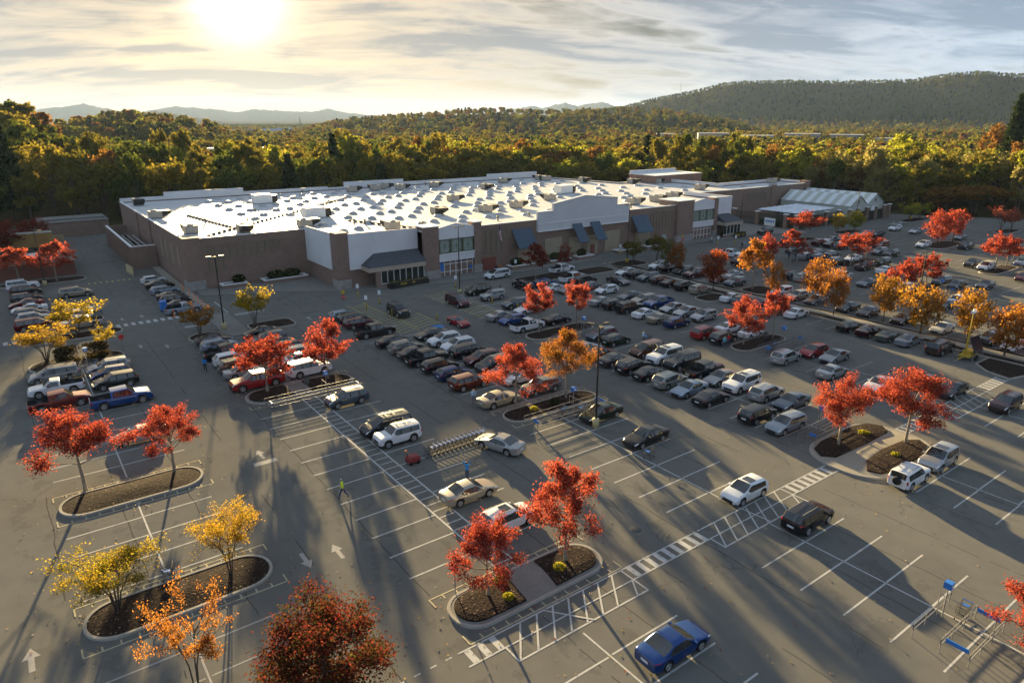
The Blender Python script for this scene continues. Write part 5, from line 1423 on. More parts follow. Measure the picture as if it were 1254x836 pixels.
def lot_tree(shape,seed,nleaf=4200,leaf=.17):
    """unit size: 7 m high, 7 m wide"""
    r=random.Random(seed); H=7.0; W=3.5
    tk=MB(); tips=[]
    def curve(p,q,sag,n=5):
        p,q=Vector(p),Vector(q); o=[]
        side=Vector((r.uniform(-1,1),r.uniform(-1,1),0))*.25*(q-p).length*.3
        for i in range(n+1):
            t=i/n; v=p.lerp(q,t)+side*math.sin(math.pi*t)+Vector((0,0,sag*math.sin(math.pi*t))); o.append(v)
        return o
    def limb(p,q,r0,depth):
        pts=curve(p,q,r.uniform(-.15,.2)); k=len(pts)
        tk.tube(pts,[r0*(1-.75*i/(k-1)) for i in range(k)],5 if depth else 7,0,False)
        if depth>=2:
            tips.extend(pts[2:]); return
        nsub={0:5,1:4}[depth]
        for i in range(nsub):
            t=r.uniform(.35,1); b=pts[int(t*(k-1))]; d=(pts[-1]-pts[0]); L_=d.length*r.uniform(.35,.6)
            dd=(d.normalized()+Vector((r.uniform(-1,1),r.uniform(-1,1),r.uniform(-.35,.75)))*.85).normalized()
            limb(b,b+dd*L_,r0*.42,depth+1)
        tips.append(pts[-1]); tips.append(pts[-2])
    lean=Vector((r.uniform(-.2,.2),r.uniform(-.2,.2),0))
    if shape in('maple','spread'):
        zt=H*.36; top=Vector((0,0,H*.62))+lean
        tk.tube([(0,0,-.1),(0,0,zt*.5),Vector((0,0,zt))+lean*.5,top],[.17,.13,.11,.05],8,0,False)
        nl=11 if shape=='maple' else 12
        for i in range(nl):
            a=2*math.pi*(i+r.uniform(-.3,.3))/nl*1.0; lev=r.random(); rad=W*(.95-.45*lev)*r.uniform(.7,1.08)
            z=H*((.46+.50*lev) if shape=='maple' else (.55+.4*lev)); b=Vector((0,0,zt+(top.z-zt)*lev*.8))+lean*lev
            limb(b,(rad*math.cos(a),rad*math.sin(a),z),.062,0)
        limb(top,(r.uniform(-.5,.5),r.uniform(-.5,.5),H*.98),.05,0)
    elif shape=='upright':
        tk.tube([(0,0,-.1),(0,0,H*.4),lean+Vector((0,0,H*.7)),lean+Vector((0,0,H*.95))],[.16,.11,.07,.02],8,0,False)
        for i in range(17):
            lev=i/16; a=i*2.4+r.uniform(-.4,.4); rad=W*(1.05-.8*lev**1.3)*r.uniform(.6,1.1); z0=H*(.36+.52*lev)
            limb(Vector((0,0,z0))+lean*lev,(rad*math.cos(a),rad*math.sin(a),z0+H*.10*r.uniform(.2,1.3)),.05,0)
    elif shape=='round':
        tk.tube([(0,0,-.1),(0,0,H*.3),lean+Vector((0,0,H*.55)),lean+Vector((0,0,H*.9))],[.17,.13,.09,.02],8,0,False)
        for i in range(22):
            lev=(i+.5)/22; a=i*2.4; el=lev*2-1; rad=W*math.sqrt(max(.05,1-(el*.93)**2))*r.uniform(.6,1.08); z=H*(.62+.34*el)*r.uniform(.93,1.07)
            b=Vector((0,0,H*(.28+.45*lev))); limb(b,(rad*math.cos(a),rad*math.sin(a),z),.05,0)
    elif shape in('multi','sparse'):
        ns=5 if shape=='multi' else 3
        for i in range(ns):
            a=2*math.pi*i/ns+r.uniform(-.4,.4); rr=W*r.uniform(.25,.45)
            p0=Vector((.14*math.cos(a),.14*math.sin(a),-.1)); p1=Vector((rr*.35*math.cos(a),rr*.35*math.sin(a),H*.3)); p2=Vector((rr*math.cos(a),rr*math.sin(a),H*.58))
            tk.tube([p0,p1,p2],[.085,.07,.05],6,0,False)
            for k in range(5 if shape=='multi' else 7):
                a2=a+r.uniform(-1.2,1.2); rad=W*r.uniform(.45,1.02); z=H*r.uniform(.5,.98)
                limb(p1.lerp(p2,r.uniform(.4,1)),(rad*math.cos(a2),rad*math.sin(a2),z),.035,0 if shape=='multi' else 1)
    T=np.array([tuple(t) for t in tips]); g=np.random.default_rng(seed)
    if shape=='sparse': nleaf=int(nleaf*.38)
    idx=g.integers(0,len(T),nleaf); spread={'maple':.26,'upright':.25,'round':.42,'multi':.30,'sparse':.22,'spread':.26}[shape]
    P=T[idx]+g.normal(size=(nleaf,3))*spread*np.array([1,1,.75])
    # thin some sides so that the sky side shows gaps
    keep=np.ones(nleaf,bool); ang=np.arctan2(P[:,1],P[:,0])
    for _ in range(3):
        a0=g.uniform(-3.1,3.1); z0=g.uniform(.4,.95)*H; keep&=~((np.abs(np.angle(np.exp(1j*(ang-a0))))<.35)&(np.abs(P[:,2]-z0)<.7)&(g.random(nleaf)<.75))
    P=P[keep]; P[:,2]=np.maximum(P[:,2],H*.12)
    V=leaf_cards(P,leaf,seed)
    hmax=np.percentile(P[:,2],99.7); wmax=np.percentile(np.hypot(P[:,0],P[:,1]),97)
    fx,fz=W/wmax,H/hmax
    V=V*np.array([fx,fx,fz]); tk.v=[(x*fx,y*fx,z*fz) for x,y,z in tk.v]
    return tk,V
LT={}
def lot_tree_meshes(shape,seed,n,leaf):
    k=(shape,seed,n,leaf)
    if k not in LT:
        tk,V=lot_tree(shape,seed,n,leaf)
        LT[k]=(tk.mesh('trunk',M['bark_pale'] if shape in('maple','upright','spread') else M['bark_dark']),quads_mesh('crown',V,LEAF['red']))
    return LT[k]
CATNAME={'maple':'maple_tree','upright':'maple_tree','spread':'maple_tree','round':'pear_tree','multi':'crape_myrtle','sparse':'young_tree'}
for i,(x,y,h,w,cb,pal,shape,lab) in enumerate(LOT_TREES):
    d=math.hypot(x,y)
    if d<70: n,leaf,seed=(13000 if shape!='round' else 26000),.082,100+i
    elif d<100: n,leaf,seed=4600,.145,20+i%5
    else: n,leaf,seed=2600,.21,10+i%4
    if shape in('multi',): n=int(n*.75)
    tm,cm=lot_tree_meshes(shape,seed,n,leaf)
    root=empty(CATNAME[shape],(x,y,.1),random.uniform(0,6.28)); fw=1.15 if shape=='upright' else .86; fh=1.0 if d>60 else (.93 if shape!='round' else .79); fh=.9 if d<60 and shape=='maple' else fh; root.scale=(w/7*fw,w/7*fw,h/7*fh)
    tag(root,lab,'tree','trees planted in the car park')
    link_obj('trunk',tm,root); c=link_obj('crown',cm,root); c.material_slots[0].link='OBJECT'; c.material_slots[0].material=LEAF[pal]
# hedges and shrubs
HEDGE=mat_leaf('hedge_leaves',[(.025,.035,.012),(.045,.06,.02),(.07,.08,.025)],.35)
HEDGE_RED=mat_leaf('dark_hedge_leaves',[(.035,.02,.012),(.05,.035,.014),(.06,.06,.02)],.35)
YSHRUB=mat_leaf('yellow_shrub_leaves',[(.18,.18,.02),(.30,.28,.03),(.40,.36,.04)],.45)
def shrub(name,x,y,rx,ry,h,mat,label,n=900,leaf=.1,cat='shrub',z=.12,boxy=False,rz=0):
    g=np.random.default_rng(int(abs(x*31+y*17)*10)); u=g.normal(size=(n,3)); u/=np.linalg.norm(u,axis=1)[:,None]
    if boxy: u=np.sign(u)*np.abs(u)**.45; 
    rr=(.75+.3*g.random(n))[:,None]; P=u*rr*np.array([rx,ry,h*.5]); P[:,2]+=h*.5; P=P[P[:,2]>.02]
    root=empty(name,(x,y,z),rz); tag(root,label,cat)
    o=link_obj('foliage',quads_mesh('foliage',leaf_cards(P,leaf,3),mat),root)
    b=MB()
    for k in range(5): a=k*1.26; b.tube([(.05*math.cos(a),.05*math.sin(a),0),(rx*.6*math.cos(a),ry*.6*math.sin(a),h*.7)],[.03,.012],5)
    b.build('stems',M['bark_dark'],root); return root
shrub('hedge',5.0,98.1,2.9,.95,1.9,HEDGE_RED,'long clipped dark hedge on the left island',4200,.13,'hedge',boxy=True)
shrub('shrub',21.4,29.5,.36,.36,.42,YSHRUB,'small yellow green shrub in the left bed of the near path island',420,.07)
shrub('shrub',21.9,31.2,.4,.4,.4,YSHRUB,'smaller dull green shrub near the path of the near island',300,.07)
shrub('shrub',25.9,29.9,.42,.42,.5,YSHRUB,'yellow green shrub at the foot of the tall red and orange maple',420,.07)
shrub('shrub',62.8,28.6,.55,.5,.45,YSHRUB,'yellow shrub in the left bed of the sandy path island',500,.09)
shrub('shrub',60.7,24.6,.45,.4,.4,YSHRUB,'yellow shrub in the right bed of the sandy path island',400,.08)
shrub('shrub',43.6,51.8,.5,.5,.8,HEDGE,'dark green shrub between the orange trees beside the corral',420,.09)
shrub('shrub',41.0,52.0,.4,.4,.4,YSHRUB,'low yellow shrub beneath the leaning red and orange tree',260,.08)
def planter(x0,x1,y0,y1,label,slabel,shr=True,h=.55):
    root=empty('planter',((x0+x1)/2,(y0+y1)/2,.13)); tag(root,label,'planter')
    b=MB(); hx,hy=(x1-x0)/2,(y1-y0)/2; o=[(-hx,-hy),(hx,-hy),(hx,hy),(-hx,hy)]; i=[(-hx+.35,-hy+.35),(hx-.35,-hy+.35),(hx-.35,hy-.35),(-hx+.35,hy-.35)]
    ring(b,o,i,0,h,0); b.build('brick_surround',M['brick'],root)
    b=MB(); ring(b,[(x*1.02,y*1.03) for x,y in o],[(x*.97,y*.97) for x,y in i],h+.003,h+.16,0); b.build('rim',M['white'],root)
    b=MB(); b.box(-hx+.36,hx-.36,-hy+.36,hy-.36,0,h-.12); b.build('soil',M['mulch'],root)
    if slabel:
        for k,(lab,cx) in enumerate(slabel): shrub('hedge_bush',(x0+x1)/2+cx,(y0+y1)/2,min(1.6,hx*.5),hy*.8,1.6,HEDGE,lab,900,.16,'bush',z=.13+h-.1)
planter(29.3,33.8,126.8,128.9,'small white rimmed brick planter, nearer the store corner',[('thin dark bush in the small white rimmed planter',1.0)])
planter(36.6,44.8,126.3,128.7,'long white rimmed brick planter under the trellis wall',[('dark bush at the right of the long white rimmed planter',1.4),('low dark bush at the left of the long white rimmed planter',-1.6)])
planter(80.5,87.5,109.6,111.6,'white rimmed planter below the leftmost blue awning',[('round green bush right of the flag pole',-1.6)])
planter(90.5,96,109.4,111.4,'white rimmed planter left of the two narrow awnings',[('green bush left of the red door, further one',-1),('green bush left of the red door, nearer one',1.2)])
planter(98,102.6,109.4,111.3,'white rimmed planter beside the red door',[('tall green bush right beside the red door',-.6)])
planter(110,116,109.4,111.4,'white rimmed planter right of the red door',[('dark green bush below the right end of the gable',1.2)])
planter(119,126,109.4,111.4,'white rimmed planter below the rightmost blue awning',[('dark bush below the rightmost awning',-1),('dark green bush near the small store door',2)])
# ------------------------------------------------------------------ terrain, woods and far buildings
YW=R(YAW); HX,HY=-math.sin(YW),math.cos(YW)       # camera heading on the ground
RX,RY=math.cos(YW),math.sin(YW)
PT=R(PITCH)
def bearing(px):  # angle right of the heading for a column of the picture at the horizon
    return math.atan2((px-627)*math.cos(PT),FPX)
def elev(px,py):
    dx=(px-627)/FPX; dy=-(py-418)/FPX
    f=math.cos(PT)+dy*math.sin(PT); u=-math.sin(PT)+dy*math.cos(PT)
    return u/math.hypot(f,dx)
RIDGES=[ # distance, width, tree height taken off, crest line as (column,row)
(430,90,13,[(-700,60),(-300,95),(-60,112),(0,121),(30,128),(55,150),(90,185),(120,230)]),
(800,140,12,[(-200,135),(40,150),(90,146),(130,139),(170,137),(215,142),(255,150),(290,160),(330,172),(380,230)]),
(1350,230,12,[(250,200),(330,166),(380,152),(420,143),(470,139),(520,136),(560,132),(600,130),(660,133),(700,132),(760,130),(820,132),(900,146),(1000,180)]),
(2500,420,10,[(600,170),(690,140),(730,133),(765,128),(800,119),(840,111),(862,106),(880,101),(910,98),(960,97),(1010,98),(1060,97),(1110,96),(1140,91),(1160,88),(1190,86),(1225,89),(1254,90),(1400,92),(1700,110),(2200,140)]),
(5200,700,0,[(60,160),(110,150),(150,143),(175,138),(190,136),(205,138),(240,145),(290,152),(340,158),(420,170)]),
(9500,1300,0,[(-600,138),(0,135),(45,134),(80,131),(104,127),(122,131),(150,136),(172,138),(190,134),(214,131),(235,132),(262,133),(290,138),(310,134),(345,136),(385,137),(402,133),(416,137),(450,141),(520,143),(600,140),(628,134),(650,130),(668,132),(680,128),(692,126),(706,130),(722,127),(737,125),(755,131),(790,137),(850,141),(1300,143),(2000,140)]),
]
RB=[(d,w,th,np.array([bearing(p[0]) for p in pr]),np.array([29+elev(*p)*d-th for p in pr])) for d,w,th,pr in RIDGES]
def height(b,d):
    """b: bearing array, d: distance array"""
    z=np.zeros_like(b)-.5
    z=z+np.clip((d-300)/400,0,1)*-1.5
    for d0,w,th,bb,zz in RB:
        c=np.interp(b,bb,zz); wob=1+.0*b
        z=np.maximum(z,c*np.exp(-((d-d0)/w)**2)-.5)
    return z
def world(b,d): return d*(HX*np.cos(b)+RX*np.sin(b)),d*(HY*np.cos(b)+RY*np.sin(b))
def make_terrain():
    front=np.linspace(-1.05,1.05,620); back=np.linspace(1.05,2*math.pi-1.05,60)[1:-1]
    B=np.concatenate([front,back]); D=np.concatenate([[0.01],np.geomspace(20,11900,140)])
    bb,dd=np.meshgrid(B,D,indexing='xy'); bw=(bb+math.pi)%(2*math.pi)-math.pi
    z=height(bw,dd); z=np.where(np.abs(bw)>1.3,np.minimum(z,-.12),z)
    g=np.random.default_rng(3)
    z=z+np.where((dd>600)&(z>6),1,0)*g.normal(size=z.shape)*np.clip(dd*.0008,0,4)
    x,y=world(bw,dd); n=len(B); k=len(D)
    V=np.stack([x,y,z],-1).reshape(-1,3); I=np.arange(n*k).reshape(k,n)
    a=I[:-1,:];b=I[1:,:]; q=np.stack([a,np.roll(a,-1,1),np.roll(b,-1,1),b],-1).reshape(-1,4)[:, ::-1]
    me=bpy.data.meshes.new('terrain'); me.vertices.add(len(V)); me.vertices.foreach_set('co',V.astype(np.float32).ravel())
    me.loops.add(q.size); me.loops.foreach_set('vertex_index',q.astype(np.int32).ravel()); me.polygons.add(len(q)); me.polygons.foreach_set('loop_start',np.arange(0,q.size,4,dtype=np.int32))
    me.polygons.foreach_set('use_smooth',np.ones(len(q),bool)); me.update(calc_edges=True); me.validate()
    m,nt,out=newmat('woodland_ground'); v=geovec(nt)
    c=ramp(nt,noise(nt,v,.02,6,.6),[(.3,(.035,.036,.016)),(.5,(.065,.055,.025)),(.7,(.085,.06,.028))])
    c=mixc(nt,.5,c,ramp(nt,noise(nt,v,.35,5),[(.35,(.03,.03,.014)),(.65,(.10,.075,.035))]))
    bsdf(nt,out,c,1.0,0.0); me.materials.append(m)
    o=bpy.data.objects.new('terrain',me); COL.objects.link(o); tag(o,'rolling wooded ground out to the hazy blue mountains','terrain',kind='structure')
make_terrain()

FP={
'green':[(0.030,0.046,0.011),(0.061,0.084,0.016),(0.115,0.135,0.022),(0.189,0.189,0.027)],
'olive':[(0.054,0.057,0.014),(0.115,0.108,0.019),(0.203,0.169,0.024),(0.297,0.230,0.030)],
'gold':[(.085,.078,.014),(.18,.150,.022),(.29,.23,.030),(.36,.27,.045)],
'rust':[(.085,.052,.016),(.17,.088,.024),(.26,.13,.032),(.32,.19,.04)],
'pale':[(.16,.145,.05),(.26,.23,.075),(.38,.33,.10)],
'lime':[(.11,.125,.018),(.25,.26,.028),(.42,.40,.045)],
'pine':[(0.014,0.024,0.011),(0.030,0.046,0.016),(0.054,0.074,0.024)],
}
FL={k:mat_leaf('wood_leaves_'+k,v,(.2 if k=='pine' else .52 if k in('pale','lime') else .42)) for k,v in FP.items()}
def wood_tree(kind,seed,ncl=60,per=42,leaf=.42):
    """16 m high, about 11 m wide; crown of leaf clumps"""
    g=np.random.default_rng(seed); H=16.0; tk=MB(); P=[]
    lean=g.normal(size=2)*.4
    tk.tube([(0,0,-1),(lean[0]*.3,lean[1]*.3,H*.3),(lean[0],lean[1],H*.6),(lean[0],lean[1],H*.92)],[.34,.26,.16,.03],6,0,False)
    if kind=='pine':
        lv=16
        for i in range(lv):
            z=H*(.16+.83*i/lv); rad=4.3*(1-i/lv)**.8+.25
            nb=7
            for k in range(nb):
                a=2*math.pi*k/nb+i*.7+g.normal()*.2; rr=rad*g.uniform(.7,1.1)
                tk.tube([(0,0,z),(rr*math.cos(a),rr*math.sin(a),z-.12*rr)],[.06,.015],3,0,False)
                n=int(per*1.2*(.3+rad/4)); t=g.random(n)**.6
                P.append(np.stack([rr*t*math.cos(a),rr*t*math.sin(a),z-.14*rr*t],-1)+g.normal(size=(n,3))*np.array([.4,.4,.18]))
    else:
        sh={'round':(5.4,5.4,.60,.42),'tall':(3.6,3.6,.56,.46),'wide':(6.8,6.4,.58,.38)}[kind]
        # a handful of big lobes carry the clumps, so the outline is uneven
        nl=9; lobes=[]
        for i in range(nl):
            a=g.uniform(0,6.28); el=g.uniform(-.8,1); c=math.sqrt(max(0,1-el*el))
            lobes.append((np.array([sh[0]*.62*c*math.cos(a)+lean[0]*.6,sh[1]*.62*c*math.sin(a)+lean[1]*.6,H*(sh[2]+sh[3]*.68*el)]),g.uniform(.34,.55)*sh[0]))
        for c,r in lobes:
            p0=Vector((lean[0]*.3,lean[1]*.3,H*.34)); tk.tube([p0,p0.lerp(Vector(c),.6)+Vector((0,0,-.3)),Vector(c)],[.14,.08,.02],4,0,False)
        for j in range(ncl):
            c,r=lobes[j%nl]; u=g.normal(size=3); u/=np.linalg.norm(u); cc=c+u*r*g.uniform(.55,1.0)*np.array([1,1,.85])
            n=int(per*g.uniform(.5,1.4)); P.append(cc+g.normal(size=(n,3))*np.array([.62,.62,.42])*g.uniform(.7,1.3))
    P=np.concatenate(P); z=P[:,2]; P=P[z>1.0]; P[:,2]*=H/np.percentile(P[:,2],99.5)
    return tk,leaf_cards(P,leaf,seed,.5)
WT={}
for kind,nv in (('round',6),('tall',4),('wide',5),('pine',3)):
    for s in range(nv):
        tk,V=wood_tree(kind,40+s+len(kind)); WT[(kind,s)]=(tk.mesh('trunk',M['bark_dark']),quads_mesh('crown',V,FL['olive']))
WN={'round':'broadleaf_tree','tall':'poplar_tree','wide':'oak_tree','pine':'pine_tree'}
PLACED=[]; FOREST=[]
def in_lot(x,y):
    n=len(LOT);c=False
    for i in range(n):
        (x1,y1),(x2,y2)=LOT[i],LOT[i-1]
        if (y1>y)!=(y2>y) and x<(x2-x1)*(y-y1)/(y2-y1)+x1: c=not c
    return c
def near_lot(x,y,m):
    return any(in_lot(x+m*math.cos(a),y+m*math.sin(a)) for a in (0,.79,1.57,2.36,3.14,3.93,4.71,5.5)) or in_lot(x,y) or (164<x<200 and 150<y<174) or (20<x<165 and 195<y<205)
def add_tree(x,y,h,w,kind,colr):
    z=float(height(np.array([math.atan2(x*RX+y*RY,x*HX+y*HY)]),np.array([math.hypot(x,y)]))[0])
    FOREST.append((x,y,z,h,w,kind,colr)); PLACED.append((x,y))
fr=random.Random(11)
def pick(px):
    """kind and colour by where along the wood edge"""
    if px<130: c=fr.choices(['green','olive','gold','rust','pine'],[5,5,2,1,1])[0]
    elif px<420: c=fr.choices(['olive','green','gold','lime','rust','pine'],[6,4,2,2,.6,1.0])[0]
    elif px<760: c=fr.choices(['gold','olive','rust','green','lime','pine'],[4,5,1.5,3,3,.6])[0]
    elif px<1000: c=fr.choices(['gold','olive','lime','green','rust'],[2.5,5,4,4,1])[0]
    else: c=fr.choices(['lime','olive','pale','green','rust'],[5,3,5,1,1.4])[0]
    k='pine' if c=='pine' else fr.choices(['round','tall','wide'],[5,3,3])[0]
    return k,c
def pxcol(x,y):
    f=x*HX+y*HY; r=x*RX+y*RY
    return 627+FPX*r/(f*math.cos(PT)+29*math.sin(PT)) if f>1 else -9999
# chosen single trees
for (px,d,h,w,kind,colr) in ((405,262,24,10,'pine','pine'),(190,300,25,10,'tall','olive'),(216,292,25,11,'tall','olive'),(300,300,22,9,'tall','olive'),(-8,255,27,15,'pine','pine'),(22,330,22,15,'round','green'),(70,345,20,13,'wide','green'),(1247,335,38,13,'pine','pine'),(1232,360,27,14,'round','rust'),(1128,330,23,19,'wide','lime'),(1185,300,18,16,'wide','pale'),(1240,300,18,16,'wide','pale'),(1090,285,12,13,'wide','pale'),(1218,268,9.5,15,'wide','rust'),(1180,262,9,14,'wide','rust'),(1040,300,15,11,'round','green'),(1068,285,13,12,'round','rust'),(908,300,15,9,'tall','green'),(945,300,15,9,'tall','green'),(985,300,12,18,'wide','olive'),(878,290,14,11,'round','green'),(1005,310,14,9,'tall','lime'),(795,330,22,10,'pine','pine'),(548,300,16,10,'round','rust')):
    b=bearing(px); x,y=world(np.array(b),np.array(d)); add_tree(float(x),float(y),h,w,kind,colr)
tries=0
while len(FOREST)<286 and tries<60000:
    tries+=1
    d=fr.uniform(215,372); b=fr.uniform(bearing(-70),bearing(1330)); x,y=world(np.array(b),np.array(d)); x,y=float(x),float(y)
    if near_lot(x,y,6.5): continue
    if not near_lot(x,y,58) and d>300: continue
    if any((x-a)**2+(y-c)**2<58 for a,c in PLACED): continue
    px=627+FPX*math.tan(b)/math.cos(PT)
    k,c=pick(px); h=fr.triangular(12,26,19) if px<1000 else fr.triangular(10,22,16)
    if near_lot(x,y,14) and px<1000: h*=.8
    if 45<x<235 and y>196: h=min(h,12.0+(y-200)*.17)
    add_tree(x,y,h,fr.triangular(7,16,10.5)*(.75 if k=='tall' else 1),k,c)
CW={'green':'green','olive':'olive green','gold':'golden','rust':'rusty orange','pale':'pale straw coloured','lime':'yellow green','pine':'dark green'}
KW={'round':'rounded tree','tall':'tall narrow tree','wide':'broad spreading tree','pine':'conical pine'}
OW=['first','second','third','fourth','fifth','sixth','seventh','eighth','ninth','tenth','eleventh','twelfth','thirteenth','fourteenth','fifteenth','sixteenth','seventeenth','eighteenth','nineteenth','twentieth']
def zone(px):
    for lim,t in ((130,'behind the truck yard'),(330,'behind the west end of the store'),(520,'behind the west middle of the roof'),(700,'behind the middle of the roof'),(880,'behind the far end of the roof'),(1040,'behind the greenhouse'),(5000,'beyond the sunny far lot')):
        if px<lim: return t
FOREST.sort(key=lambda t:pxcol(t[0],t[1])); cnt={}
tot={}
for t in FOREST: k=(t[5],t[6],zone(pxcol(t[0],t[1]))); tot[k]=tot.get(k,0)+1
for (x,y,z,h,w,kind,colr) in FOREST:
    k=(kind,colr,zone(pxcol(x,y))); cnt[k]=cnt.get(k,0)+1
    lab='%s %s%s %s'%(CW[colr],KW[kind],(', %s from the left'%OW[cnt[k]-1]) if tot[k]>1 else ' in the woods',k[2])
    root=empty(WN[kind],(x,y,z-.1),fr.uniform(0,6.28)); root.scale=(w/11,w/11,h/16)
    tag(root,lab,'tree','trees of the wood edge')
    v=fr.randrange({'round':6,'tall':4,'wide':5,'pine':3}[kind]); tm,cm=WT[(kind,v)]
    link_obj('trunk',tm,root); c=link_obj('crown',cm,root); c.material_slots[0].link='OBJECT'; c.material_slots[0].material=FL[colr]
# the woods behind, one mass: instances of the same trees on points
pc=bpy.data.collections.new('wood_tree_sources')
for (kind,cols) in (('round',('olive','gold','green','lime','rust')),('tall',('olive','olive','green')),('wide',('olive','green','gold')),('pine',('pine',))):
    for i,cl in enumerate(cols):
        tk,V=wood_tree(kind,80+i,46,16,.85); me=quads_mesh('source_crown',V,FL[cl]); o=bpy.data.objects.new('source_'+kind,me); pc.objects.link(o)
pc2=bpy.data.collections.new('hill_tree_sources')
for o_ in list(pc.objects):
    if o_.data.materials[0] in (FL['green'],FL['pine']): pc2.objects.link(o_)
def scatter_woods(name,label,bands,pcol,seed):
    g=np.random.default_rng(seed); B=[];D=[]
    # (min d, max d, count)
    for d0,d1,n in bands:
        d=np.sqrt(g.uniform(d0**2,d1**2,n)); B.append(g.uniform(bearing(-90),bearing(1345),n)); D.append(d)
    b=np.concatenate(B);d=np.concatenate(D); x,y=world(b,d); z=height(b,d)
    P=np.array(PLACED); keep=np.ones(len(b),bool)
    for i in range(len(b)):
        if d[i]<420:
            if near_lot(x[i],y[i],30) or np.min((P[:,0]-x[i])**2+(P[:,1]-y[i])**2)<55: keep[i]=False
        for (cb,cd,rb,rd) in CLEAR:
            if abs(b[i]-cb)<rb and abs(d[i]-cd)<rd: keep[i]=False
    sc_=g.uniform(.55,1.0,len(b))*np.where(d>2000,.62,np.where(d>1200,.8,1.0))
    sc_=np.where((d>420)&(d<1150)&(z<6),sc_*.9,sc_)
    V=np.stack([x,y,z-.3],-1)[keep]; me=bpy.data.meshes.new(name); me.from_pydata([tuple(v) for v in V],[],[])
    a=me.attributes.new('tree_scale','FLOAT','POINT'); a.data.foreach_set('value',sc_[keep].astype(np.float32))
    o=bpy.data.objects.new(name,me); COL.objects.link(o); tag(o,label,'woods',kind='stuff')
    ng=bpy.data.node_groups.new('scatter_trees','GeometryNodeTree'); ng.interface.new_socket('Geometry',in_out='INPUT',socket_type='NodeSocketGeometry'); ng.interface.new_socket('Geometry',in_out='OUTPUT',socket_type='NodeSocketGeometry')
    gi=ng.nodes.new('NodeGroupInput'); go=ng.nodes.new('NodeGroupOutput'); ip=ng.nodes.new('GeometryNodeInstanceOnPoints'); ci=ng.nodes.new('GeometryNodeCollectionInfo')
    ci.inputs['Collection'].default_value=pcol; ci.inputs['Separate Children'].default_value=True; ci.inputs['Reset Children'].default_value=True
    ip.inputs['Pick Instance'].default_value=True
    rv=ng.nodes.new('FunctionNodeRandomValue'); rv.data_type='FLOAT_VECTOR'; rv.inputs[0].default_value=(0,0,0); rv.inputs[1].default_value=(0,0,6.28)
    na=ng.nodes.new('GeometryNodeInputNamedAttribute'); na.data_type='FLOAT'; na.inputs['Name'].default_value='tree_scale'
    L_=ng.links.new; L_(gi.outputs[0],ip.inputs['Points']); L_(ci.outputs[0],ip.inputs['Instance']); L_(rv.outputs[0],ip.inputs['Rotation']); L_(na.outputs[0],ip.inputs['Scale']); L_(ip.outputs[0],go.inputs[0])
    md=o.modifiers.new('scatter','NODES'); md.node_group=ng
CLEAR=[]
# far shops, houses, highway
FW=plain('far_wall_pale',(.30,.30,.29),.8,.2,0,.1,.05); FR=plain('far_roof_grey',(.34,.34,.34),.8,.2,0,.1,.05); FRR=plain('far_roof_red',(.30,.07,.05),.7,.3,0,.1,.05); FWIN=plain('far_window',(.05,.055,.06),.3,.5)
def far_building(px,d,w,dep,h,label,roof=FR,rz=0,cat='building',name='distant_building',gable=False,wins=6,lift=0):
    if lift: w*=.62; lift+=px%3-1
    b=bearing(px); x,y=world(np.array(b),np.array(d)); z=float(height(np.array([b]),np.array([float(d)]))[0])+lift
    CLEAR.append((b,d-14,(w*.5+5)/d,dep*.5+24)); root=empty(name,(float(x),float(y),z-.5),YW-b+rz); tag(root,label,cat)
    m=MB(); m.box(-w/2,w/2,-dep/2,dep/2,0,h); m.build('wall',FW,root)
    m=MB()
    if gable: m.wallpoly([(-dep/2-.5,h+.01),(dep/2+.5,h+.01),(0,h+dep*.32)],'x',-w/2-.4,w/2+.4)
    else: m.box(-w/2-.3,w/2+.3,-dep/2-.3,dep/2+.3,h+.01,h+.7)
    m.build('roof',roof,root)
    m=MB()
    for k in range(wins):
        xx=-w/2+w*(k+.5)/wins; m.box(xx-w/wins*.3,xx+w/wins*.3,-dep/2-.12,-dep/2-.02,h*.3,h*.72)
    m.build('window',FWIN,root)
for a in ((930,820,52,26,9,'long pale parking deck with dark openings among the far trees',FR,.05,'building','parking_deck',False,12,4),
(985,880,60,30,9,'flat roofed grey shop block right of the parking deck',FR,.02,'shop','distant_building',False,8,4),
(1040,900,56,30,7,'widest flat roofed shop block in the far shopping strip',FR,.0,'shop','distant_building',False,10,4),
(875,860,55,26,8,'flat roofed shop block left of the parking deck',FR,.06,'shop','distant_building',False,7,4),
(820,900,45,24,7,'low pale shop furthest left in the far shopping strip',FR,.05,'shop','distant_building',False,6,4),
(1095,880,50,26,7,'low pale shop near the right end of the far strip',FR,-.04,'shop','distant_building',False,6,3),
(1150,860,36,18,6,'red roofed low building at the right end of the far strip',FRR,-.05,'shop','distant_building',False,5,3),
(1182,880,30,16,5,'smaller red roofed building at the far right of the strip',FRR,-.1,'shop','distant_building',False,4,3),
(296,1250,34,16,8,'pale town house with grey gable in the left valley gap',FR,.2,'house','distant_house',True,4,0),
(313,1300,44,18,9,'long pale hall in the middle of the left valley gap',FR,.1,'building','distant_building',False,6,0),
(334,1260,36,16,9,'pale gabled building right of the long hall in the valley',FR,-.1,'house','distant_house',True,4,0),
(347,1330,26,14,10,'small white gabled house at the right of the valley gap',FR,.15,'house','distant_house',True,3,0),
(279,1330,26,14,8,'small house at the left of the valley gap',FR,.1,'house','distant_house',True,3,0)):
    far_building(*a)
b=bearing(255); x,y=world(np.array(b),np.array(520.0)); CLEAR.append((b,500,.10,42))
hw=MB(); hw.box(-75,75,-7,7,-1,6.2); o=hw.build('highway_embankment',M['walk']); o.location=(float(x),float(y),0); o.rotation_euler=(0,0,YW-b); tag(o,'raised pale highway strip seen through the left woods','road',kind='structure')
hb=o
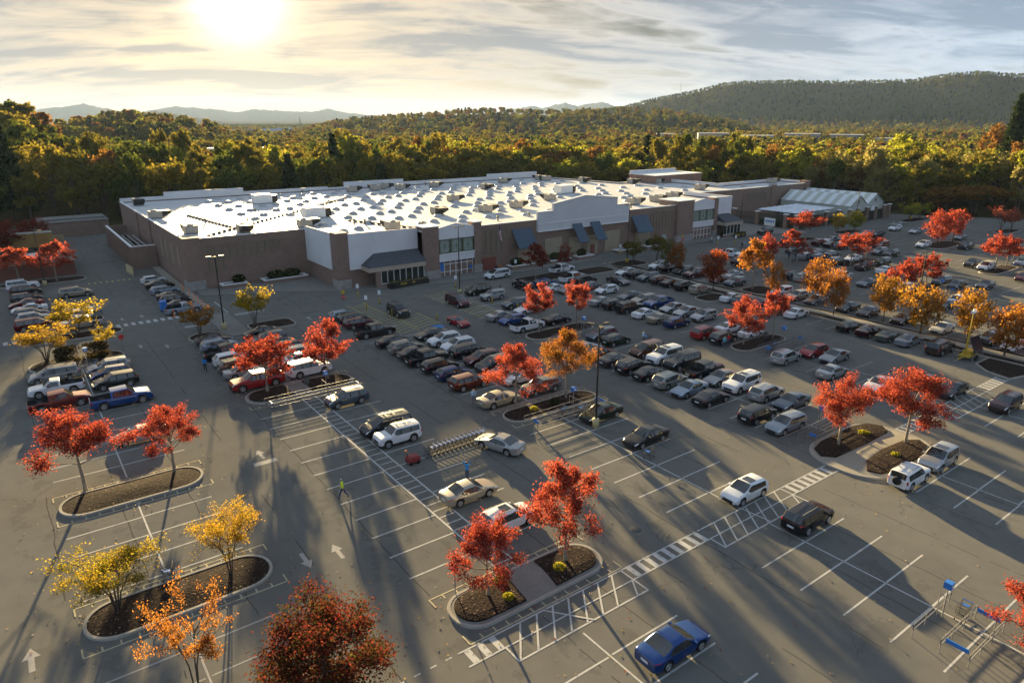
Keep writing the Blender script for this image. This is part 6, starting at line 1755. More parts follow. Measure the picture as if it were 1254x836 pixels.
for k,(dx,L_,cm,lab) in enumerate(((-48,16,'panel_white','white lorry furthest left on the distant highway'),(-22,9,'brick_red','red lorry on the distant highway'),(4,14,'panel_white','white lorry in the middle of the distant highway'),(34,6,'panel_white','short white van at the right on the distant highway'))):
    t=tag(empty('lorry',(0,0,0)),lab,'lorry'); m=MB(); m.box(-L_/2,L_/2-2.6,-1.3,1.3,1,4); m.build('cargo_box',M[cm],t); m=MB(); m.box(L_/2-2.4,L_/2,-1.2,1.2,.6,3.1); m.build('cab',M['panel_white'],t)
    m=MB()
    for xx in (-L_/2+1,-L_/2+2.4,L_/2-1.2): m.lathe([(.02,-1.32),(.5,-1.3),(.5,1.3),(.02,1.32)],(xx,0,.5),10,axis='y')
    m.build('wheels',M['rubber'],t)
    c,s=math.cos(YW-b),math.sin(YW-b); t.location=(float(x)+dx*c,float(y)+dx*s,6.2); t.rotation_euler=(0,0,YW-b)
def mast(px,d,h,label):
    b=bearing(px); x,y=world(np.array(b),np.array(float(d))); z=float(height(np.array([b]),np.array([float(d)]))[0])
    root=tag(empty('radio_mast',(float(x),float(y),z)),label,'mast'); m=MB()
    for k in range(3): a=k*2.1; m.tube([(2*math.cos(a),2*math.sin(a),0),(.4*math.cos(a),.4*math.sin(a),h)],.25,4)
    for k in range(10): m.box(-1.5+.1*k,1.5-.1*k,-.1,.1,h*k/10,h*k/10+.2)
    m.build('lattice',M['galv'],root); m=MB(); m.tube([(0,0,h),(0,0,h+6)],.12,4); m.build('antenna',M['galv'],root)
mast(367,1150,30,'thin grey radio mast above the left ridge'); mast(831,2450,42,'slim radio mast on the shoulder of the right hill')
scatter_woods('distant_woods','distant autumn woods covering the valley behind the store',((285,420,1500),(420,700,2300),(700,1200,2600),(1200,1900,4800)),pc,21)
scatter_woods('hillside_woods','dark hazy woods covering the long far hill',((1900,3100,16500),),pc2,22)
# ------------------------------------------------------------------ lamps, signs, carts, people
def lamp_post(x,y,h,label,heads=2,base='cream_base',bh=.9,rz=0,paint='black'):
    root=tag(empty('lamp_post',(x,y,0),rz),label,'lamp post','lamp posts of the car park')
    m=MB(); m.lathe([(.0,0),(.34,0),(.34,bh),(.30,bh+.04),(0,bh+.04)],n=16); m.build('concrete_base',M[base],root)
    m=MB(); m.tube([(0,0,bh),(0,0,h-.1)],[.11,.07],8); m.build('pole',M[paint],root)
    for k in range(heads):
        a=2*math.pi*k/heads; c,s=math.cos(a),math.sin(a)
        m=MB(); m.tube([(0,0,h-.15),(.5*c,.5*s,h-.08)],.04,5); m.obox((.85*c,.85*s,h-.05),Vector((c,s,0))*.34,Vector((-s,c,0))*.16,Vector((0,0,.06))); m.build('lamp_head',M['plastic'] if paint=='black' else M['galv'],root)
    return root
lamp_post(43.5,45.3,10.6,'tall black light pole with a cream base between the two dark sedans',3)
lamp_post(23.0,101.6,10.7,'tall black lamp pole on the concrete path by the side crossing',2)
lamp_post(62.2,100.2,11.6,'lamp pole standing before the main store entrance',2,bh=.5)
lamp_post(104.3,101.2,12.2,'tall pole with a yellow base left of the olive trees',2,'yellow')
lamp_post(4.1,149.3,10,'lamp pole beside the brick bin enclosure',1)
lamp_post(105.2,43.5,11.0,'lamp pole with a yellow base among the gold median trees',2,'yellow',1.1)
lamp_post(131,99.6,6.6,'shorter grey pole with a sign plate before the second entrance',1,bh=.4,paint='galv')
lamp_post(221.5,98,11,'far lamp pole on the island by the garden gate',2,'yellow')
lamp_post(226.5,112,5.5,'short lamp pole at the greenhouse corner',1,bh=.3,paint='galv')
lamp_post(196,101.5,10,'far lamp pole before the greenhouse gable',1)
lamp_post(172,122.6,9,'lamp pole beside the garden yard fence',2,bh=.4)
# flag pole with a limp striped flag
fpole=tag(empty('flag_pole',(78.0,110.6,.13)),'grey flag pole with a limp stars and stripes flag by the main entrance','flag pole')
m=MB(); m.tube([(0,0,0),(0,0,9.2)],[.07,.04],8); m.ball((0,0,9.3),.09); m.build('pole',M['galv'],fpole)
m=MB(); w=7
for i in range(13):
    for j in range(w):
        def P(a,b): 
            u=a/13; v=b/w; return (.08+v*.55+.08*math.sin(b*2.1),.16*math.sin(b*1.9+a*.4),9.0-u*2.0-v*v*1.5)
        mat=2 if (i<7 and j<3) else (0 if i%2==0 else 1)
        m.add([P(i,j),P(i,j+1),P(i+1,j+1),P(i+1,j)],[(0,1,2,3)],mat)
fl_=m.build('flag',[M['redsign'],M['whitesign'],plain('flag_blue',(.02,.04,.15),.8,.2)],fpole)
sm_=fl_.modifiers.new('thick','SOLIDIFY'); sm_.thickness=.01
def text_mesh(s,size,ext=.006):
    cu=bpy.data.curves.new('t','FONT'); cu.body=s; cu.size=size; cu.align_x='CENTER'; cu.align_y='CENTER'; cu.extrude=ext
    o=bpy.data.objects.new('t',cu); COL.objects.link(o); dg=bpy.context.evaluated_depsgraph_get(); me=bpy.data.meshes.new_from_object(o.evaluated_get(dg)); bpy.data.objects.remove(o); return me
def sign(x,y,h,rz,shapes,label,name='road_sign',post='galv',pr=.035,base=None):
    """shapes: list of (kind, z, half size, material, text)"""
    root=tag(empty(name,(x,y,.0),rz),label,'sign'); m=MB(); m.tube([(0,0,0),(0,0,h)],pr,6); m.build('post',M[post],root)
    if base: m=MB(); m.lathe([(0,0),(.11,0),(.11,1.05),(.09,1.1),(0,1.1)],n=10); m.build('bollard_base',M[base],root)
    for kind,z,s,mat,txt in shapes:
        pts={'oct':[(s*math.cos(R(22.5+45*k)),s*math.sin(R(22.5+45*k))) for k in range(8)],'dia':[(0,-s),(s,0),(0,s),(-s,0)],'sq':[(-s,-s),(s,-s),(s,s),(-s,s)],'rect':[(-s*.65,-s),(s*.65,-s),(s*.65,s),(-s*.65,s)]}[kind]
        m=MB(); m.wallpoly([(u,v+z) for u,v in pts],'y',-pr-.035,-pr-.005); p=m.build('sign_plate',M[mat],root)
        m=MB(); q=[(u*.93,v*.93+z) for u,v in pts]
        if txt:
            me=text_mesh(txt,s*.62); me.materials.append(M['whitesign'] if mat in('redsign','blue') else M['black']); t=link_obj('lettering',me,p,(0,-pr-.042,z)); t.rotation_euler=(R(90),0,0)
    return root
CF=R(-36+0)  # sign faces turned roughly towards -y
sign(19.0,32.0,2.2,R(-62),[('oct',2.05,.36,'redsign','STOP')],'small red stop sign at the left end of the near path island')
sign(9.6,98.9,2.2,R(20),[('oct',2.0,.36,'redsign','')],'small red sign at the right end of the hedge island')
sign(42.2,103.6,2.6,R(-25),[('dia',2.35,.42,'yellow',''),('oct',1.5,.36,'redsign','STOP')],'yellow diamond above a stop sign near the lobby canopy')
sign(129.9,112.2 -4,2.6,R(-20),[('dia',2.35,.42,'yellow',''),('oct',1.5,.36,'redsign','STOP')],'yellow diamond above a stop sign by the second entrance')
for k,(x,y,lab) in enumerate(((44.2,99.4,'white sign on a yellow bollard left of the accessible bays'),(47.4,101.2,'second white sign on a yellow bollard in the accessible bays'),(63.4,103.4,'white sign on a yellow bollard near the lamp before the main entrance'),(46.4,107.5,'tall thin sign on a yellow bollard before the lobby windows'),(80.6,108.6,'slim sign on a yellow bollard left of the planters'),(109.8,108.8,'slim white sign on a yellow bollard right of the red door'),(136.8,103.2,'white sign by the lane before the second entrance'),(141.2,101.5,'white sign between the second entrance and the red trees'))):
    sign(x,y,2.3,R(-30),[('rect',2.0,.36,'whitesign','')],lab,'bay_sign','galv',.03,'yellow')
for k,(x,y) in enumerate(((62.2,96.9),(62.4,93.6),(62.5,90.6),(62.9,87.7),(63.4,84.8),(46.8,96.6),(45.8,93.6),(50.0,87.2))):
    b=MB(); b.lathe([(0,0),(.11,0),(.11,1.0),(.08,1.09),(0,1.12)],n=12)
    side='right' if k<5 else 'left'
    lab=['yellow bollard nearest the main entrance, beside the dark green crossover','yellow bollard second from the entrance, by the dark green crossover','yellow bollard between the boxy silver SUV and the hatching','yellow bollard fourth from the entrance along the hatching','yellow bollard at the near end of the hatching right of the lane','yellow bollard beside the big black boxy SUV','yellow bollard left of the yellow hatching bays','yellow bollard at the near end of the left hatching'][k]
    o=b.build('bollard',M['yellow']); o.location=(x,y,0); tag(o,lab,'bollard','yellow bollards by the accessible bays')
# pick-up bay posts and barrier by the west wall
for k,(y,lab) in enumerate(((113.3,'orange post nearest the zebra crossing by the west wall'),(116.6,'orange cone post beside the pale blue two-seat pickup'),(119.4,'thin orange post third along the west wall bays'),(122.3,'thin orange post in the middle of the west wall bays'),(126.0,'thin orange post fifth along the west wall bays'),(130.5,'thin orange post furthest along the west wall bays'))):
    b=MB(); b.lathe([(0,0),(.22,0),(.2,.06),(.06,.1),(.05,1.2),(0,1.22)],n=10); o=b.build('marker_post',M['orange']); o.location=(23.55 if y>114 else 18.6,y,.12 if y>114 else 0); tag(o,lab,'post','orange posts by the pickup bays')
bar=tag(empty('barrier_rail',(18.2,150.5,0),R(96)),'pale yellow barrier rail beside the plant enclosure','barrier')
b=MB(); 
for x in (-2.2,-1.1,0,1.1,2.2): b.tube([(x,0,0),(x,0,1.9)],.07,6)
for z in (.6,1.2,1.8): b.tube([(-2.2,0,z),(2.2,0,z)],.05,6)
b.build('rails',M['cream_base'],bar); b=MB(); b.box(-2.2,2.2,.06,.1,.3,1.7); b.build('infill_board',M['cream_base'],bar)
bin_=tag(empty('wheeled_bin',(18.0,117.7,0)),'tall blue wheeled bin cart beside the black crossover on the west wall','bin'); b=MB(); b.box(-.45,.45,-.55,.55,.2,1.55); b.box(-.48,.48,-.6,.6,1.553,1.62); b.build('tub',M['blue'],bin_); b=MB()
for xx in (-.38,.38):
    for yy in (-.45,.45): b.lathe([(.01,-.04),(.1,-.04),(.1,.04),(.01,.04)],(xx,yy,.1),8,axis='y')
b.build('wheels',M['rubber'],bin_)
# shopping carts
def cart_meshes():
    b=MB(); t=.012
    for z,ins in ((1.0,0),(.80,.03),(.60,.06),(.46,.08)):
        x0,x1,w=-.42+ins,.48-ins*.5,.29-ins*.5
        b.tube([(x0,-w,z),(x1,-w*.85,z-.02),(x1,w*.85,z-.02),(x0,w,z),(x0,-w,z)],t,4,0,False)
    for k in range(9):
        x=-.40+.86*k/8
        for s in (-1,1): b.tube([(x,s*.28,1.0),(x*.93,s*.23,.46)],.008,4,0,False)
        b.tube([(x*.93,-.23,.46),(x*.93,.23,.46)],.008,4,0,False)
    for k in range(5):
        y=-.24+.12*k; b.tube([(.48,y*.95,.98),(.44,y*.85,.46)],.008,4,0,False)
    for s in (-1,1):
        b.tube([(-.5,s*.28,1.02),(-.38,s*.27,.46),(-.42,s*.27,.15)],.016,5,0,False); b.tube([(-.42,s*.27,.17),(.45,s*.2,.15)],.016,5,0,False); b.tube([(-.36,s*.26,.44),(.40,s*.2,.18)],.014,5,0,False)
    bm=b.mesh('basket',plain('cart_wire',(.085,.085,.085),.6,.2,0,.2,4))
    h=MB(); h.tube([(-.54,-.3,1.03),(-.54,.3,1.03)],.028,8); h.box(-.46,-.16,-.20,.20,.80,.83); hm=h.mesh('handle',M['blue'])
    w=MB()
    for x,y in ((-.42,.27),(-.42,-.27),(.44,.2),(.44,-.2)): w.lathe([(.01,-.02),(.07,-.02),(.07,.02),(.01,.02)],(x,y,.075),8,axis='y')
    return bm,hm,w.mesh('wheels',M['rubber'])
CB,CH,CWH=cart_meshes()
def cart(x,y,rz,label,group=None,z=.005):
    root=tag(empty('shopping_cart',(x,y,z),rz),label,'shopping cart',group or 'shopping carts'); link_obj('basket',CB,root); link_obj('handle',CH,root); link_obj('wheels',CWH,root); return root
cart(42.9,37.6,R(15),'empty shopping cart left alone in the bays right of the tall pole')
cart(4.6,44.5,R(70),'shopping cart left against the kerb of the big mulch island',z=.1)
for k in range(13):
    cart(27.2+.46*k,49.6+.012*k,R(180),'shopping cart nested in the long train behind the red cart pusher','carts nested in the long train')
pu=tag(empty('cart_pusher',(25.4,49.4,0),R(0)),'red motorised cart pusher with an orange beacon at the train of carts','cart pusher')
b=MB(); b.box(-.55,.55,-.4,.4,.18,.62); b.add([(-.55,-.4,.622),(.55,-.4,.622),(.55,.4,.622),(-.55,.4,.622),(-.35,-.32,.78),(.4,-.32,.74),(.4,.32,.74),(-.35,.32,.78)],[(0,1,5,4),(1,2,6,5),(2,3,7,6),(3,0,4,7),(4,5,6,7)]); b.build('body',plain('pusher_red',(.22,.03,.03),.5,.4),pu)
b=MB(); b.tube([(-.5,0,.7),(-.62,0,1.25)],.03,6); b.tube([(-.62,-.3,1.2),(-.62,.3,1.2)],.03,6); b.build('tiller',M['black'],pu)
b=MB(); b.lathe([(0,0),(.08,0),(.07,.14),(0,.17)],(-.62,0,1.26),10); b.build('beacon',M['orange'],pu)
b=MB()
for xx,yy in ((-.35,.4),(-.35,-.4),(.35,.4),(.35,-.4)): b.lathe([(.01,-.05),(.17,-.05),(.17,.05),(.01,.05)],(xx,yy,.17),10,axis='y')
b.build('wheels',M['rubber'],pu)
# cart corrals: steel rails with blue boards and a blue sign
def corral(x0,x1,y0,y1,label,carts=(),slabel=True,lanes=3):
    root=tag(empty('cart_corral',(x0,y0,0)),label,'cart corral'); L_=x1-x0; W_=y1-y0; b=MB(); r=.024
    for k in range(lanes+0):
        y=W_*k/(lanes-1)
        for z in (.95,.55): b.tube([(0,y,z),(L_*.5,y,z),(L_,y,z)],r,6)
        for x in (0,L_*.33,L_*.66,L_): b.tube([(x,y,0),(x,y,.95)],r,6)
        b.tube([(L_,y,.95),(L_+.12,y,.75),(L_,y,.55)],r,6); b.tube([(0,y,.95),(-.12,y,.75),(0,y,.55)],r,6)
    b.tube([(L_*.62,0,1.7),(L_*.62,W_*.5,1.7),(L_*.62,W_,1.7)],r,6)
    for y in (0,W_): b.tube([(L_*.62,y,.9),(L_*.62,y,1.7)],r,6)
    b.build('rails',M['galv'],root)
    for x,ya,yb in ((.25,W_*.06,W_*.46),(L_-.3,W_*.06,W_*.46)):
        b=MB(); b.box(x-.03,x+.03,ya,yb,.72,.98); b.build('blue_board',M['blue'],root)
    p=MB(); p.tube([(L_*.66,W_*.9,0),(L_*.66,W_*.9,2.3)],.04,6); p.build('sign_post',M['galv'],root)
    p=MB(); p.box(L_*.66-.22,L_*.66+.22,W_*.9-.22,W_*.9+.22,2.2,2.62); s=p.build('corral_sign',M['blue'],root)
    p=MB(); p.box(L_*.66-.12,L_*.66+.12,W_*.9-.235,W_*.9-.222,2.34,2.48); p.build('symbol',M['whitesign'],s)
    for k,(cx,cy,a,lab) in enumerate(carts): cart(cx,cy,a,lab)
corral(38.6,43.4,9.9,12.9,'steel cart corral with blue boards near the bottom right corner',[(42.7,11.9,R(180),'shopping cart inside the corral at the bottom right')])
corral(38.2,47.6,47.8,49.9,'cart corral below the orange trees beside the dark sedan',[(44.0,48.4,R(180),'shopping cart in the middle of the corral under the orange trees'),(46.3,48.5,R(180),'shopping cart at the right end of the corral under the orange trees'),(46.9,49.3,R(176),'last shopping cart on the upper rail of the corral under the orange trees'),(42.4,49.2,R(182),'shopping cart by the sign of the corral under the orange trees')])
corral(57.2,62.4,30.2,32.0,'cart corral left of the sandy path island beside a silver wagon')
corral(76.2,84.2,48.0,49.7,'cart corral before the two red trees and the white convertible',[(77.4,48.6,R(5),'shopping cart at the left end of the corral by the white convertible'),(78.6,49.2,R(170),'shopping cart second in the corral by the white convertible')])
corral(18.8,29.0,67.8,69.6,'cart corral at the top of the striped walkway below two red maples')
corral(3.2,6.2,93.0,94.6,'small cart corral below the dark hedge',[(8.6,93.3,R(160),'shopping cart behind the silver station wagon by the hedge')])
corral(57.4,66.0,67.6,69.0,'cart corral below the white pickup island')
corral(124,131,48.4,50,'far cart corral beyond the gold median trees')
corral(163.5,169,50.4,52.6,'far cart corral at the right edge beside a pale blue crossover')
for x,y,lab in ((24.6,73.0,'grey round bin on the path between two red maples'),(61.8,72.0,'grey round bin on the white pickup island'),(81.5,52.2,'grey round bin under the red tree by the white convertible')):
    root=tag(empty('litter_bin',(x,y,.13)),lab,'litter bin'); b=MB(); b.lathe([(0,0),(.3,0),(.33,.85),(.30,.9),(0,.9)],n=14); b.build('drum',plain('bin_stone',(.13,.125,.115),.9,.2),root); b=MB(); b.lathe([(.31,.9),(.34,.95),(.22,1.1),(0,1.14)],n=14); b.build('lid',M['black'],root)
# yellow solar light tower
tw=tag(empty('light_tower',(98.2,35.0-2.6,0),R(0)),'yellow trailer light tower with a dark solar panel and tall mast','light tower')
tw.location=(95.3,32.4,0)
b=MB(); b.box(-1.3,1.4,-.6,.6,.55,.75); b.box(-.5,1.2,-.5,.5,.752,1.15); b.box(-2.9,-1.5,-.06,.06,.55,.65); b.build('chassis',M['yellow'],tw)
b=MB(); b.tube([(-.9,0,1.1),(-.9,0,3.6)],.12,8); b.tube([(-.9,0,3.6),(-.9,0,6.3)],.075,8); b.build('mast',M['yellow'],tw)
b=MB(); 
for s in (-1,1): b.obox((-.9+.28*s,0,6.35),(.2,0,0),(0,.15,0),(0,0,.16))
b.lathe([(0,0),(.12,0),(.1,.2),(0,.25)],(-.9,0,6.5),10); b.build('lamp_head',M['whitesign'],tw)
b=MB(); b.obox((.55,-.55,2.0),(1.25,0,0),(0,.42,.95),(0,.03,-.015)); b.build('solar_panel',M['solar'],tw)
for yy in (-.9,.9): b=MB(); b.lathe([(.01,-.1),(.34,-.1),(.36,0),(.34,.1),(.01,.1)],(.35,yy,.36),14,axis='y'); b.build('wheel',M['rubber'],tw)
b=MB()
for xx,yy in ((-1.4,-1.1),(-1.4,1.1),(1.5,-1.1),(1.5,1.1)): b.tube([(xx,yy*.6,.6),(xx,yy,.6)],.04,5); b.tube([(xx,yy,0),(xx,yy,.8)],.05,5)
b.build('outrigger',M['galv'],tw)
# ---- manhole
b=MB(); b.lathe([(0,.012),(.42,.012),(.45,0)],n=18); o=b.build('manhole_cover',plain('iron_cover',(.05,.05,.05),.6,.4)); o.location=(33.7,30.4,0); tag(o,'dark round manhole cover in the lane beside the tall red tree','manhole')
# ---- people
SKIN=plain('skin',(.36,.21,.15),.6,.35)
def person(x,y,rz,pose,shirt,pants,hair,label,h=1.72,sleeve=True,z=0.0):
    s=h/1.72; step={'walk':.30,'push':.26,'run':.42}.get(pose,.07)
    V=[];E=[];Rr=[]
    def v(p,r,par=None):
        V.append(p);Rr.append(r); i=len(V)-1
        if par is not None: E.append((par,i))
        return i
    pel=v((0,0,.95),.135); be=v((.01,0,1.12),.125,pel); ch=v((.02,0,1.32),.15,be); nk=v((.02,0,1.47),.065,ch); hd0=v((.03,0,1.56),.085,nk); hd1=v((.03,0,1.66),.095,hd0)
    for sd in (1,-1):
        f=step*sd
        hp=v((0,.09*sd,.90),.10,pel); kn=v((f*.55+.03,.10*sd,.50),.068,hp); an=v((f-(.10 if f<0 else 0),.10*sd,.09+(.05 if f<0 and step>.2 else 0)),.045,kn); v((f+.14-(.08 if f<0 else 0),.11*sd,.045),.04,an)
        sh=v((.01,.19*sd,1.40),.062,ch)
        if pose=='armsup': el=v((.0,.32*sd,1.60),.048,sh); wr=v((.03,.20*sd,1.80),.036,el)
        elif pose=='push': el=v((.12,.25*sd,1.14),.048,sh); wr=v((.40,.20*sd,1.06),.036,el)
        elif pose=='run': el=v((-.18*sd,.26*sd,1.14),.048,sh); wr=v((.10-.1*sd,.22*sd,1.16),.036,el)
        else: el=v((-.5*f*.5,.27*sd,1.14),.048,sh); wr=v((-f*.5+.06,.27*sd,.90),.036,el)
        V_=V[wr]; dirv=(Vector(V_)-Vector(V[el])).normalized(); v(tuple(Vector(V_)+dirv*.09),.034,wr)
    me=bpy.data.meshes.new('p'); me.from_pydata([tuple(Vector(p)*s) for p in V],E,[]); o=bpy.data.objects.new('p',me); COL.objects.link(o)
    md=o.modifiers.new('s','SKIN'); 
    for i,r in enumerate(Rr): me.skin_vertices[0].data[i].radius=(r*s*1.0,r*s*(1.0 if i not in(0,1,2) else .78)); me.skin_vertices[0].data[i].use_root=(i==0)
    sd_=o.modifiers.new('u','SUBSURF'); sd_.levels=1; sd_.render_levels=1
    dg=bpy.context.evaluated_depsgraph_get(); bm_=bpy.data.meshes.new_from_object(o.evaluated_get(dg)); bpy.data.objects.remove(o)
    bm_.name='body'
    for mm in (SKIN,shirt,pants,hair,M['black']): bm_.materials.append(mm)
    for p in bm_.polygons:
        c=p.center/s; p.use_smooth=True
        if c.z>1.50 and abs(c.y)<.13: p.material_index=3 if (c.z>1.66 or (c.x<.01 and c.z>1.53)) else 0
        elif c.z<.10: p.material_index=4
        elif c.z<.98 and abs(c.y)<.2: p.material_index=2
        elif (pose!='armsup' and abs(c.y)>.19 and c.z<(1.0 if sleeve else 1.22)) or (pose=='armsup' and c.z>1.78): p.material_index=0
        elif pose=='push' and c.x>.33 and c.z>1.0: p.material_index=0
        else: p.material_index=1
    root=tag(empty('person',(x,y,z),rz),label,'person'); link_obj('body',bm_,root); return root
def cl(n,c): return plain('cloth_'+n,c,.85,.2,0,.15,4)
BK=cl('black',(.02,.02,.022)); JN=cl('denim',(.05,.075,.13)); BL=cl('blue',(.02,.20,.55)); HV=cl('hi_vis',(.62,.75,.04)); WH=cl('white',(.6,.6,.6)); LB=cl('light_blue',(.20,.38,.60)); RD=cl('red',(.40,.03,.05)); GY=cl('grey',(.15,.16,.18)); NV=cl('navy',(.02,.04,.13)); TL=cl('turquoise',(.10,.38,.48)); KH=cl('khaki',(.25,.20,.13))
HB=cl('brown_hair',(.045,.025,.015)); HK=cl('black_hair',(.012,.01,.01)); HBl=cl('blond_hair',(.55,.36,.12)); HW=cl('grey_hair',(.4,.39,.37)); CAP=cl('blue_cap',(.03,.10,.30))
person(18.0,47.4,R(150),'walk',HV,NV,CAP,'worker in a yellow hi-vis vest and dark trousers walking through the bays',1.8)
person(27.6,44.0,R(30),'armsup',BL,JN,HB,'person in a bright blue jacket with arms raised behind a sedan',1.75)
person(37.0,57.3,R(-100),'stand',LB,GY,HBl,'fair haired person in light blue walking alone past the pale gold sedan',1.74)
person(16.4,84.6,R(80),'run',BL,BK,HK,'runner in a blue shirt and black shorts beside the left row',1.8,False)
person(67.0,61.2,R(0),'push',LB,JN,HBl,'person in a blue top pushing a shopping cart across the lane',1.75)
cart(67.95,61.25,R(0),'shopping cart pushed by the person in a blue top')
person(74.0,53.3,R(60),'walk',TL,JN,HBl,'fair haired shopper in turquoise walking beside another in red')
person(75.3,53.6,R(60),'walk',RD,JN,HB,'shopper in a red top walking beside one in turquoise',1.68)
person(9.6,121.0,R(40),'run',WH,NV,HB,'runner in white near the lit patch at the top left',1.78,False)
person(67.6,95.6,R(-90),'walk',GY,JN,HB,'person in grey walking behind the boxy silver SUV')
person(134.6,81.4,R(180),'push',BK,JN,HK,'person in black with a shopping cart near the silver crossover in the far lot')
cart(133.7,81.4,R(180),'shopping cart with the person in black in the far lot')
person(135.4,83.4,R(180),'walk',NV,BK,HK,'companion in navy beside the person in black in the far lot')
person(86.0,111.0-2.2,R(-60),'stand',BK,BK,HK,'person in black standing by the planter under the blue awning',z=.13)
person(68.6,110.6,R(-90),'walk',WH,KH,HB,'person in white just outside the main entrance doors',z=.13)
person(81.4-4,109.4,R(-120),'walk',cl('orange_top',(.6,.16,.03)),BK,HB,'person in orange near the red double doors',z=.13)
person(76.2,109.0,R(0),'stand',BK,BK,HK,'person in black beside the one in orange',z=.13)
person(138.2,107.0-.8,R(-90),'walk',WH,NV,HW,'person in a white shirt outside the second entrance')
person(137.6,97.0,R(0),'stand',BK,JN,HK,'dark dressed shopper at the left of the group in the far lane')
person(139.3,97.6,R(180),'stand',LB,KH,HB,'shopper in pale blue within the group in the far lane')
person(141.0,96.4,R(200),'walk',RD,BK,HB,'shopper in red at the right of the group in the far lane')
person(119.2-2.4,71.2,R(90),'stand',GY,JN,HB,'person loading the black crossover beyond the pale orange trees')
# plants on racks before the lobbies
for (x,y,lab) in ((57.4,109.9,'dark rack of plants with yellow tags before the main lobby windows'),(151.6,107.6+.3,'dark rack of plants with yellow tags before the second lobby')):
    root=tag(empty('plant_rack',(x,y,.13)),lab,'plant rack'); b=MB(); b.box(-4 if x<100 else -2,4 if x<100 else 2,-.5,.5,.0,.75); b.build('rack',M['black'],root)
    g=np.random.default_rng(5); n=700; hx=4 if x<100 else 2; P=np.stack([g.uniform(-hx,hx,n),g.uniform(-.5,.5,n),g.uniform(.75,1.25,n)],-1); link_obj('plants',quads_mesh('plants',leaf_cards(P,.10,2),mat_leaf('rack_leaves',[(.03,.04,.015),(.07,.08,.02),(.3,.22,.02)],.3)),root)
    b=MB()
    for k in (-1.6,-.9,.8): b.box(k-.25,k+.25,-.56,-.52,.45,.8)
    b.build('price_board',M['yellow'],root)
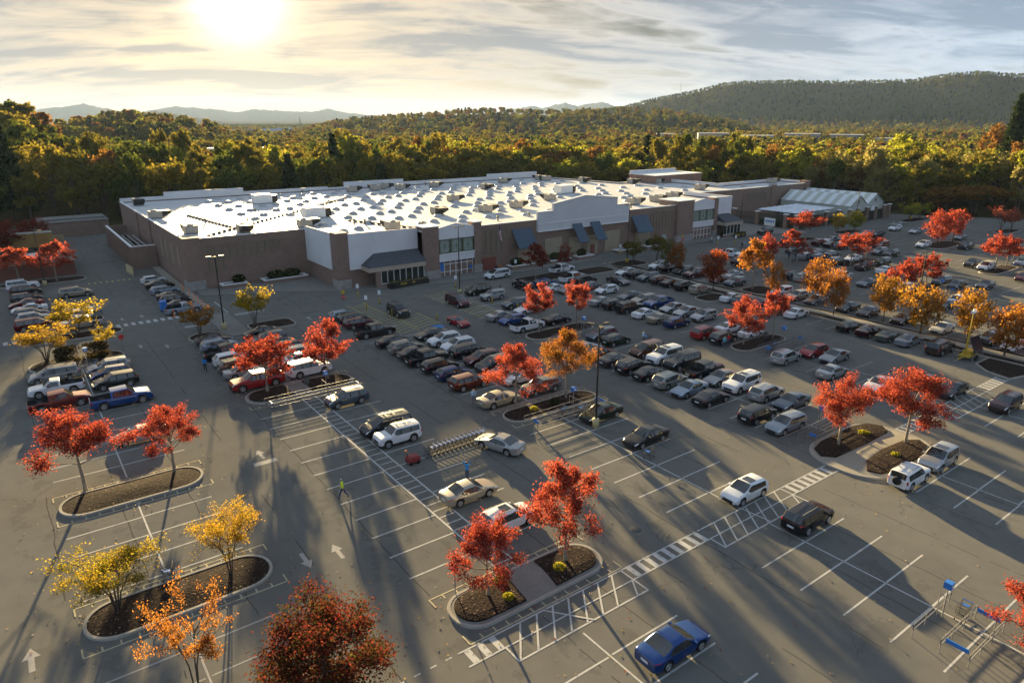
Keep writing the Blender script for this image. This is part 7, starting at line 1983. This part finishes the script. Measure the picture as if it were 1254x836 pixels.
# ------------------------------------------------------------------ light, sky, haze
SUN_EL=8.6; SUN_AZ=16.4      # azimuth measured from +y towards +x
sdir=Vector((math.sin(R(SUN_AZ))*math.cos(R(SUN_EL)),math.cos(R(SUN_AZ))*math.cos(R(SUN_EL)),math.sin(R(SUN_EL))))
sl=bpy.data.lights.new('sun','SUN'); sl.energy=5.0; sl.angle=R(.8); sl.color=(1.0,.75,.37)
so=bpy.data.objects.new('sun',sl); COL.objects.link(so); so.rotation_euler=(-sdir).to_track_quat('-Z','Y').to_euler()
so.location=(60,200,120)
def make_world():
    w=bpy.data.worlds.new('World'); sc.world=w; w.use_nodes=True; nt=w.node_tree; nt.nodes.clear()
    out=nt.nodes.new('ShaderNodeOutputWorld'); bg=nt.nodes.new('ShaderNodeBackground'); nt.links.new(bg.outputs[0],out.inputs[0])
    sky=nt.nodes.new('ShaderNodeTexSky'); sky.sky_type='NISHITA'; sky.sun_disc=False; sky.sun_elevation=R(SUN_EL); sky.sun_rotation=R(SUN_AZ); sky.altitude=600; sky.air_density=1.0; sky.dust_density=1.6; sky.ozone_density=1.5
    tc=nt.nodes.new('ShaderNodeTexCoord'); v=tc.outputs['Generated']
    sep=N(nt,'ShaderNodeSeparateXYZ'); nt.links.new(v,sep.inputs[0])
    # cloud layer: direction projected on a flat deck
    den=math_(nt,'ADD',math_(nt,'MAXIMUM',sep.outputs[2],0.0),.17)
    px=math_(nt,'DIVIDE',sep.outputs[0],den); py=math_(nt,'DIVIDE',sep.outputs[1],den)
    # streaks run across the view
    ca,sa=math.cos(YW),math.sin(YW)
    u=math_(nt,'ADD',math_(nt,'MULTIPLY',px,ca),math_(nt,'MULTIPLY',py,sa)); q=math_(nt,'ADD',math_(nt,'MULTIPLY',px,-sa),math_(nt,'MULTIPLY',py,ca))
    cb=N(nt,'ShaderNodeCombineXYZ'); nt.links.new(math_(nt,'MULTIPLY',u,.85),cb.inputs[0]); nt.links.new(math_(nt,'ADD',math_(nt,'MULTIPLY',q,1.75),math_(nt,'MULTIPLY',u,-.22)),cb.inputs[1]); cb.inputs[2].default_value=CLOUD_SEED
    n1=N(nt,'ShaderNodeTexNoise'); n1.inputs['Scale'].default_value=.95; n1.inputs['Detail'].default_value=7; n1.inputs['Roughness'].default_value=.52; n1.inputs['Distortion'].default_value=.9; nt.links.new(cb.outputs[0],n1.inputs['Vector'])
    n2=N(nt,'ShaderNodeTexNoise'); n2.inputs['Scale'].default_value=2.7; n2.inputs['Detail'].default_value=6; n2.inputs['Roughness'].default_value=.6; n2.inputs['Distortion'].default_value=.8; nt.links.new(cb.outputs[0],n2.inputs['Vector'])
    f=math_(nt,'ADD',math_(nt,'MULTIPLY',n1.outputs['Fac'],.72),math_(nt,'MULTIPLY',n2.outputs['Fac'],.28))
    cover=ramp(nt,f,[(.34,(0,0,0)),(.45,(.8,.8,.8)),(.55,(1,1,1))])
    thick=ramp(nt,f,[(.45,(0,0,0)),(.56,(1,1,1))])
    # angle to the sun
    dt=N(nt,'ShaderNodeVectorMath',operation='DOT_PRODUCT'); nt.links.new(v,dt.inputs[0]); dt.inputs[1].default_value=sdir
    d=math_(nt,'MAXIMUM',dt.outputs['Value'],0.0)
    wide=math_(nt,'POWER',d,3.5); mid=math_(nt,'POWER',d,38.0); core=math_(nt,'POWER',d,1000.0)
    lit=mixc(nt,wide,SKY_LIT_FAR,SKY_LIT_NEAR); dark=mixc(nt,wide,SKY_DARK_FAR,SKY_DARK_NEAR)
    cloud=mixc(nt,thick,lit,dark)
    skyc=mixc(nt,1.0,sky.outputs[0],(SKY_MUL,)*3,'MULTIPLY')
    base=mixc(nt,math_(nt,'MULTIPLY',cover,.92),skyc,cloud)
    # pale veil near the horizon
    hz=math_(nt,'POWER',math_(nt,'SUBTRACT',1.0,math_(nt,'MINIMUM',math_(nt,'MAXIMUM',sep.outputs[2],0.0),1.0)),24.0)
    base=mixc(nt,math_(nt,'MULTIPLY',hz,.62),base,mixc(nt,wide,SKY_HZ_FAR,SKY_HZ_NEAR))
    glow=mixc(nt,1.0,base,mixc(nt,mid,(0,0,0),SUN_MID),'ADD'); glow=mixc(nt,1.0,glow,mixc(nt,core,(0,0,0),SUN_CORE),'ADD')
    nt.links.new(glow,bg.inputs[0]); bg.inputs[1].default_value=WORLD_STRENGTH
CLOUD_SEED=3.7; WORLD_STRENGTH=.132; SKY_MUL=.035
SKY_LIT_FAR=(.90,1.14,1.50); SKY_LIT_NEAR=(1.14,.92,.65); SKY_DARK_FAR=(.33,.48,.70); SKY_DARK_NEAR=(.47,.455,.44)
SKY_HZ_FAR=(.80,.92,1.02); SKY_HZ_NEAR=(.72,.52,.35)
SUN_MID=(.17,.135,.08); SUN_CORE=(3.2,2.8,2.1)
make_world()
hb_=MB(); hb_.box(-12500,12500,-12500,12500,-30,330)
hz=hb_.build('haze',[]); tag(hz,'thin autumn haze over the valley','haze',kind='stuff')
hm=bpy.data.materials.new('haze'); hm.use_nodes=True; hn=hm.node_tree; hn.nodes.clear(); ho=hn.nodes.new('ShaderNodeOutputMaterial'); pv=hn.nodes.new('ShaderNodeVolumePrincipled')
pv.inputs['Color'].default_value=(.42,.60,1.0,1); pv.inputs['Density'].default_value=2.9e-5; pv.inputs['Anisotropy'].default_value=.22
hn.links.new(pv.outputs[0],ho.inputs['Volume']); hz.data.materials.append(hm)
# ------------------------------------------------------------------ render settings
vs_=sc.view_settings; sc.display_settings.display_device='sRGB'; vs_.view_transform='Standard'; vs_.look='None'; vs_.gamma=1.0; vs_.use_curve_mapping=False; vs_.exposure=2.58
cy=sc.cycles; cy.use_denoising=True; cy.max_bounces=8; cy.diffuse_bounces=3; cy.glossy_bounces=3; cy.transmission_bounces=4; cy.volume_bounces=0; cy.transparent_max_bounces=6; cy.sample_clamp_indirect=4.0; cy.sample_clamp_direct=0; cy.caustics_reflective=False; cy.caustics_refractive=False
try: cy.denoiser='OPENIMAGEDENOISE'
except Exception: pass
sc.render.use_persistent_data=False
